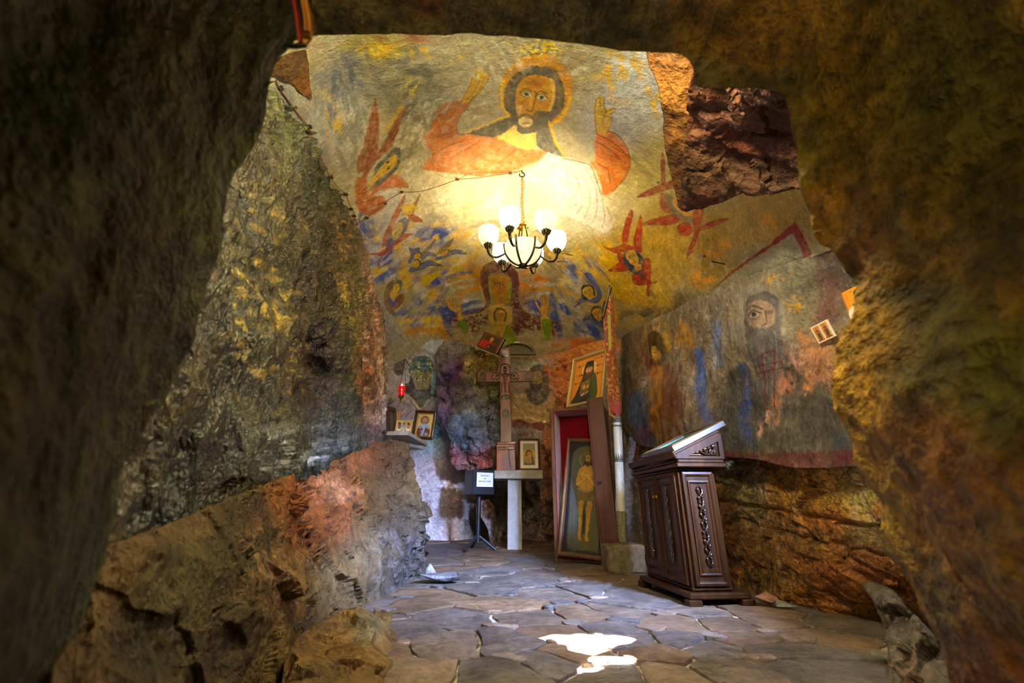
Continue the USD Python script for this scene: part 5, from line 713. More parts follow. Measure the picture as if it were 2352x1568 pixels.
outcrop('rock_slab', 'leaning blue-grey rock slab bulging from the back wall left of the cross', [(1028, 778), (1022, 783), (1011, 802), (1002, 829), (1007, 854), (1004, 886), (1008, 916), (1012, 950), (1019, 982), (1031, 1000), (1033, 1024), (1038, 1056), (1052, 1080)], [(1075, 796), (1120, 812), (1142, 825), (1142, 850), (1140, 880), (1144, 910), (1146, 950), (1150, 990), (1142, 1020), (1130, 1050), (1130, 1066), (1110, 1074), (1090, 1074)],
        [(1022, 783, dict(y=7.35)), (1004, 860, dict(y=7.45)), (1030, 840, dict(y=7.2)), (1050, 890, dict(y=7.45)), (1075, 880, dict(y=7.3)), (1010, 950, dict(y=7.4)), (1025, 930, dict(y=7.25)), (1060, 960, dict(y=7.3)), (1038, 1056, dict(y=7.45)), (1140, 830, dict(y=7.9)), (1142, 950, dict(y=7.75)), (1130, 1060, dict(y=7.6)), (1090, 1000, dict(y=7.15)), (1090, 1074, dict(y=7.4)), (1090, 840, dict(y=7.6))], 1.9,
        SLAB_TONES, (112, 116, 126), ROCK, .15, {'A': .6, 'B': .6, '0': .6, '1': .6}, 37, warp=10, sc=3.6, frac=.22)
outcrop('boulder', 'rounded tawny boulder on the floor at lower left', [(640, 1660), (648, 1540), (668, 1490), (700, 1455), (760, 1420), (820, 1400), (876, 1420), (906, 1452)], [(700, 1680), (760, 1660), (800, 1640), (840, 1610), (872, 1580), (900, 1550), (918, 1510), (912, 1462)],
        [(650, 1540, dict(t=1.5)), (760, 1425, dict(t=2.1)), (880, 1425, dict(t=2.35)), (908, 1470, dict(t=2.15)), (900, 1545, dict(z=.0)), (800, 1640, dict(z=.0)), (780, 1520, dict(t=1.62)), (850, 1480, dict(t=1.8)), (680, 1640, dict(t=1.3))], 3.0,
        [(780, 1490, (110, 60), (114, 83, 35)), (860, 1500, 30, (129, 104, 56)), (840, 1460, 30, (106, 104, 77)), (700, 1560, 70, (91, 67, 28)), (800, 1560, 50, (98, 72, 30))], (98, 73, 32), ROCK, .035, {'A': .2, 'B': .2}, 41, frac=.2)
outcrop('rubble_rock', 'rough dark grey rock against the right jamb at lower right', [(2030, 1366), (2024, 1400), (2040, 1450), (2046, 1500), (2060, 1560), (2070, 1660)], [(2062, 1380), (2110, 1420), (2160, 1470), (2210, 1530), (2260, 1600), (2330, 1680)],
        [(2040, 1380, dict(t=1.9)), (2050, 1560, dict(t=1.6)), (2200, 1540, dict(t=1.4)), (2120, 1480, dict(t=1.6)), (2070, 1660, dict(t=1.4)), (2300, 1660, dict(t=1.25))], 3.2, [(2060, 1400, 30, (84, 74, 62)), (2100, 1500, 60, (96, 84, 70)), (2120, 1560, 30, (120, 90, 70))], (80, 72, 60), ROCK, .05, {'A': .3, 'B': .3}, 44, frac=.12)
outcrop('standing_stone', 'narrow pinkish stone leaning in the recess behind the table leg', [(1100, 1152), (1098, 1162), (1106, 1190), (1120, 1220), (1126, 1245), (1138, 1266)], [(1120, 1146), (1136, 1170), (1140, 1196), (1144, 1224), (1152, 1250), (1158, 1266)],
        [(1100, 1155, dict(y=8.1)), (1120, 1200, dict(y=8.0)), (1140, 1260, dict(y=7.9)), (1140, 1190, dict(y=8.2))], 1.9, [(1115, 1165, 18, (168, 120, 96)), (1135, 1220, 22, (150, 140, 146))], (150, 124, 112), ROCK, .05, {'A': .25, 'B': .25, '0': .25}, 47, warp=4, frac=.25)

# floor: mortar bed and flagstones, each a stone of its own
gx, gy = np.meshgrid(np.arange(-2.2, 2.81, .04), np.arange(-2.2, 9.4, .05), indexing='ij')
fp = np.stack([gx, gy, fz(gx, gy) + .012 * (meshkit.fbm(np.stack([gx, gy, gx * 0], -1) * 5, 4, 3) - .5) - .004], -1)
nr, nc = gx.shape
FLOOR = part('floor', (fp.reshape(-1, 3), grid_faces(nr, nc)[:, ::-1]), MORTAR, smooth=True, col=np.tile(lin((190, 180, 166)), (nr * nc, 1)) * (.7 + .6 * meshkit.fbm(fp.reshape(-1, 3) * 3, 3, 5))[:, None])
tag(FLOOR, 'floor of irregular flagstones bedded in pale mortar', kind='structure')
SEED = [(470, 130), (700, 145), (900, 160), (480, 180), (760, 180), (1050, 170), (520, 212), (760, 215), (1000, 205), (1200, 225), (560, 245), (780, 262), (1010, 275), (1290, 268), (500, 310), (730, 360), (480, 392), (300, 440), (905, 322), (1090, 378), (1310, 362), (1470, 372), (830, 438), (560, 520), (1000, 512), (1300, 500), (1600, 440), (1495, 485), (150, 440), (300, 580), (560, 660), (850, 650), (1130, 590), (1420, 570), (1760, 540), (2060, 545), (1560, 640), (2180, 620), (1700, 700),
        (1200, 720), (330, 830), (800, 830), (1450, 820), (1930, 680), (2050, 800), (1120, 745), (1770, 640), (2300, 540), (2350, 680), (2500, 600), (2550, 800), (2700, 560), (1750, 830), (60, 520), (1560, 310), (1400, 300), (1700, 330), (100, 700), (-150, 800), (0, 860), (1900, 480), (2200, 480)]
sp = [at(800 + a / 2.352, 1200 + b / 2.352, z=.01)[:2] for a, b in SEED]
far = [(x + RNG.uniform(-.15, .15), y + RNG.uniform(-.12, .12)) for y in np.arange(5.2, 9.0, .52) for x in np.arange(-1.6, 2.3, .55)]
near = [(x + RNG.uniform(-.12, .12), y + RNG.uniform(-.12, .12)) for y in np.arange(-1.6, 1.7, .5) for x in np.arange(-1.2, 1.4, .55)]
for q in far + near + [(x, y) for x in (1.95, 2.35, -1.5) for y in np.arange(1.6, 5.2, .6)]:
    if min(np.hypot(q[0] - s[0], q[1] - s[1]) for s in sp) > .33: sp.append(np.array(q))
sp = np.array(sp); pad = np.array([[-30, 3], [30, 3], [0, -30], [0, 40]]); vor = Voronoi(np.vstack([sp, pad]))
clip = sbox(-2.1, -2.1, 2.7, 9.1); rs = np.random.default_rng(12)
STONES = [(122, 100, 80), (112, 98, 86), (128, 104, 80), (102, 94, 88), (132, 112, 92), (116, 94, 74), (106, 98, 94)]
def flagstone(poly, top, col, par=FLOOR, name='stone', mat=FLAG, base=None, label=None):
    o = np.array(poly.exterior.coords)[:-1]; n = int(np.clip(poly.length / .04, 12, 56)); o = resample(np.vstack([o, o[:1]]), n + 1)[:-1]
    c0 = np.array(poly.centroid.coords[0]); tilt = rs.uniform(-.012, .012, 2)
    o = o + (meshkit.fbm(np.c_[o * 9, np.full(n, rs.uniform(0, 50))], 4, 2)[:, None] - .5) * .085 * min(1, poly.area / .06) * (o - c0) / (np.linalg.norm(o - c0, axis=1, keepdims=True) + 1e-9)
    rings = [(1.0, -.06), (1.0, -.004), (.985, 0), (.66, .002), (.3, .004)]; V = []
    for k, dz in rings:
        p = c0 + (o - c0) * k; hz = top + dz + (p - c0) @ tilt * (dz > -.05) + (.010 * (meshkit.fbm(np.c_[p * 4, p[:, 0] * 0], 3, 6) - .5) if dz > -.05 else 0)
        V.append(np.c_[p, (fz(p[:, 0], p[:, 1]) if base is None else base) + hz])
    V = np.vstack(V + [np.r_[c0, V[-1][:, 2].mean()][None]]); f = []; K = len(rings)
    for i in range(K - 1):
        for j in range(n):
            q = (j + 1) % n; f += [(i * n + j, i * n + q, (i + 1) * n + q), (i * n + j, (i + 1) * n + q, (i + 1) * n + j)]
    f += [((K - 1) * n + j, (K - 1) * n + (j + 1) % n, K * n) for j in range(n)]
    C = lin(col)[None] * (.58 + .46 * meshkit.fbm(V * 4 + rs.uniform(0, 9), 3, 7))[:, None]
    return part(name, (V, np.array(f)), mat, par, smooth=40, label=label) if par is None else stone_part(V, f, C, par, name, mat, label)
def stone_part(V, f, C, par, name, mat, label):
    tm = trimesh.Trimesh(V, np.array(f), process=False); return part(name, tm, mat, par, smooth=True, col=C, label=label)
for k in range(len(sp)):
    reg = vor.regions[vor.point_region[k]]
    if -1 in reg or not reg: continue
    g = Polygon(vor.vertices[reg]).intersection(clip); w = .006 + .005 * rs.random()
    g = g.buffer(-w - .008).buffer(.008, quad_segs=1)
    if g.is_empty or g.area < .012 or g.geom_type != 'Polygon': continue
    flagstone(g, .004 + .013 * rs.random(), STONES[rs.integers(len(STONES))])

# added unseen shell blocking the sun, with holes cut to shape the floor patch
inner, outer = m3.Manifold.cube((6.4, 13.4, 6.2)).translate((-3.3, -3.4, -.5)), m3.Manifold.cube((7.0, 14.0, 6.8)).translate((-3.6, -3.7, -.8))
def beam(pts):
    w = np.array([at(a, b, z=.02)[:2] for a, b in pts]); w = w[::-1] if Polygon(w).exterior.is_ccw is False else w
    e = m3.CrossSection([w.tolist()]).extrude(5.0); k = -SUN_TO / -SUN_TO[2]
    return e.transform(np.array([[1, 0, k[0], 0], [0, 1, k[1], 0], [0, 0, 1, 0.]]))
mass = outer - inner
BEAMS = ([(1232, 1460), (1270, 1452), (1330, 1455), (1362, 1451), (1410, 1457), (1446, 1465), (1430, 1473), (1404, 1477), (1384, 1486), (1350, 1498), (1308, 1490), (1304, 1477), (1262, 1468)], [(1362, 1505), (1436, 1504), (1444, 1510), (1352, 1512)], [(1326, 1528), (1350, 1521), (1378, 1520), (1362, 1528)])
for b in BEAMS: mass = mass - beam(b)
tag(part('sun_shell', mass, MORTAR, col=np.tile(lin((90, 80, 66)), (mass.num_vert(), 1))), 'added unseen rock shell that keeps the sun out', kind='structure')
for vx in vor.vertices:                                          # broken chips wedged in the joints
    if -1.0 < vx[0] < 2.0 and 1.7 < vx[1] < 5.6 and rs.random() < .62:
        a = rs.uniform(0, 6.28); k = rs.integers(4, 7); r_ = rs.uniform(.035, .085); th_ = np.sort(rs.uniform(0, 6.28, k) * .25 + np.arange(k) * 6.28 / k)
        g = Polygon(np.c_[vx[0] + rs.uniform(-.03, .03) + r_ * np.cos(th_ + a) * 1.3, vx[1] + rs.uniform(-.03, .03) + r_ * np.sin(th_ + a) * .8])
        if g.is_valid and g.area > .002: flagstone(g, .010 + .012 * rs.random(), [(150, 136, 126), (122, 112, 104), (140, 118, 104), (96, 92, 92)][rs.integers(4)])
# unseen tube added around the daylight panel, to keep light off the left wall
wd = np.array([-2.6, 5.5, -1.6]); wd /= np.linalg.norm(wd); wx = np.cross(wd, [0, 0, 1.]); wx /= np.linalg.norm(wx); wy = np.cross(wx, wd)
rev = m3.Manifold.cube((1.3, 1.3, 1.0), True) - m3.Manifold.cube((.8, .8, 1.2), True)
rev = rev.transform(M4(np.array([2.6, .5, 2.6]) + wd * .48, wx, wy, wd)[:3])
for b in BEAMS: rev = rev - beam(b)
tag(part('added_shroud_1', rev, MORTAR, col=np.tile(lin((100, 88, 70)), (rev.num_vert(), 1))), 'added unseen tube narrowing the daylight from the right', kind='structure')

# ---------------------------------------------------------------- things
def pic(w, h, n, draw, base=(190, 160, 90), seed=1, arch=False):
    """a painted panel in the xz plane, centred at x=0, z from 0 to h, facing -y; draw(p) works in units u 0..100*w/h, v 0..100 (down)"""
    nx = max(12, int(n * w / h)); gx, gz = np.meshgrid(np.linspace(-w / 2, w / 2, nx), np.linspace(h, 0, n), indexing='ij')
    v = np.stack([gx.ravel(), np.zeros(gx.size), gz.ravel()], -1); W = 100 * w / h
    p = Paint((gx.ravel() / w + .5) * W, (1 - gz.ravel() / h) * 100, lin(base), seed, .6); draw(p, W)
    return (v, grid_faces(nx, n)), p.C
def rim(w, h, fw, d, y0=0.0, bev=.3, z0=0.0):
    """mitred frame, outside w x h, moulding fw wide, front at y0 - d, back at y0"""
    prof = [(0, 0), (0, -d * .8), (fw * bev, -d), (fw * .75, -d * .85), (fw, -d * .45), (fw, 0)]; V, f = [], []
    for sx, sz in ((-1, 0), (1, 0), (1, 1), (-1, 1)):
        for a, b in prof: V.append((sx * (w / 2 - a), y0 + b, z0 + (a if sz == 0 else h - a)))
    n = len(prof)
    for i in range(4):
        for j in range(n):
            q, i2 = (j + 1) % n, (i + 1) % 4; f += [(i * n + j, i2 * n + j, i2 * n + q), (i * n + j, i2 * n + q, i * n + q)]
    t = trimesh.Trimesh(np.array(V), np.array(f), process=False); t.fix_normals(); return t
def stand(BL, BR, TL, h=None):
    """frame of axes for a flat thing from three of its corners: origin at the middle of its foot"""
    BL, BR, TL = map(np.asarray, (BL, BR, TL)); w = np.linalg.norm(BR - BL); x = (BR - BL) / w; z = TL - BL; z = z - x * (z @ x); hh = np.linalg.norm(z); z /= hh
    return M4((BL + BR) / 2, x, np.cross(z, x), z), w, (h or hh)
def lean(o, yaw=0, back=0, roll=0):
    R = trimesh.transformations
    m = R.rotation_matrix(math.radians(yaw), [0, 0, 1]) @ R.rotation_matrix(math.radians(roll), [0, 1, 0]) @ R.rotation_matrix(math.radians(-back), [1, 0, 0]); m[:3, 3] = o; return m
def framed(name, label, m, w, h, fw, d, mat, draw, base, n=110, inner=None, matw=0, glass=False, ft=None, board=True, seed=1, catg='icon', lab=None):
    t = thing(name, label, catg, m); part('frame', rim(w, h, fw, d), mat, t, label=lab)
    pw, ph, z0 = w - 2 * fw, h - 2 * fw, fw
    if board: part('backing', bx(w * .98, .008, h * .98, (0, .004, h / 2)), OAK, t)
    if inner is not None: part('inner_frame', rim(pw + .004, ph + .004, ft, d * .55, 0, .5, z0 - .002), inner, t, label='gilt inner moulding'); pw -= 2 * ft; ph -= 2 * ft; z0 += ft
    if matw: part('mat_board', bx(pw, .004, ph, (0, -.004, z0 + ph / 2)), WHITEMAT, t, label='white card mat'); pw -= 2 * matw; ph -= 2 * matw; z0 += matw
    g, c = pic(pw, ph, n, draw, base, seed); part('painting', mv(g, 0, -.009, z0), ICON, t, col=c)
    if glass: part('glass', bx(w - 2 * fw, .002, h - 2 * fw, (0, -d * .42, h / 2)), PANE, t)
    return t
def letters(txt, h, depth=.002, bold=False): 
    m = meshkit.text_mesh(txt, h, depth, bold); b = m.bounds; return mv(m, -(b[0][0] + b[1][0]) / 2)
UPX = trimesh.transformations.rotation_matrix(math.pi / 2, [1, 0, 0])      # xy lettering -> xz plane, facing -y
def saint(p, cx, cy, k, robe, skin=(200, 150, 90), hair=(70, 60, 50), beard=None, halo=(220, 170, 50), cloak=None, body=60):
    p.ell(cx, cy, k * 1.75, k * 1.75, halo, soft=.8, tex=.1); p.ring(cx, cy, k * 1.75, k * 1.75, .8, (120, 40, 24), soft=.4)
    p.fill([(cx - k * .5, cy + k * .8), (cx + k * .5, cy + k * .8), (cx + k * 2.0, cy + k * 1.7), (cx + k * 2.5, cy + k * 4), (cx + k * 2.4, cy + body), (cx - k * 2.4, cy + body), (cx - k * 2.5, cy + k * 4), (cx - k * 2.0, cy + k * 1.7)], robe, tex=.2)
    if cloak: p.fill([(cx, cy + k * 1.1), (cx + k * 2.0, cy + k * 1.7), (cx + k * 2.5, cy + k * 4), (cx + k * 2.4, cy + body), (cx + k * .6, cy + body), (cx + k * .3, cy + k * 3)], cloak, tex=.2)
    p.face(cx, cy, k, 0, skin, hair, (50, 40, 30), beard, .7)

# --- chandelier
HOOK = at(1199, 394, y=4.7); cx_, cy_ = HOOK[0], HOOK[1]
def zpx(py): return at(1199, py, y=4.7)[2]
ch = thing('chandelier', 'six-armed bronze chandelier with white glass shades hanging from the vault', 'chandelier', M4((cx_, cy_, 0)))
zr, zb, z0 = zpx(520), zpx(612), zpx(581)
part('hook', tube([(.0, 0, HOOK[2] + .05), (0, 0, HOOK[2] - .02)] + [(.035 * math.sin(a), 0, HOOK[2] - .055 + .035 * math.cos(a)) for a in np.linspace(0, 5.2, 14)], .008, 8), IRON, ch, True)
n = 22; zt = HOOK[2] - .08
for i in range(n):
    a = zt - (zt - zr - .02) * (i + .5) / n; L = (zt - zr) / n * .68; th = np.linspace(0, 2 * np.pi, 14, endpoint=False)
    ring = np.stack([.015 * np.cos(th), 0 * th, L * np.sin(th)], -1)
    part('chain_link', mv(rot(tube(ring, .0042, 6, close=True), 90 * (i % 2) + 20, [0, 0, 1]), 0, 0, a), BRASS, ch, True)
part('cord', tube([(.03 * math.sin(9 * s) * (1 - s * .3), .01, zt - (zt - zr) * s) for s in np.linspace(0, 1, 50)], .0035, 6), COPPER, ch, True)
part('canopy_ring', lathe([(.0, zr + .03), (.03, zr + .03), (.045, zr + .015), (.07, zr), (.075, zr - .015), (.06, zr - .03), (.03, zr - .032), (0, zr - .05)], 32), BRASS, ch, 40)
zrim = z0 + .085; Rb = .235
for a in (20, 140, 260):
    c, s = math.cos(math.radians(a)), math.sin(math.radians(a)); part('rod', tube([(.045 * c, .045 * s, zr - .02), (.07 * c, .07 * s, (zr + zrim) / 2), (.16 * c, .16 * s, zrim - .02)], .0075, 8), BRONZE, ch, True)
pb = [(.03, zb + .01)] + [(Rb * math.sin(q), zrim - (zrim - zb - .01) * math.cos(q)) for q in np.linspace(.2, 1.57, 14)]
part('bowl', lathe(pb + [(Rb - .008, zrim)] + [(a - .008, b + .006) for a, b in pb[::-1]], 48), GLASS_BOWL, ch, True, label='marbled white glass bowl')
part('finial', lathe([(0, zb - .015), (.035, zb - .012), (.05, zb), (.058, zb + .012), (.05, zb + .025), (.03, zb + .03)], 32), BRONZE, ch, 40)
R6 = .437
for i in range(6):
    a = math.radians(-112 + 60 * i); c, s = math.cos(a), math.sin(a); P2 = lambda q: [(r * c, r * s, z) for r, z in q]
    rib = smooth_line([(.05, zb + .012), (.11, zb + .035), (.17, zb + .085), (.215, zb + .16), (.235, zrim - .005), (.24, zrim + .03)], 24)
    arm = part('arm', cat([tube(P2(rib), .0135, 8), tube(P2(smooth_line([(.222, zb + .17), (.27, zb + .135), (.33, zb + .105), (.39, zb + .115), (.425, zb + .16), (R6, zb + .215), (R6 + .002, zb + .25)], 36)), np.interp(np.linspace(0, 1, 37), [0, .5, .8, 1], [.011, .015, .021, .028])[:len(smooth_line([(.222, 0), (.27, 0), (.33, 0), (.39, 0), (.425, 0), (R6, 0), (R6, 0)], 36))], 10)]), BRONZE, ch, True)
    zc = zb + .25; ap = str(arm.GetPath())
    prof = [(.0, zc - .03), (.032, zc - .022), (.044, zc - .004), (.054, zc + .022), (.058, zc + .032), (.03, zc + .032)]
    fl = lathe(prof, 36); rad = np.hypot(fl.vertices[:, 0], fl.vertices[:, 1]); an = np.arctan2(fl.vertices[:, 1], fl.vertices[:, 0]); fl.vertices[:, :2] *= (1 + .09 * np.sign(np.sin(18 * an)) * (rad > .02))[:, None]
    part('cup', mv(fl, R6 * c, R6 * s), BRONZE, ap, 30)
    sh = [(.036, zc + .02), (.078, zc + .045), (.108, zc + .085), (.126, zc + .135), (.133, zc + .185), (.129, zc + .235), (.124, zc + .255)]
    dim = i in (1, 5)
    part('shade', mv(lathe(smooth_line(sh + [(.12, zc + .256)] + [(q - .005, w) for q, w in sh[::-1]], 60), 40), R6 * c, R6 * s), GLASS_DIM if dim else GLASS_LIT, ap, True, label='white glass bell shade, cream where its bulb shines less' if dim else None)
    Lb = UsdLux.SphereLight.Define(stage, str(ch.GetPath()) + f'/bulb_{i:03d}'); Lb.CreateRadiusAttr(.03); Lb.CreateIntensityAttr(BULB); Lb.CreateColorAttr(Gf.Vec3f(*WARM)); Lb.AddTranslateOp().Set(Gf.Vec3d(R6 * c, R6 * s, zc + .17))

# --- electric wire clipped along the plaster and over the vault to the hook
def onv(px, py, off=.012, surf=vault): t = float(surf.depth([px], [py])[0]); return at(px, py, t=np.float64(t - off * 2.2))
wr = thing('electric_wire', 'thin red-brown electric wire clipped along the left plaster and the vault', 'wire')
nodes = [(634, 185), (644, 205), (676, 250), (708, 291), (722, 325), (742, 372), (760, 408), (778, 432), (795, 447), (802, 468), (812, 486), (816, 505)]
line2 = [(824, 512), (842, 500), (868, 480), (884, 466), (898, 455), (922, 441)]; line3 = [(922, 441), (960, 440), (1000, 430), (1050, 412)]; line4 = [(1050, 412), (1100, 408), (1150, 400), (1178, 397), (1198, 392)]
for q, offs in ((nodes, .02), (line2, .02), (line3, .03), (line4, .03)):
    part('wire', tube(smooth_line([onv(a, b, offs) for a, b in q], 60), .0042, 6), COPPER, wr, True)
part('wire', tube(smooth_line([onv(a, b, .02) for a, b in [(1050, 412), (1090, 396), (1140, 396), (1196, 394)]], 40), .003, 6), COPPER, wr, True)
for a, b in [(642, 202), (709, 291), (760, 407), (794, 446), (806, 480), (813, 496), (842, 500), (884, 467), (922, 441), (1050, 412), (1172, 398)]:
    part('wire_clip', bx(.045, .03, .02, tuple(onv(a, b, .012)), .004), CLIP, wr)
fc_ = thing('cable_pair', 'red and amber cables hanging from the lintel at the top left', 'cable')
for q, mt, r, lb in (([(668, -40), (676, 0), (683, 40), (688, 80), (691, 100)], REDCABLE, .0065, 'red cable'), ([(692, -40), (702, 0), (709, 30), (713, 60), (711, 88), (700, 102)], AMBERCABLE, .006, 'amber cable'), ([(684, -40), (694, 0), (701, 40), (703, 80), (698, 104)], AMBERCABLE, .004, None)):
    part('cable', tube(smooth_line([at(a, b, t=np.float64(.8)) for a, b in q], 30), r * .72, 10), mt, fc_, True, label=lb)
part('cable_clip', bx(.016, .016, .012, tuple(at(705, 82, t=np.float64(.795))), .003), BRASS, fc_, label='brass clip'); part('cable_tie', tube([at(656, 104, t=np.float64(.81)), at(680, 106, t=np.float64(.805)), at(702, 103, t=np.float64(.80))], .005, 8), BLACK, fc_, True)
nl = onv(1668, 604, .0); tag(part('nail', tube([nl + [0, .02, 0], at(1634, 600, t=np.float64(float(vault.depth([1660], [604])[0]) - .10))], .0045, 8), IRON), 'iron nail sticking out of the yellow plaster on the right of the vault', 'nail')

# --- stone table with cross and framed icon
ZT = 1.172; tx0, tx1 = -.275, .475
tb = thing('stone_table', 'narrow altar table of a pale stone slab on one square leg', 'table', M4(((tx0 + tx1) / 2, 7.32, 0)))
part('tabletop', bx(tx1 - tx0, .62, .128, (0, 0, ZT - .064), .008), SLAB, tb); part('leg', bx(.215, .215, ZT - .128 - .0, (-.06, -.1, (ZT - .128) / 2 + .005), .006), CONCRETE, tb)
XC = float(at(1161.5, 900, y=7.2)[0]); cr = thing('wooden_cross', 'tall carved reddish wooden cross standing in a notched block on the table', 'cross', lean((XC + .015, 7.22, ZT), 0, 0, -.9))
def board_raised(w, h, d, r=.018, lift=.012): return [bx(w, d, h, (0, 0, 0), .004)] + [bx(r, lift, h, (s * (w / 2 - r / 2), -d / 2 - lift / 2, 0), .003) for s in (-1, 1)] + [bx(w, lift, r, (0, -d / 2 - lift / 2, s * (h / 2 - r / 2)), .003) for s in (-1, 1)]
zt_, zarm, sw, ah = 3.27 - ZT, 2.736 - ZT, .176, .188; D = .05
part('upright_beam', cat([bx(sw, D, zt_ - .40, (0, 0, (zt_ + .40) / 2), .004)] + [bx(.016, .012, b - a, (s * (sw / 2 - .008), -D / 2 - .006, (a + b) / 2), .003) for s in (-1, 1) for a, b in ((.9, zarm - ah / 2), (zarm + ah / 2, zt_))] + [bx(sw, .012, .016, (0, -D / 2 - .006, zt_ - .008), .003)]), CHERRY, cr)
bar = []
for s in (-1, 1):
    L = .475 - sw / 2; xc = s * (sw / 2 + L / 2)
    bar += [bx(L, D, ah, (xc, 0, zarm), .004)] + [bx(L, .012, .016, (xc, -D / 2 - .006, zarm + q * (ah / 2 - .008)), .003) for q in (-1, 1)] + [bx(.016, .012, ah, (s * (.475 - .008), -D / 2 - .006, zarm), .003)]
part('cross_beam', cat(bar), CHERRY, cr)
def archpoly(w, h, n=14): return Polygon([(-w / 2, -h / 2), (w / 2, -h / 2)] + [(w / 2 * math.cos(t), h / 2 - w / 2 + w / 2 * math.sin(t)) for t in np.linspace(0, math.pi, n)])
for x, z, txt in ((0, zt_ - .12, 'НИ'), (-.385, zarm, 'ИС'), (.385, zarm, 'ХС'), (0, .93, 'КА')):
    w, h = .108, .14; o = archpoly(w, h); rim_ = tf(prism(o.difference(archpoly(w - .026, h - .026)), .012), UPX); 
    md = part('medallion', cat([mv(rim_, x, -D / 2, z), mv(tf(prism(archpoly(w - .02, h - .02), .003), UPX), x, -D / 2, z)]), CARVED, cr)
    part('letters', mv(tf(letters(txt, .045, .008, True), UPX), x, -D / 2 - .001, z - .03), CHERRY, str(md.GetPath()))
cv = [mv(tf(prism(archpoly(.17, .2).difference(archpoly(.15, .18)), .012), UPX), 0, -D / 2, zarm + .13)]
th = np.linspace(0, 2 * np.pi, 24, endpoint=False); cv += [tube(np.stack([.028 * np.cos(th), 0 * th - D / 2 - .008, zarm + .145 + .028 * np.sin(th)], -1), .005, 6, close=True), ball(.018, (0, -D / 2 - .006, zarm + .145), (1, .6, 1.1))]
for s in (-1, 1):
    a = np.linspace(0, np.pi, 18); cv += [tube(np.stack([s * .165 + .062 * np.cos(a), 0 * a - D / 2 - .006, zarm - .02 + .085 * np.sin(a)], -1), .006, 6)] + [ball(.011, (s * (.10 + .022 * i), -D / 2 - .006, zarm - .045 + .012 * math.sin(i * 2.2)), (1, .6, 1), 1) for i in range(7)] + [ball(.02, (s * .15, -D / 2 - .006, zarm + .01), (1, .5, 1.2), 1)]
part('carved_ornament', cat(cv), CARVED, cr, True, label='carved arches and scrolls around the crossing')
def capsules(ch_, ref=.006, sm=6):
    b = None
    for (p0, r0), (p1, r1) in ch_:
        h = m3.Manifold.hull_points(np.vstack([trimesh.creation.icosphere(2, r0).vertices + p0, trimesh.creation.icosphere(2, r1).vertices + p1])); b = h if b is None else b + h
    t = to_tm(b.refine_to_length(ref)); t.merge_vertices(); trimesh.smoothing.filter_taubin(t, iterations=sm); return t
yb = -D / 2 - .022; zc = zarm - .02
cor = capsules([(((0, yb, zc + .075), .021), ((0, yb, zc + .068), .019)), (((0, yb, zc + .05), .010), ((0, yb, zc + .02), .018)), (((-.02, yb, zc + .02), .017), ((.02, yb, zc + .02), .017)), (((0, yb, zc + .02), .026), ((.004, yb, zc - .06), .021)), (((0, yb, zc - .06), .022), ((0, yb, zc - .09), .024))] +
    [x for s in (-1, 1) for x in [(((s * .025, yb, zc + .025), .012), ((s * .07, yb, zc + .042), .009)), (((s * .07, yb, zc + .042), .009), ((s * .118, yb, zc + .058), .007)), (((s * .118, yb, zc + .058), .008), ((s * .132, yb, zc + .062), .006)), (((s * .012, yb, zc - .09), .017), ((s * .012, yb - .008, zc - .16), .012)), (((s * .012, yb - .008, zc - .16), .012), ((s * .006, yb, zc - .225), .008)), (((s * .006, yb, zc - .225), .009), ((s * .008, yb - .014, zc - .245), .006))]])
part('corpus', cor, CHERRY, cr, True, label='small carved crucified figure'); part('carved_ornament', cat([tube([(-.135, yb + .01, zc + .065), (.135, yb + .01, zc + .065)], .009, 6), tube([(0, yb + .01, zc + .11), (0, yb + .01, zc - .26)], .009, 6), bx(.07, .02, .022, (0, yb, zc + .125), .003)] + [ball(.010, (s * .06, -D / 2 - .006, zc - .10 - .02 * i), (1, .6, 1), 1) for s in (-1, 1) for i in range(9)]), CARVED, cr, True)
part('rosette', cat([mv(tf(prism(Polygon([(.055 * math.cos(t), .055 * math.sin(t)) for t in np.linspace(0, math.pi, 16)]), .012), UPX), 0, -D / 2, zarm - .40)] + [ball(.012, (.066 * math.cos(t), -D / 2 - .008, zarm - .39 + .062 * math.sin(t)), (1, .7, 1), 1) for t in np.linspace(.1, 3.04, 9)] + [ball(.02, (0, -D / 2 - .016, zarm - .375), (1, .7, 1), 1)]), CARVED, cr, True)
base = bx(.31, .20, .44, (0, 0, .22), .012); arc_ = tf(prism(archpoly(.19, .30), .02), UPX)
part('base_block', base, ORANGEWOOD, cr, label='orange wooden foot block, cracked down its face'); part('base_panel', mv(arc_, .045, -.098, .16), CHERRY, cr)
for z, wd_ in ((.425, .33), (.345, .28)): part('base_band', cat([bx(wd_ * .46, .03, .05, (s * wd_ * .25 + .01, -.10, z), .008) for s in (-1, 1)]), CHERRY, cr, label='weathered notched band')
part('crack', tube([(.05, -.119, .31), (.055, -.121, .18), (.075, -.119, .02)], .004, 5), IRON, cr)

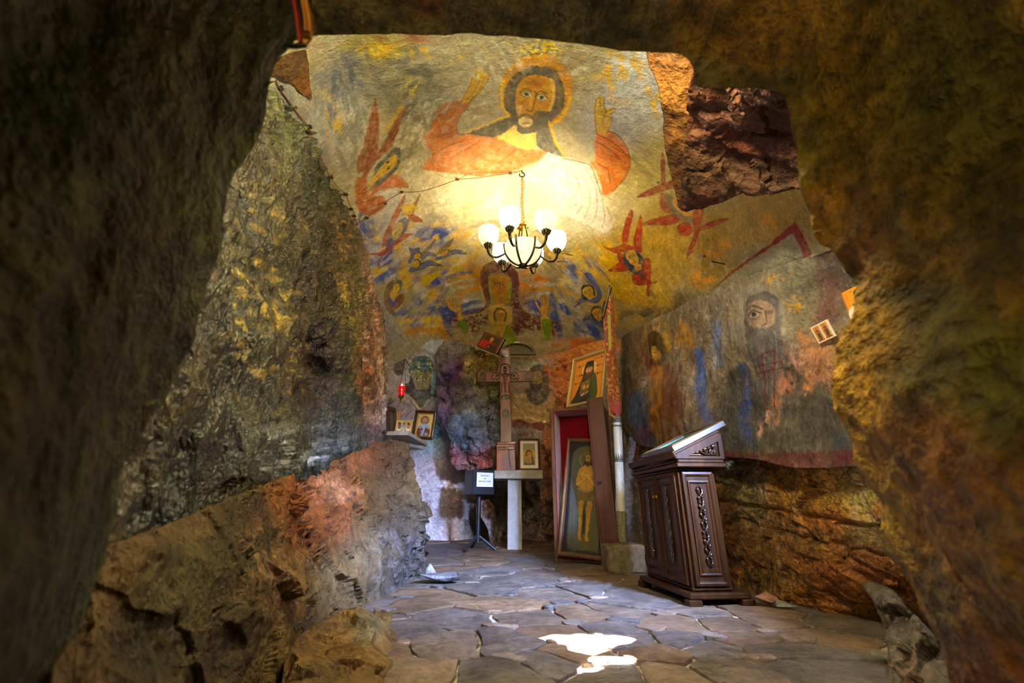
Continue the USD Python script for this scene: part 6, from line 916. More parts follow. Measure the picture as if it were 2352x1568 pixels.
def d_mother(p, W):
    p.fill([(6, 4), (W - 6, 4), (W - 6, 96), (6, 96)], (150, 146, 112), tex=.1, sm=False); p.ell(W / 2, 48, 26, 25, (206, 186, 50), soft=.8); p.ring(W / 2, 48, 26, 25, .8, (90, 70, 30))
    p.fill([(W / 2 - 17, 50), (W / 2 - 15, 34), (W / 2 - 2, 27), (W / 2 + 12, 34), (W / 2 + 16, 52), (W / 2 + 18, 66), (W - 8, 78), (W - 6, 96), (6, 96), (10, 82), (W / 2 - 14, 70)], (110, 50, 34), tex=.15)
    p.fill([(W / 2 - 9, 46), (W / 2, 38), (W / 2 + 10, 44), (W / 2 + 12, 58), (W / 2 + 4, 66), (W / 2 - 8, 60)], (206, 150, 60)); p.ell(W / 2 - 10, 60, 8, 9, (206, 140, 56)); p.ell(W / 2 - 12, 55, 8, 5, (130, 80, 40))
    p.fill([(W / 2 - 12, 68), (W / 2 + 8, 66), (W / 2 + 10, 90), (W / 2 - 16, 90)], (180, 140, 60), tex=.2)
    for q in [[(W / 2 - 4, 50), (W / 2 - 1, 49)], [(W / 2 + 4, 48), (W / 2 + 8, 49)], [(W / 2 + 2, 50), (W / 2, 58)], [(W / 2 - 13, 59), (W / 2 - 10, 58)], [(W / 2 - 10, 74), (W / 2 + 4, 80)], [(W / 2 - 4, 70), (W / 2 - 8, 86)], [(16, 90), (W / 2 - 14, 74)], [(W / 2 + 14, 70), (W - 14, 92)]]: p.line(q, 1.1, (60, 40, 24), soft=.4)
    for x in (16, W - 16): p.ell(x, 13, 2.4, 2.4, (206, 170, 40))
    p.line([(6, 4), (W - 6, 4), (W - 6, 96), (6, 96), (6, 4)], 1.2, (96, 90, 50), sm=False)
m, w, h = stand(at(1190.5, 1077, y=7.10), at(1241.5, 1077, y=7.10), at(1193.5, 1005, y=7.2))
m[2, 3] = ZT + .001
framed('framed_icon', 'dark-framed icon of mother and child with white mat on the stone table', m, w, h, .028, .03, DARKWOOD, d_mother, (160, 156, 120), 110, GOLD, .042, ft=.008)

# --- donation box
db = thing('donation_box', 'black metal donation box with a white paper notice on a tripod post', 'donation box', lean((-.50, 6.98, .035), 30))
part('box', bx(.36, .30, .35, (0, 0, .95), .006), BLACK, db)
sg = part('notice', bx(.275, .0015, .205, (.02, -.1515, .985), .0003), PAPER, db, label='white paper notice with dark blue lettering')
for i, tx_ in enumerate(('ПРИЛОГ', 'ЗА', 'МАНАСТИР')):
    lt = letters('\u2009'.join(tx_), .0205, .0008, True); part('lettering', mv(tf(lt, UPX), .02, -.1523, 1.030 - i * .040), INK, str(sg.GetPath()))
part('slot', bx(.12, .012, .004, (0, .0, 1.127), .001), IRON, db); part('post', tube([(0, 0, .15), (0, 0, .78)], .032, 20), BLACK, db, 40); part('hub', tube([(0, 0, .13), (0, 0, .22)], .036, 20), BLACK, db, 40)
for a in (200, 330, 85): c, s = math.cos(math.radians(a)), math.sin(math.radians(a)); part('leg', tube([(.02 * c, .02 * s, .20), (.27 * c, .27 * s, .02)], .024, 14), BLACK, db, 40)

# --- open casket with the leaning panel, lid and monk icon
cl, crr = at(1274, 1290, z=.015), np.array([1.2, 5.59, .0]); cl[2] = .0; xd = crr - cl; cw = np.linalg.norm(xd); xd /= cw; yd = np.array([-xd[1], xd[0], 0]); CH = 1.85
ck = thing('casket', 'upright open wooden casket lined with crimson velvet', 'casket', M4((cl + crr) / 2 + [0, 0, .012], xd, yd, (0, 0, 1)))
T = .045; Dp = .34
part('side_panel', bx(T, Dp, CH, (-cw / 2 + T / 2, Dp / 2, CH / 2), .006), OAK, ck); part('side_panel', bx(T, Dp, CH, (cw / 2 - T / 2, Dp / 2, CH / 2), .006), OAK, ck); part('top_panel', bx(cw - 2 * T, Dp, .03, (0, Dp / 2, CH - .015), .006), OAK, ck); part('bottom_panel', bx(cw - 2 * T, Dp, .035, (0, Dp / 2, .0175), .006), OAK, ck); part('back_panel', bx(cw, .02, CH, (0, Dp + .01, CH / 2), .004), OAK, ck)
part('velvet_lining', cat([bx(cw - 2 * T, .012, CH - .07, (0, Dp - .006, CH / 2), .002), bx(.01, Dp - .012, CH - .07, (-cw / 2 + T + .005, Dp / 2, CH / 2), .002), bx(.01, Dp - .012, CH - .07, (cw / 2 - T - .005, Dp / 2, CH / 2), .002), bx(cw - 2 * T, Dp - .012, .01, (0, Dp / 2, CH - .036), .002), bx(cw - 2 * T, Dp - .012, .01, (0, Dp / 2, .04), .002)]), VELVET, ck, label='crimson velvet lining')
def d_sorrow(p, W):
    p.fill([(0, 0), (W, 0), (W, 100), (0, 100)], (26, 28, 36), sm=False, tex=.1)
    p.fill([(3, 14), (6, 7), (14, 4), (W - 8, 3.5), (W - 3, 8), (W - 2.5, 40), (W - 2, 92), (W - 6, 97), (8, 97), (4, 92), (3.5, 60), (2.5, 30)], (98, 88, 46), tex=.2, rag=1)
    p.fill([(3, 14), (6, 8), (11, 8), (13, 40), (15, 70), (14, 96), (5, 95), (3.5, 60)], (78, 88, 92), a=.75, soft=2.5, tex=.4)
    for i in range(60): y = 6 + i * 1.55; p.line([(6, y), (W - 4, y + .3)], .3, (70, 66, 40), a=.35, soft=.3)
    cx = W * .53; p.ring(cx, 17.5, 8.2, 7.2, 1.4, (150, 130, 84), a=.8, soft=.9, rag=1, tex=.5); p.fill([(cx - 3.6, 19), (cx - 3.6, 13.5), (cx, 11), (cx + 3.6, 13.5), (cx + 3.6, 19), (cx + 6.5, 27), (cx + 3, 25), (cx - 3, 25), (cx - 6, 28)], (44, 36, 22))
    S = (186, 140, 48)
    p.fill([(cx - 3.2, 23), (cx + 3.2, 23), (cx + 8, 27), (cx + 9.6, 33), (cx + 9.8, 40), (cx + 6.5, 42), (cx + 6.5, 46), (cx - 6.5, 46), (cx - 6.8, 41), (cx - 9.8, 40), (cx - 9.6, 33), (cx - 8, 27)], S, soft=.5); p.face(cx, 16.6, 4.6, 0, (176, 132, 50), (44, 36, 22), (40, 32, 20), (56, 42, 22), .62, False)
    for q in [[(cx - 9, 34), (cx - 7.5, 41), (cx - 2, 35), (cx + 4, 31)], [(cx + 9, 34), (cx + 7.5, 41), (cx + 2, 35), (cx - 4, 31)], [(cx - 7, 32), (cx - 4, 38)], [(cx + 7, 32), (cx + 4, 38)], [(cx, 38), (cx, 45)], [(cx - 6.5, 42), (cx - 5.5, 46)], [(cx - 4, 31), (cx - 1, 30)], [(cx + 4, 31), (cx + 1, 30)]]: p.line(q, .7, (84, 58, 22), soft=.3, rag=.2)
    for s in (-1, 1):
        p.fill([(cx + s * 9.6, 34), (cx + s * 9.4, 41.5), (cx + s * 7, 42.5), (cx + s * 1.5, 36.5), (cx - s * 4, 32.4), (cx - s * 3, 30), (cx + s * 2, 32.8), (cx + s * 6.4, 38)], (200, 154, 58), soft=.4); p.line([(cx + s * 9.4, 41.5), (cx + s * 7, 42.5), (cx + s * 1.5, 36.5), (cx - s * 4, 32.4)], .55, (70, 48, 18), soft=.3, rag=.2)
    p.ell(cx - 4.2, 31, 2.2, 1.6, (196, 150, 60)); p.ell(cx + 4.2, 30.6, 2.2, 1.6, (196, 150, 60))
    p.fill([(cx - 7.5, 45), (cx, 47), (cx + 7.5, 44.5), (cx + 8, 56), (cx, 55.5), (cx - 7.5, 57)], (112, 92, 46), soft=.5, tex=.4); p.line([(cx - 7.5, 45), (cx, 47.5), (cx + 7.5, 44.5)], 1.2, (176, 154, 92), soft=.4); p.line([(cx + 2, 54), (cx + 7, 48)], .7, (70, 56, 30)); p.line([(cx - 7, 57), (cx, 56), (cx + 8, 56)], .9, (46, 38, 20))
    for s in (-1, 1):
        p.fill([(cx + s * .8, 57), (cx + s * 6.4, 57), (cx + s * 5.4, 68), (cx + s * 4.6, 80), (cx + s * 4.4, 86), (cx + s * 5.2, 89), (cx + s * 2.2, 89.5), (cx + s * 1.6, 86), (cx + s * 1.4, 70)], S, soft=.4); p.line([(cx + s * 1.4, 58), (cx + s * 1.5, 72), (cx + s * 1.8, 86)], .8, (60, 46, 22), soft=.4); p.line([(cx + s * 2.6, 69), (cx + s * 4.6, 69.5)], .5, (110, 80, 30))
    p.fill([(cx - 1, 57), (cx + 1, 57), (cx + 1.4, 84), (cx - 1.4, 84)], (40, 36, 24), sm=False)
    for q in [[(8, 62), (9, 80), (12, 92)], [(12, 64), (14, 78)], [(10, 50), (13, 44), (16, 50)], [(W - 9, 50), (W - 5, 60)], [(5, 40), (9, 46), (14, 42)]]: p.line(q, .35, (150, 150, 136), a=.5, soft=.3)
cin = np.linalg.inv(M4((cl + crr) / 2, xd, yd, (0, 0, 1)))
m, w, h = stand(at(1281.5, 1280, t=np.float64(5.18)), at(1389, 1294, t=np.float64(4.95)), at(1296, 1011, t=np.float64(5.92)))
m[2, 3] = .07
framed('panel_icon', 'long brown framed panel of a standing half-naked saint leaning in the casket', m, w, h, .052, .045, OAK, d_sorrow, (30, 30, 40), 300)
lb = np.array(at(1407, 1288, y=5.2)); lb[2] = .03; m = M4(lb, *(np.array(v) for v in ((.93, -.36, 0), (.36, .93, 0), (0, 0, 1)))) @ lean((0, 0, 0), 0, 1.5, -2.2)
ld = thing('wooden_board', 'long red-brown board standing on edge beside the casket', 'board', m); part('board', bx(.185, .035, 1.86, (0, 0, .93), .004), REDWOOD, ld); part('edge_strip', bx(.02, .05, 1.86, (-.1, 0, .93), .003), REDWOOD, ld); part('latch', bx(.05, .02, .03, (-.05, -.025, .86), .004), IRON, ld)
def d_monk(p, W):
    p.fill([(0, 0), (W, 0), (W, 100), (0, 100)], (206, 132, 40), sm=False, tex=.15); p.line([(1.5, 1.5), (W - 1.5, 1.5), (W - 1.5, 98.5), (1.5, 98.5), (1.5, 1.5)], 1.4, (150, 50, 30), sm=False)
    cx = W * .52; p.ell(cx, 27, 19, 18, (222, 180, 70), soft=.6); p.ring(cx, 27, 19, 18, 1.2, (170, 60, 40)); p.ring(cx, 27, 17.4, 16.4, .8, (236, 226, 190))
    p.fill([(cx - 10, 12), (cx - 6, 9.5), (cx + 8, 9.5), (cx + 10, 13), (cx + 11, 26), (cx + 14, 42), (cx + 20, 52), (cx + 22, 98), (4, 98), (8, 86), (16, 66), (cx - 15, 46), (cx - 13, 30)], (24, 34, 30), tex=.1)
    p.fill([(cx + 9, 44), (cx + 20, 50), (cx + 23, 98), (cx + 6, 98), (cx + 8, 70)], (70, 90, 34), tex=.15)
    for i in range(5): p.line([(cx + 10 + i * 2.4, 50 + i * 3), (cx + 8 + i * 2.6, 72), (cx + 14 + i * 1.6, 96)], 1, (40, 60, 26), soft=.4)
    p.fill([(cx - 7, 25), (cx + 7, 25), (cx + 6.5, 36), (cx, 41), (cx - 6.5, 36)], (214, 150, 110)); p.fill([(cx - 9, 33), (cx - 4, 36), (cx, 35), (cx + 4, 36), (cx + 9, 33), (cx + 8, 46), (cx, 54), (cx - 8, 47)], (88, 56, 34), tex=.2)
    for q in [[(cx - 6, 28), (cx - 2, 28)], [(cx + 2, 28), (cx + 6, 28)], [(cx - 6.4, 26), (cx - 1.6, 26)], [(cx + 1.6, 26), (cx + 6.4, 26)], [(cx + .5, 28), (cx, 33)], [(cx - 3, 37.5), (cx + 3, 37.5)]]: p.line(q, 1, (60, 34, 24), soft=.35)
    p.fill([(22, 57), (cx + 7, 50), (cx + 3, 86), (19, 88)], (112, 104, 44), sm=False, tex=.2); p.line([(22, 57), (cx + 7, 50), (cx + 3, 86), (19, 88), (22, 57)], .8, (60, 54, 26), sm=False); p.ring(cx - 7, 63, 8, 8, .8, (180, 170, 90)); p.ell(cx - 8, 67, 4, 6, (206, 140, 90)); p.ell(cx + 2, 68, 3, 3.6, (206, 140, 90)); p.fill([(cx - 13, 84), (cx - 11, 60), (cx - 6, 57), (cx - 4, 62), (cx - 11, 64), (cx - 7, 76), (cx + 4, 72), (cx + 4, 84)], (120, 70, 40), a=.6)
    for x, y in ((cx - 10, 84), (cx + 1, 82)): p.ell(x, y, 4.4, 2.4, (222, 160, 130), deg=-20)
    p.fill([(8, 84), (20, 80), (26, 90), (22, 98), (4, 98)], (40, 50, 56)); p.fill([(cx - 4, 86), (cx + 8, 80), (cx + 10, 98), (cx - 6, 98)], (36, 44, 50))
    T_ = lambda txt, x, y, s: [p.fill(np.asarray(poly.exterior.coords)[:-1] * [s, -s] + [x, y], (90, 40, 20), soft=.18, rag=0, tex=0, sm=False) for poly in text_polys(txt)]
    T_('СВЕТИ', 4, 19, .072); T_('СИМЕОН', W - 27, 9, .062); T_('ЧУДО', 5, 40, .06); T_('ТВОРАЦ', W - 21, 27, .05); T_('БОЖИ', W - 19, 46, .066); T_('ДАЈБА', 4, 57, .055)
def text_polys(txt):
    m = meshkit.text_mesh(txt, 70, 1.0); v = np.round(m.vertices, 4); f = m.faces[np.abs(v[m.faces][:, :, 2]).max(1) < 1e-6]
    u = shapely.union_all([Polygon(v[t][:, :2]) for t in f]); return list(getattr(u, 'geoms', [u]))
m, w, h = stand(at(1303, 939, t=np.float64(5.86)), at(1386, 920, t=np.float64(5.47)), at(1323.5, 826, t=np.float64(6.27)))
m[2, 3] = max(CH + .022, m[2, 3] - .0)
framed('monk_icon', 'gilt-framed icon of a monk in black holding a small icon, on the casket', m, w, h, .034, .04, PALEGOLD, d_monk, (206, 132, 40), 170, GOLD, ft=.012)

# --- thick white pole on a stone block, and the furled banner above it
bl = thing('stone_block', 'rough squared stone block on the floor carrying the white pole', 'block', lean((1.14, 4.98, .0), 4))
q = to_tm(m3.Manifold(m3.Mesh(np.array(bx(.385, .30, .27, (0, 0, .135), .02).vertices, np.float32), np.array(bx(.385, .30, .27, (0, 0, .135), .02).faces, np.uint32))).refine_to_length(.02)); q.vertices += (meshkit.fbm(q.vertices * 14, 3, 2) - .5)[:, None] * .03 * np.sign(q.vertices - [0, 0, .135])
q.vertices[:, 2] = np.maximum(q.vertices[:, 2], .005); part('block', q, BLOCK, bl, True)
p0, p1 = np.array(at(1430, 1246, y=5.0)), np.array(at(1417, 957, y=5.0)); p0[2] = .285; ax = (p1 - p0); PL = np.linalg.norm(ax); ax /= PL
xx = np.cross([0, 1, 0], ax); xx /= np.linalg.norm(xx); yy = np.cross(ax, xx)
po = thing('white_pole', 'thick white painted pole with dark zigzag bands on the stone block', 'pole', M4(p0, xx, yy, ax))
WHITEPAINT = plain('white_pole_paint', (206, 206, 196), .5, var=.12, sc=40.); STONEY = plain('bare_pole_foot', (122, 116, 84), .8, var=.35, sc=30., bump=.006); BAND = plain('band_paint', (74, 80, 74), .5)
rp = .049
part('shaft', tube([(0, 0, .30), (0, 0, PL - .06)], rp, 28), WHITEPAINT, po, 40); ft_ = tube([(0, 0, 0), (0, 0, .06), (0, 0, .15), (0, 0, .3)], [rp * .85, rp * .98, rp * 1.02, rp * 1.01], 28); part('foot', ft_, STONEY, po, 40, label='bare weathered foot of the pole'); part('cap', tube([(0, 0, PL - .07), (0, 0, PL)], rp * 1.05, 28), BAND, po, 40)
for z in (PL - .10, .82):
    n = 14; th = np.linspace(0, 2 * np.pi, 2 * n, endpoint=False); rr_ = rp + .0025; up = np.where(np.arange(2 * n) % 2 == 0, .07 if z < 1 else .012, 0.0); sgn = 1 if z < 1 else -1
    V = np.vstack([np.stack([rr_ * np.cos(th), rr_ * np.sin(th), np.full(2 * n, z)], -1), np.stack([rr_ * np.cos(th), rr_ * np.sin(th), z + sgn * (.012 + up)], -1)]); f = []
    for j in range(2 * n): k2 = (j + 1) % (2 * n); f += [(j, k2, 2 * n + k2), (j, 2 * n + k2, 2 * n + j)]
    part('zigzag_band', cat([trimesh.Trimesh(V, f, process=False), tube([(0, 0, z - .012), (0, 0, z - .002)], rp + .003, 28)]), BAND, po)
yB = 5.0; ban = thing('banner', 'long furled red and gold brocade banner hanging above the white pole', 'banner')
outl = [(1393, 1409, 690), (1388, 1411, 715), (1387, 1412, 740), (1389, 1412, 770), (1390, 1413, 800), (1392, 1416, 830), (1394, 1419, 860), (1396, 1421, 890), (1397, 1424, 915), (1399, 1425, 935), (1402, 1423, 948), (1408, 1417, 955)]
oo = smooth_line(outl, 120); nth = 48; V = []; th = np.linspace(0, 2 * np.pi, nth, endpoint=False)
for i, (a, b, y) in enumerate(oo):
    A_, B_ = at(a, y, y=yB), at(b, y, y=yB); c = (A_ + B_) / 2; hw = np.linalg.norm(B_ - A_) / 2; r = 1 + .10 * np.cos(5 * th + y * .01)
    V.append(np.stack([c[0] + hw * np.cos(th), c[1] + (.05 + .2 * hw) * np.sin(th) * r, np.full(nth, c[2]) + .02 * np.sin(th * 2) * min(1, i / 20)], -1))
V = np.vstack(V); f = []
for i in range(len(oo) - 1):
    for j in range(nth): k2 = (j + 1) % nth; f += [(i * nth + j, i * nth + k2, (i + 1) * nth + k2), (i * nth + j, (i + 1) * nth + k2, (i + 1) * nth + j)]
U_, Z_ = V[:, 0] * 400, V[:, 2] * 400; g1 = np.abs(n2(U_, Z_, 14, 3, 2) - .5); C = lin((138, 64, 24))[None] * np.ones((len(V), 1)); C[g1 < .045] = lin((214, 150, 50)); tq = (V[:, 2] - V[:, 2].min()) / (V[:, 2].max() - V[:, 2].min())
low_ = np.clip((.15 - tq) / .1, 0, 1)[:, None]; C = C * (1 - low_) + lin((170, 60, 66))[None] * low_
ctr = np.repeat([at((a + b) / 2, y, y=yB)[0] for a, b, y in oo], nth); gm = (np.abs(V[:, 0] - ctr + .012) < .018) & (tq > .55) & (tq < .85) & (V[:, 1] < yB); C[gm] = lin((170, 156, 70))
part('cloth', trimesh.Trimesh(V, f, process=False), CLOTH, ban, True, col=C)
fr = []; rf_ = np.random.default_rng(2)
for side in (0, 1):
    for i in range(0, len(oo), 1):
        for _ in range(2):
            a, b, y = oo[i]; P_ = at((a, b)[side], y + rf_.uniform(-2, 2), y=yB - .01); s = (-1, 1)[side]; fr.append(tube([P_, P_ + [s * rf_.uniform(.004, .014), -.004, -rf_.uniform(.006, .02)]], .0022, 3, False))
for i in range(50): a = rf_.uniform(1399, 1424); P_ = at(a, 945 + 10 * (1 - abs(a - 1412) / 13), y=yB - .04); fr.append(tube([P_, P_ + [rf_.uniform(-.006, .006), 0, -.035]], .002, 3, False))
tag(part('fringe', cat(fr), plain('gold_fringe', (190, 140, 50), .6), ban), kind='stuff')
part('staff', tube([at(1413, 956, y=yB + .0), at(1402, 800, y=yB + .02), at(1399, 655, y=yB + .02)], .016, 12), DARKWOOD, ban, True); part('crossbar', tube([at(1386, 727, y=yB - .05), at(1395, 692, y=yB - .03), at(1403, 661, y=yB)], .017, 12), DARKWOOD, ban, True); part('loop', tube(smooth_line([at(a, b, y=yB - .04) for a, b in [(1401, 678), (1399, 695), (1402, 715), (1406, 700), (1404, 678)]], 20), .006, 6), GOLD, ban, True)

# --- lectern
Lo = np.array([1.181, 3.22, 0.0]); yw = math.radians(5.5); ex, ey = np.array([math.cos(yw), math.sin(yw), 0]), np.array([-math.sin(yw), math.cos(yw), 0])
lec = thing('lectern', 'dark carved walnut lectern with sloping top and cupboard doors by the right wall', 'lectern', M4(Lo, ex, ey, (0, 0, 1)))
BX0, BX1, BY0, BY1, ZB, ZTP = .034, .296, .075, .83, .095, .885        # body
part('plinth', cat([bx(BX1 - BX0 + .16, BY1 - BY0 + .14, .035, ((BX0 + BX1) / 2 + .02, (BY0 + BY1) / 2, .0725), .006)]), WALNUT, lec)
for x in (BX0 - .03, BX1 + .07):
    for y in (BY0 - .04, BY1 + .04): part('foot', bx(.09, .08, .052, (x + .0, y, .028), .006), WALNUT, lec)
part('body', cat([bx(BX1 - BX0, BY1 - BY0, ZTP - ZB, ((BX0 + BX1) / 2, (BY0 + BY1) / 2, (ZTP + ZB) / 2), .004)] + [tube([(x, y, ZB), (x, y, ZTP)], .009, 8) for x in (BX0, BX1) for y in (BY0,)] + [bx(BX1 - BX0 + .02, BY1 - BY0 + .02, .02, ((BX0 + BX1) / 2, (BY0 + BY1) / 2, z), .005) for z in (ZB + .01, ZTP - .012)]), WALNUT, lec)
def raised(w, h, d, s=.02): return rim(w, h, s, d, 0, .5)
def vine(w, h, seed=0):
    r = np.random.default_rng(seed); out = []; z = np.linspace(.01, h - .01, 90)
    for ph in (0, math.pi): out.append(tube(np.stack([w * .32 * np.sin(z / h * 7 * math.pi + ph), -.010 - .006 * np.cos(z / h * 7 * math.pi + ph), z], -1), .0055, 7))
    for i in range(int(h / .028)):
        zz = .015 + i * .028; s = (-1) ** i; x = s * w * .24; out.append(rot(ball(.0115, (0, 0, 0), (.75, .7, 1.5), 1), s * 38, [0, 1, 0])); out[-1] = mv(out[-1], x, -.012, zz)
        if i % 2: out.append(ball(.008, (-x * .9, -.014, zz + .01), sub=1))
    return cat(out)
def panel(parent, mtx, w, h, seed, extra=None, cw=.036):
    dr_ = part(extra or 'side_panel', tf(cat([bx(w, .014, h, (0, -.007, h / 2), .003), mv(rim(w - .004, h - .01, .03, .018, -.010, .5), 0, 0, .005), mv(rim(w - .075, h - .13, .018, .012, -.014, .5), 0, 0, .065), bx(w - .115, .010, .045, (0, -.016, .085), .004)]), mtx), WALNUT, lec)
    pa = str(dr_.GetPath()); hh = h - .21; part('carving', tf(mv(vine(cw, hh, seed), 0, -.016, .12), mtx), CARVED, pa, True, label='glossy carved vine'); return pa
FR = M4((0, 0, 0)); hp = ZTP - ZB - .05
panel(lec, M4(((BX0 + BX1) / 2, BY0, ZB + .025)), BX1 - BX0 - .03, hp, 1, None, .05)
LF = lambda y: M4((BX0, y, ZB + .025), (0, -1, 0), (1, 0, 0), (0, 0, 1))
dw = (BY1 - BY0 - .04) / 2
for i, y in enumerate((BY0 + .02 + dw / 2, BY0 + .02 + dw * 1.5)):
    pa = panel(lec, LF(y), dw - .006, hp, 2 + i, 'door'); ky = y + (dw / 2 - .03) * (1 if i == 0 else -1)
    part('knob', mv(ball(.011), BX0 - .034, ky, ZB + hp - .14), BRASS, pa, True)
CX1, CY1 = .372, .94; zc0 = ZTP
part('cornice', cat([bx(CX1 + .0, CY1, .03, (CX1 / 2, CY1 / 2, zc0 + .015), .006), bx(CX1 - .02, CY1 - .03, .03, (CX1 / 2 + .005, CY1 / 2, zc0 + .045), .008)]), WALNUT, lec)
zl, zh = zc0 + .06, zc0 + .06; wedge = [(.0, zl), (CX1, zl), (CX1, zl + .178), (CX1 - .03, zl + .185), (0, zl + .028)]
for y0_, nm in ((.012, 'wedge_side'), (CY1 - .036, 'wedge_side')):
    inn = [(.10, zl + .018), (CX1 - .03, zl + .018), (CX1 - .03, zl + .125)]
    ring_ = Polygon(wedge).difference(Polygon(inn)); wsd = part(nm, tf(prism(ring_, .024), M4((0, y0_ + .024, 0), (1, 0, 0), (0, 0, 1), (0, -1, 0))), WALNUT, lec)
    if y0_ < .1:
        cvs = [tf(prism(Polygon(inn), .006), M4((0, y0_ + .024, 0), (1, 0, 0), (0, 0, 1), (0, -1, 0)))]; rc_ = np.random.default_rng(6)
        for i in range(5): x = .17 + i * .033; cvs.append(ball(.014, (x, y0_ + .006, zl + .028 + (x - .12) * .34), (1, .8, 1), 2))
        for i in range(4): a = np.linspace(0, 2.6, 14); cvs.append(tube(np.stack([CX1 - .05 - i * .022 + (.02 + .012 * i) * -np.sin(a), 0 * a + y0_ + .008, zl + .03 + (.03 + .013 * i) * (1 - np.cos(a)) * .45], -1), .006, 7))
        for i in range(6): cvs.append(ball(.007 + .001 * i, (.11 + i * .016, y0_ + .009, zl + .026), (1.4, .8, .9), 1))
        part('carving', cat(cvs), CARVED, str(wsd.GetPath()), True, label='glossy carved scrolls')
sl = math.atan2(.157, CX1 - .03); topM = M4((0, 0, zl + .028), (math.cos(sl), 0, math.sin(sl)), (0, 1, 0), (-math.sin(sl), 0, math.cos(sl)))
part('sloping_top', tf(bx(CX1 * 1.06, CY1 - .01, .016, (CX1 * .53, CY1 / 2, .008), .004), topM), WALNUT, lec); part('front_lip', tf(bx(.022, CY1, .05, (-.006, CY1 / 2, .004), .006), topM), WALNUT, lec)
LM = M4(Lo, ex, ey, (0, 0, 1)) @ topM
def d_table(p, W): p.fill([(0, 0), (W, 0), (W, 100), (0, 100)], (70, 110, 104), sm=False); saint(p, W / 2, 30, 8, (110, 40, 40), body=60)
ftm = LM @ M4((.016, .335, .020), (0, -1, 0), (0, 0, -1), (1, 0, 0))
lf_ = thing('silver_frame', 'silver-framed picture under glass lying on the sloping lectern top', 'picture', ftm)
part('frame', mv(rim(.62, .47, .04, .046, 0, .4), 0, .0, 0), SILVER, lf_); part('inner_frame', mv(rim(.545, .395, .014, .03, 0, .5), 0, 0, .0375), TEAL, lf_, label='teal inner strip'); g, c = pic(.52, .37, 60, d_table, (70, 110, 104)); part('painting', mv(g, 0, -.004, .05), ICON, lf_, col=c); part('glass', bx(.53, .002, .38, (0, -.02, .235), .0004), PANE, lf_)

# --- stone shelf in the left corner and what stands on it
sh_ = thing('stone_shelf', 'grey stone slab shelf in the left back corner', 'shelf'); A1, A2, A3 = at(939.4, 990, z=1.6), at(982, 1016, z=1.6), at(876, 990, z=1.6)
pl = Polygon([A1[:2], A2[:2], A2[:2] + [-.75, .0], A3[:2] + [-.35, .0]]); pl = pl if pl.exterior.is_ccw else Polygon(list(pl.exterior.coords)[::-1])
part('slab', prism(pl.buffer(-.004), .052, 1.548), SLAB, sh_); part('support', prism(Polygon([A1[:2] + [-.2, .45], A2[:2] + [-.02, -.02], A2[:2] + [-.7, 0], A1[:2] + [-.7, .4]]), .06, 1.485), SLAB, sh_, label='lower stone under the shelf')
def d_bishop(p, W):
    p.fill([(0, 0), (W, 0), (W, 100), (0, 100)], (226, 206, 130), sm=False, tex=.1); cx = W / 2; p.ell(cx, 28, 21, 20, (150, 40, 30), soft=.6); p.ell(cx, 28, 15.5, 15, (206, 160, 60)); p.ring(cx, 28, 21, 20, 1, (110, 70, 30))
    p.fill([(cx - 9, 48), (cx + 9, 48), (cx + 26, 58), (cx + 29, 98), (cx - 29, 98), (cx - 26, 58)], (124, 50, 44), tex=.15); p.fill([(cx - 26, 57), (cx - 10, 46), (cx + 10, 46), (cx + 26, 57), (cx + 22, 68), (cx + 8, 64), (cx + 2, 98), (cx - 10, 98), (cx - 4, 66), (cx - 20, 68)], (176, 200, 226))
    for x, y in ((cx - 16, 60), (cx + 15, 60), (cx - 5, 92), (cx + 16, 92)):
        if x > cx + 10 and y > 90 or (x < cx and y > 90): p.fill([(x - 7, 86), (x + 7, 86), (x + 7, 98), (x - 7, 98)], (186, 206, 226), sm=False)
        p.line([(x - 5, y - 3), (x + 5, y + 3)], 2, (24, 36, 60)); p.line([(x - 5, y + 3), (x + 5, y - 3)], 2, (24, 36, 60))
    p.fill([(cx + 8, 70), (cx + 18, 70), (cx + 18, 85), (cx + 8, 85)], (140, 90, 40), sm=False); p.ell(cx - 12, 78, 4, 5, (206, 160, 130)); p.face(cx, 29, 11.5, 0, (206, 170, 140), (120, 120, 124), (60, 44, 34), (120, 124, 134), .72)
m, w, h = stand(at(945, 1011, t=np.float64(6.78)), at(994, 1014, t=np.float64(6.70)), at(950, 945, t=np.float64(6.95))); m[2, 3] = 1.612
framed('bishop_icon', 'brown and gilt framed icon of a bishop standing on the stone shelf', m, w, h, .042, .035, DARKWOOD, d_bishop, (226, 206, 130), 130, GOLD, ft=.016, glass=False)
def d_three(p, W):
    p.fill([(0, 0), (W, 0), (W, 100), (0, 100)], (200, 170, 90), sm=False, tex=.3)
    for x, r, y in ((W * .24, (120, 50, 60), 20), (W * .78, (196, 110, 90), 22)): p.fill([(x - 12, y + 30), (x + 12, y + 30), (x + 16, 64), (x + 10, 80), (x - 10, 80), (x - 16, 64)], (226, 222, 214)); p.fill([(x - 8, y + 10), (x + 9, y + 10), (x + 11, 62), (x - 10, 62)], r); p.ell(x, y + 6, 8, 9, (70, 60, 50)); p.fill([(x - 14, y), (x - 4, y - 6), (x + 2, y + 10), (x - 8, y + 14)], (60, 50, 50))
    x = W / 2; p.fill([(x - 12, 34), (x + 12, 34), (x + 8, 56), (x - 8, 56)], (120, 160, 190)); p.fill([(x - 6, 56), (x + 6, 56), (x + 6, 98), (x - 6, 98)], (196, 206, 214), sm=False); p.ell(x, 26, 11, 12, (70, 60, 50)); p.ell(x, 28, 5, 6, (190, 150, 110))
m, w, h = stand(at(905, 991, y=6.25), at(945, 992, y=6.25), at(908, 961, y=6.3)); m[2, 3] = 1.612
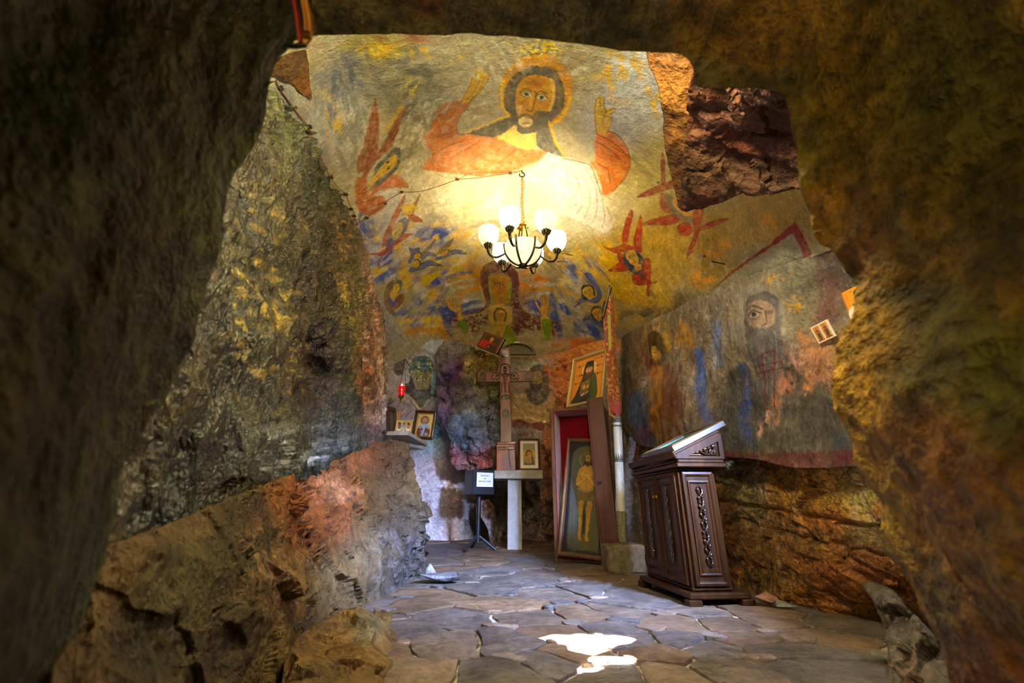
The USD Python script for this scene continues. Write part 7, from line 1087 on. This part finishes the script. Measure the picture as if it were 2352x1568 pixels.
t3 = thing('three_figure_icon', 'small gold unframed icon with three figures on the stone shelf', 'icon', m); part('panel', bx(w, .02, h, (0, .012, h / 2), .003), DARKWOOD, t3); g, c = pic(w - .004, h - .004, 70, d_three, (200, 170, 90)); part('painting', mv(g, 0, -.001, .002), ICON, t3, col=c)
m, w, h = stand(at(889, 991, y=6.02), at(905, 992, y=6.5), at(890.5, 930, y=6.06)); m[2, 3] = 1.612
def d_dark(p, W): p.fill([(0, 0), (W, 0), (W, 100), (0, 100)], (110, 90, 80), sm=False, tex=.3); p.ell(W / 2, 40, 12, 14, (150, 110, 60), a=.5, soft=5); p.line([(W * .4, 70), (W * .6, 66)], 2, (190, 180, 170))
framed('side_icon', 'dark framed icon turned sideways at the left end of the stone shelf', m, w, h, .05, .05, DARKWOOD, d_dark, (110, 90, 80), 60)
for i, (a, hh) in enumerate(((909.5, .36), (914, .38))):
    P_ = at(a, 990, y=6.42); cd = thing('candle', 'taller thin yellow candle behind the three-figure icon' if i else 'shorter thin yellow candle beside the side-turned icon', 'candle', M4((P_[0], P_[1], 1.6))); part('wax', tube([(0, 0, .002), (0, 0, hh)], .009, 10), WAX, cd, 40); part('wick', tube([(0, 0, hh - .004), (.002, 0, hh + .012)], .0015, 5), IRON, cd)

# --- hanging red oil lamp
yl = 7.15; hx = at(921.5, 905, y=yl)[0]; zz = lambda py: at(921, py, y=yl)[2]
lm = thing('oil_lamp', 'red glass oil lamp with a lit wick hanging on a chain before the bishop', 'oil lamp', M4((hx, yl, 0)))
za, zb_ = zz(888), zz(912); part('glass_cup', lathe([(.012, zb_), (.045, zb_ + .01), (.055, (za + zb_) / 2), (.058, (za + zb_) / 2 + .015), (.066, za), (.062, za), (.054, (za + zb_) / 2 + .015), (.05, (za + zb_) / 2), (.04, zb_ + .014), (0, zb_ + .014)], 28), REDGLASS, lm, 40, label='red glass cup'); part('holder', lathe([(.0, zb_ - .10), (.008, zb_ - .085), (.006, zb_ - .06), (.02, zb_ - .045), (.014, zb_ - .035), (.042, zb_ - .005), (.05, zb_ + .02), (.046, zb_ + .02), (.0, zb_ - .015)], 28), BRASS, lm, 40); part('collar', tube([(.058 * math.cos(t), .058 * math.sin(t), (za + zb_) / 2 + .012) for t in np.linspace(0, 2 * np.pi, 28, endpoint=False)], .004, 6, close=True), BRASS, lm, True)
part('flame', lathe([(0, za - .01), (.012, za + .005), (.014, za + .018), (.007, za + .04), (0, za + .055)], 14), FLAME, lm, True); ztop = zz(826)
for k in range(3):
    a = 2.1 * k + .5; part('chain', tube([(.06 * math.cos(a), .06 * math.sin(a), za), (.012 * math.cos(a), .012 * math.sin(a), za + (ztop - za) * .8), (0, 0, ztop)], .0032, 5), IRON, lm)
part('hanger', tube([(0, 0, ztop - .02), (0, .0, ztop + .01), (0, .12, ztop + .03), (0, .42, ztop + .02)], .008, 8), IRON, lm, True)

# --- things on the ledge under the half-dome
def d_warrior(p, W):
    p.fill([(0, 0), (W, 0), (W, 100), (0, 100)], (104, 72, 40), sm=False, tex=.1); q = [(14, 92), (14, 22), (20, 12), (W / 2, 6), (W - 20, 12), (W - 14, 22), (W - 14, 92)]; p.fill(q, (70, 60, 34), sm=False); p.line(q, 2.4, (180, 30, 30), sm=False); p.ell(W / 2 + 3, 32, 17, 16, (226, 160, 50)); p.fill([(20, 92), (20, 62), (34, 46), (W / 2 + 6, 50), (W - 20, 62), (W - 18, 92)], (190, 40, 34)); p.fill([(W / 2, 62), (W - 18, 62), (W - 18, 94), (W / 2 - 6, 94)], (44, 44, 40)); p.face(W / 2 + 2, 33, 11, 0, (206, 150, 90), (70, 44, 26), (50, 30, 20), None, .74); p.line([(28, 76), (30, 12)], 2, (226, 200, 150)); p.ell(W / 2 + 6, 78, 9, 8, (190, 110, 60))
m, w, h = stand(at(1094, 794, t=np.float64(7.55)), at(1139, 812.5, t=np.float64(7.15)), at(1101.5, 756, t=np.float64(7.7)))
t4 = thing('warrior_icon', 'small brown icon of a winged warrior tilted on the ledge left of the cross', 'icon', m); part('panel', bx(w, .05, h, (0, .026, h / 2), .006), DARKWOOD, t4); g, c = pic(w - .012, h - .012, 90, d_warrior, (104, 72, 40)); part('painting', mv(g, 0, -.002, .006), ICON, t4, col=c)
lo = at(1187, 816, y=7.62); lu = thing('lunette_frame', 'half-round olive frame with dark panes on the ledge behind the cross', 'frame', lean(lo, 0, 4))
def half(r, k=.66, n=24): return Polygon([(-r, 0), (r, 0)] + [(r * math.cos(t), k * r * math.sin(t)) for t in np.linspace(0, math.pi, n)])
OLIVE = plain('olive_paint', (96, 84, 40), .55); DARKPANE = plain('dark_panel', (58, 46, 22), .35)
part('frame', tf(prism(half(.355).difference(shapely.affinity.translate(half(.30), 0, .018)), .06), UPX), OLIVE, lu); [part('mullion', bx(.022, .05, .20, (q, -.03, .11), .003), OLIVE, lu) for q in (-.14, .14)]; part('panel', tf(prism(shapely.affinity.translate(half(.31), 0, .01), .012), UPX), DARKPANE, lu); part('clip', bx(.10, .03, .014, (0, -.06, .235), .003), SILVER, lu)

# --- two icons in the niche of the right wall
def d_pair(p, W):
    p.fill([(0, 0), (W, 0), (W, 100), (0, 100)], (232, 226, 206), sm=False, tex=.05)
    for x in (W * .27, W * .73): p.fill([(x - W * .19, 7), (x + W * .19, 7), (x + W * .19, 93), (x - W * .19, 93)], (216, 130, 36), sm=False); p.fill([(x - W * .19, 84), (x + W * .19, 84), (x + W * .19, 93), (x - W * .19, 93)], (180, 60, 30), sm=False); p.fill([(x - 9, 30), (x + 9, 30), (x + 12, 60), (x + 8, 86), (x - 8, 86), (x - 12, 60)], (64, 70, 60)); p.ell(x, 22, 7, 8, (90, 60, 36)); p.ell(x, 23, 4.5, 5.5, (206, 150, 90)); p.ell(x, 40, 8, 5, (206, 80, 40))
m, w, h = stand(at(1880.5, 790, t=np.float64(2.72)), at(1919.5, 772, t=np.float64(2.6)), at(1871, 747, t=np.float64(2.72)))
t5 = thing('diptych_icon', 'small white-bordered double icon leaning in the niche of the right wall', 'icon', m); part('panel', bx(w, .012, h, (0, .007, h / 2), .002), WHITEMAT, t5); g, c = pic(w - .003, h - .003, 80, d_pair); part('painting', mv(g, 0, -.0005, .0015), ICON, t5, col=c)
def d_gold(p, W): p.fill([(0, 0), (W, 0), (W, 100), (0, 100)], (226, 146, 30), sm=False); p.line([(2, 0), (2, 100)], 3, (180, 40, 30), sm=False); p.fill([(W * .5, 14), (W, 4), (W, 50), (W * .6, 44)], (70, 76, 50)); p.fill([(6, 62), (W * .5, 58), (W, 66), (W, 100), (6, 100)], (226, 226, 214)); [p.line([(W * .4, 62), (10 + i * 12, 99)], 1, (60, 60, 60)) for i in range(5)]; p.ell(W * .6, 34, 7, 9, (206, 130, 90)); p.ell(W * .34, 52, 4, 4, (70, 120, 90)); p.ell(W * .4, 10, 3, 3, (110, 120, 50)); [p.line([(8 + (i % 2) * 3, 12 + i * 4), (14, 14 + i * 4)], 1.4, (140, 40, 20)) for i in range(6)]
m, w, h = stand(at(1955, 739, t=np.float64(2.62)), at(2010, 716, t=np.float64(2.5)), at(1945, 666, t=np.float64(2.66)))
t6 = thing('gold_icon', 'orange and gold icon half hidden by the right jamb of the doorway', 'icon', m); part('panel', bx(w, .014, h, (0, .008, h / 2), .002), REDCABLE, t6); g, c = pic(w - .004, h - .004, 80, d_gold); part('painting', mv(g, 0, -.0005, .002), ICON, t6, col=c)

# --- loose stones
rl = np.random.default_rng(21)
def loose(name, label, P, r, col, sc=(1, .8, .4), group=None):
    b = m3.Manifold.hull_points(rl.normal(0, 1, (16, 3)) * np.array(sc) * r * .6); t = to_tm(b.refine_to_length(r * .25)); t.vertices -= [0, 0, t.bounds[0][2]]; t.vertices += P
    return tag(part(name, t, FLAG, smooth=35, col=np.tile(lin(col), (len(usdkit.meshkit.arrays(t, 35)[0]), 1))), label, 'stone', group)
loose('loose_stone', 'flat loose slate piece on the floor by the left rock', at(1012, 1338, z=.014), .13, (96, 96, 100), (1.3, .9, .3))
loose('loose_stone', 'small white-veined broken stone at the foot of the left rock', at(985, 1318, z=.012), .08, (150, 150, 156), (1, 1, .7))
loose('loose_stone', 'pinkish stone chip beside the lectern foot', at(1768, 1390, z=.02), .06, (150, 104, 84), (1, .8, .7))
loose('loose_stone', 'grey flat chip to the right of the pinkish chip', at(1805, 1394, z=.02), .07, (130, 130, 124), (1.2, .8, .4))
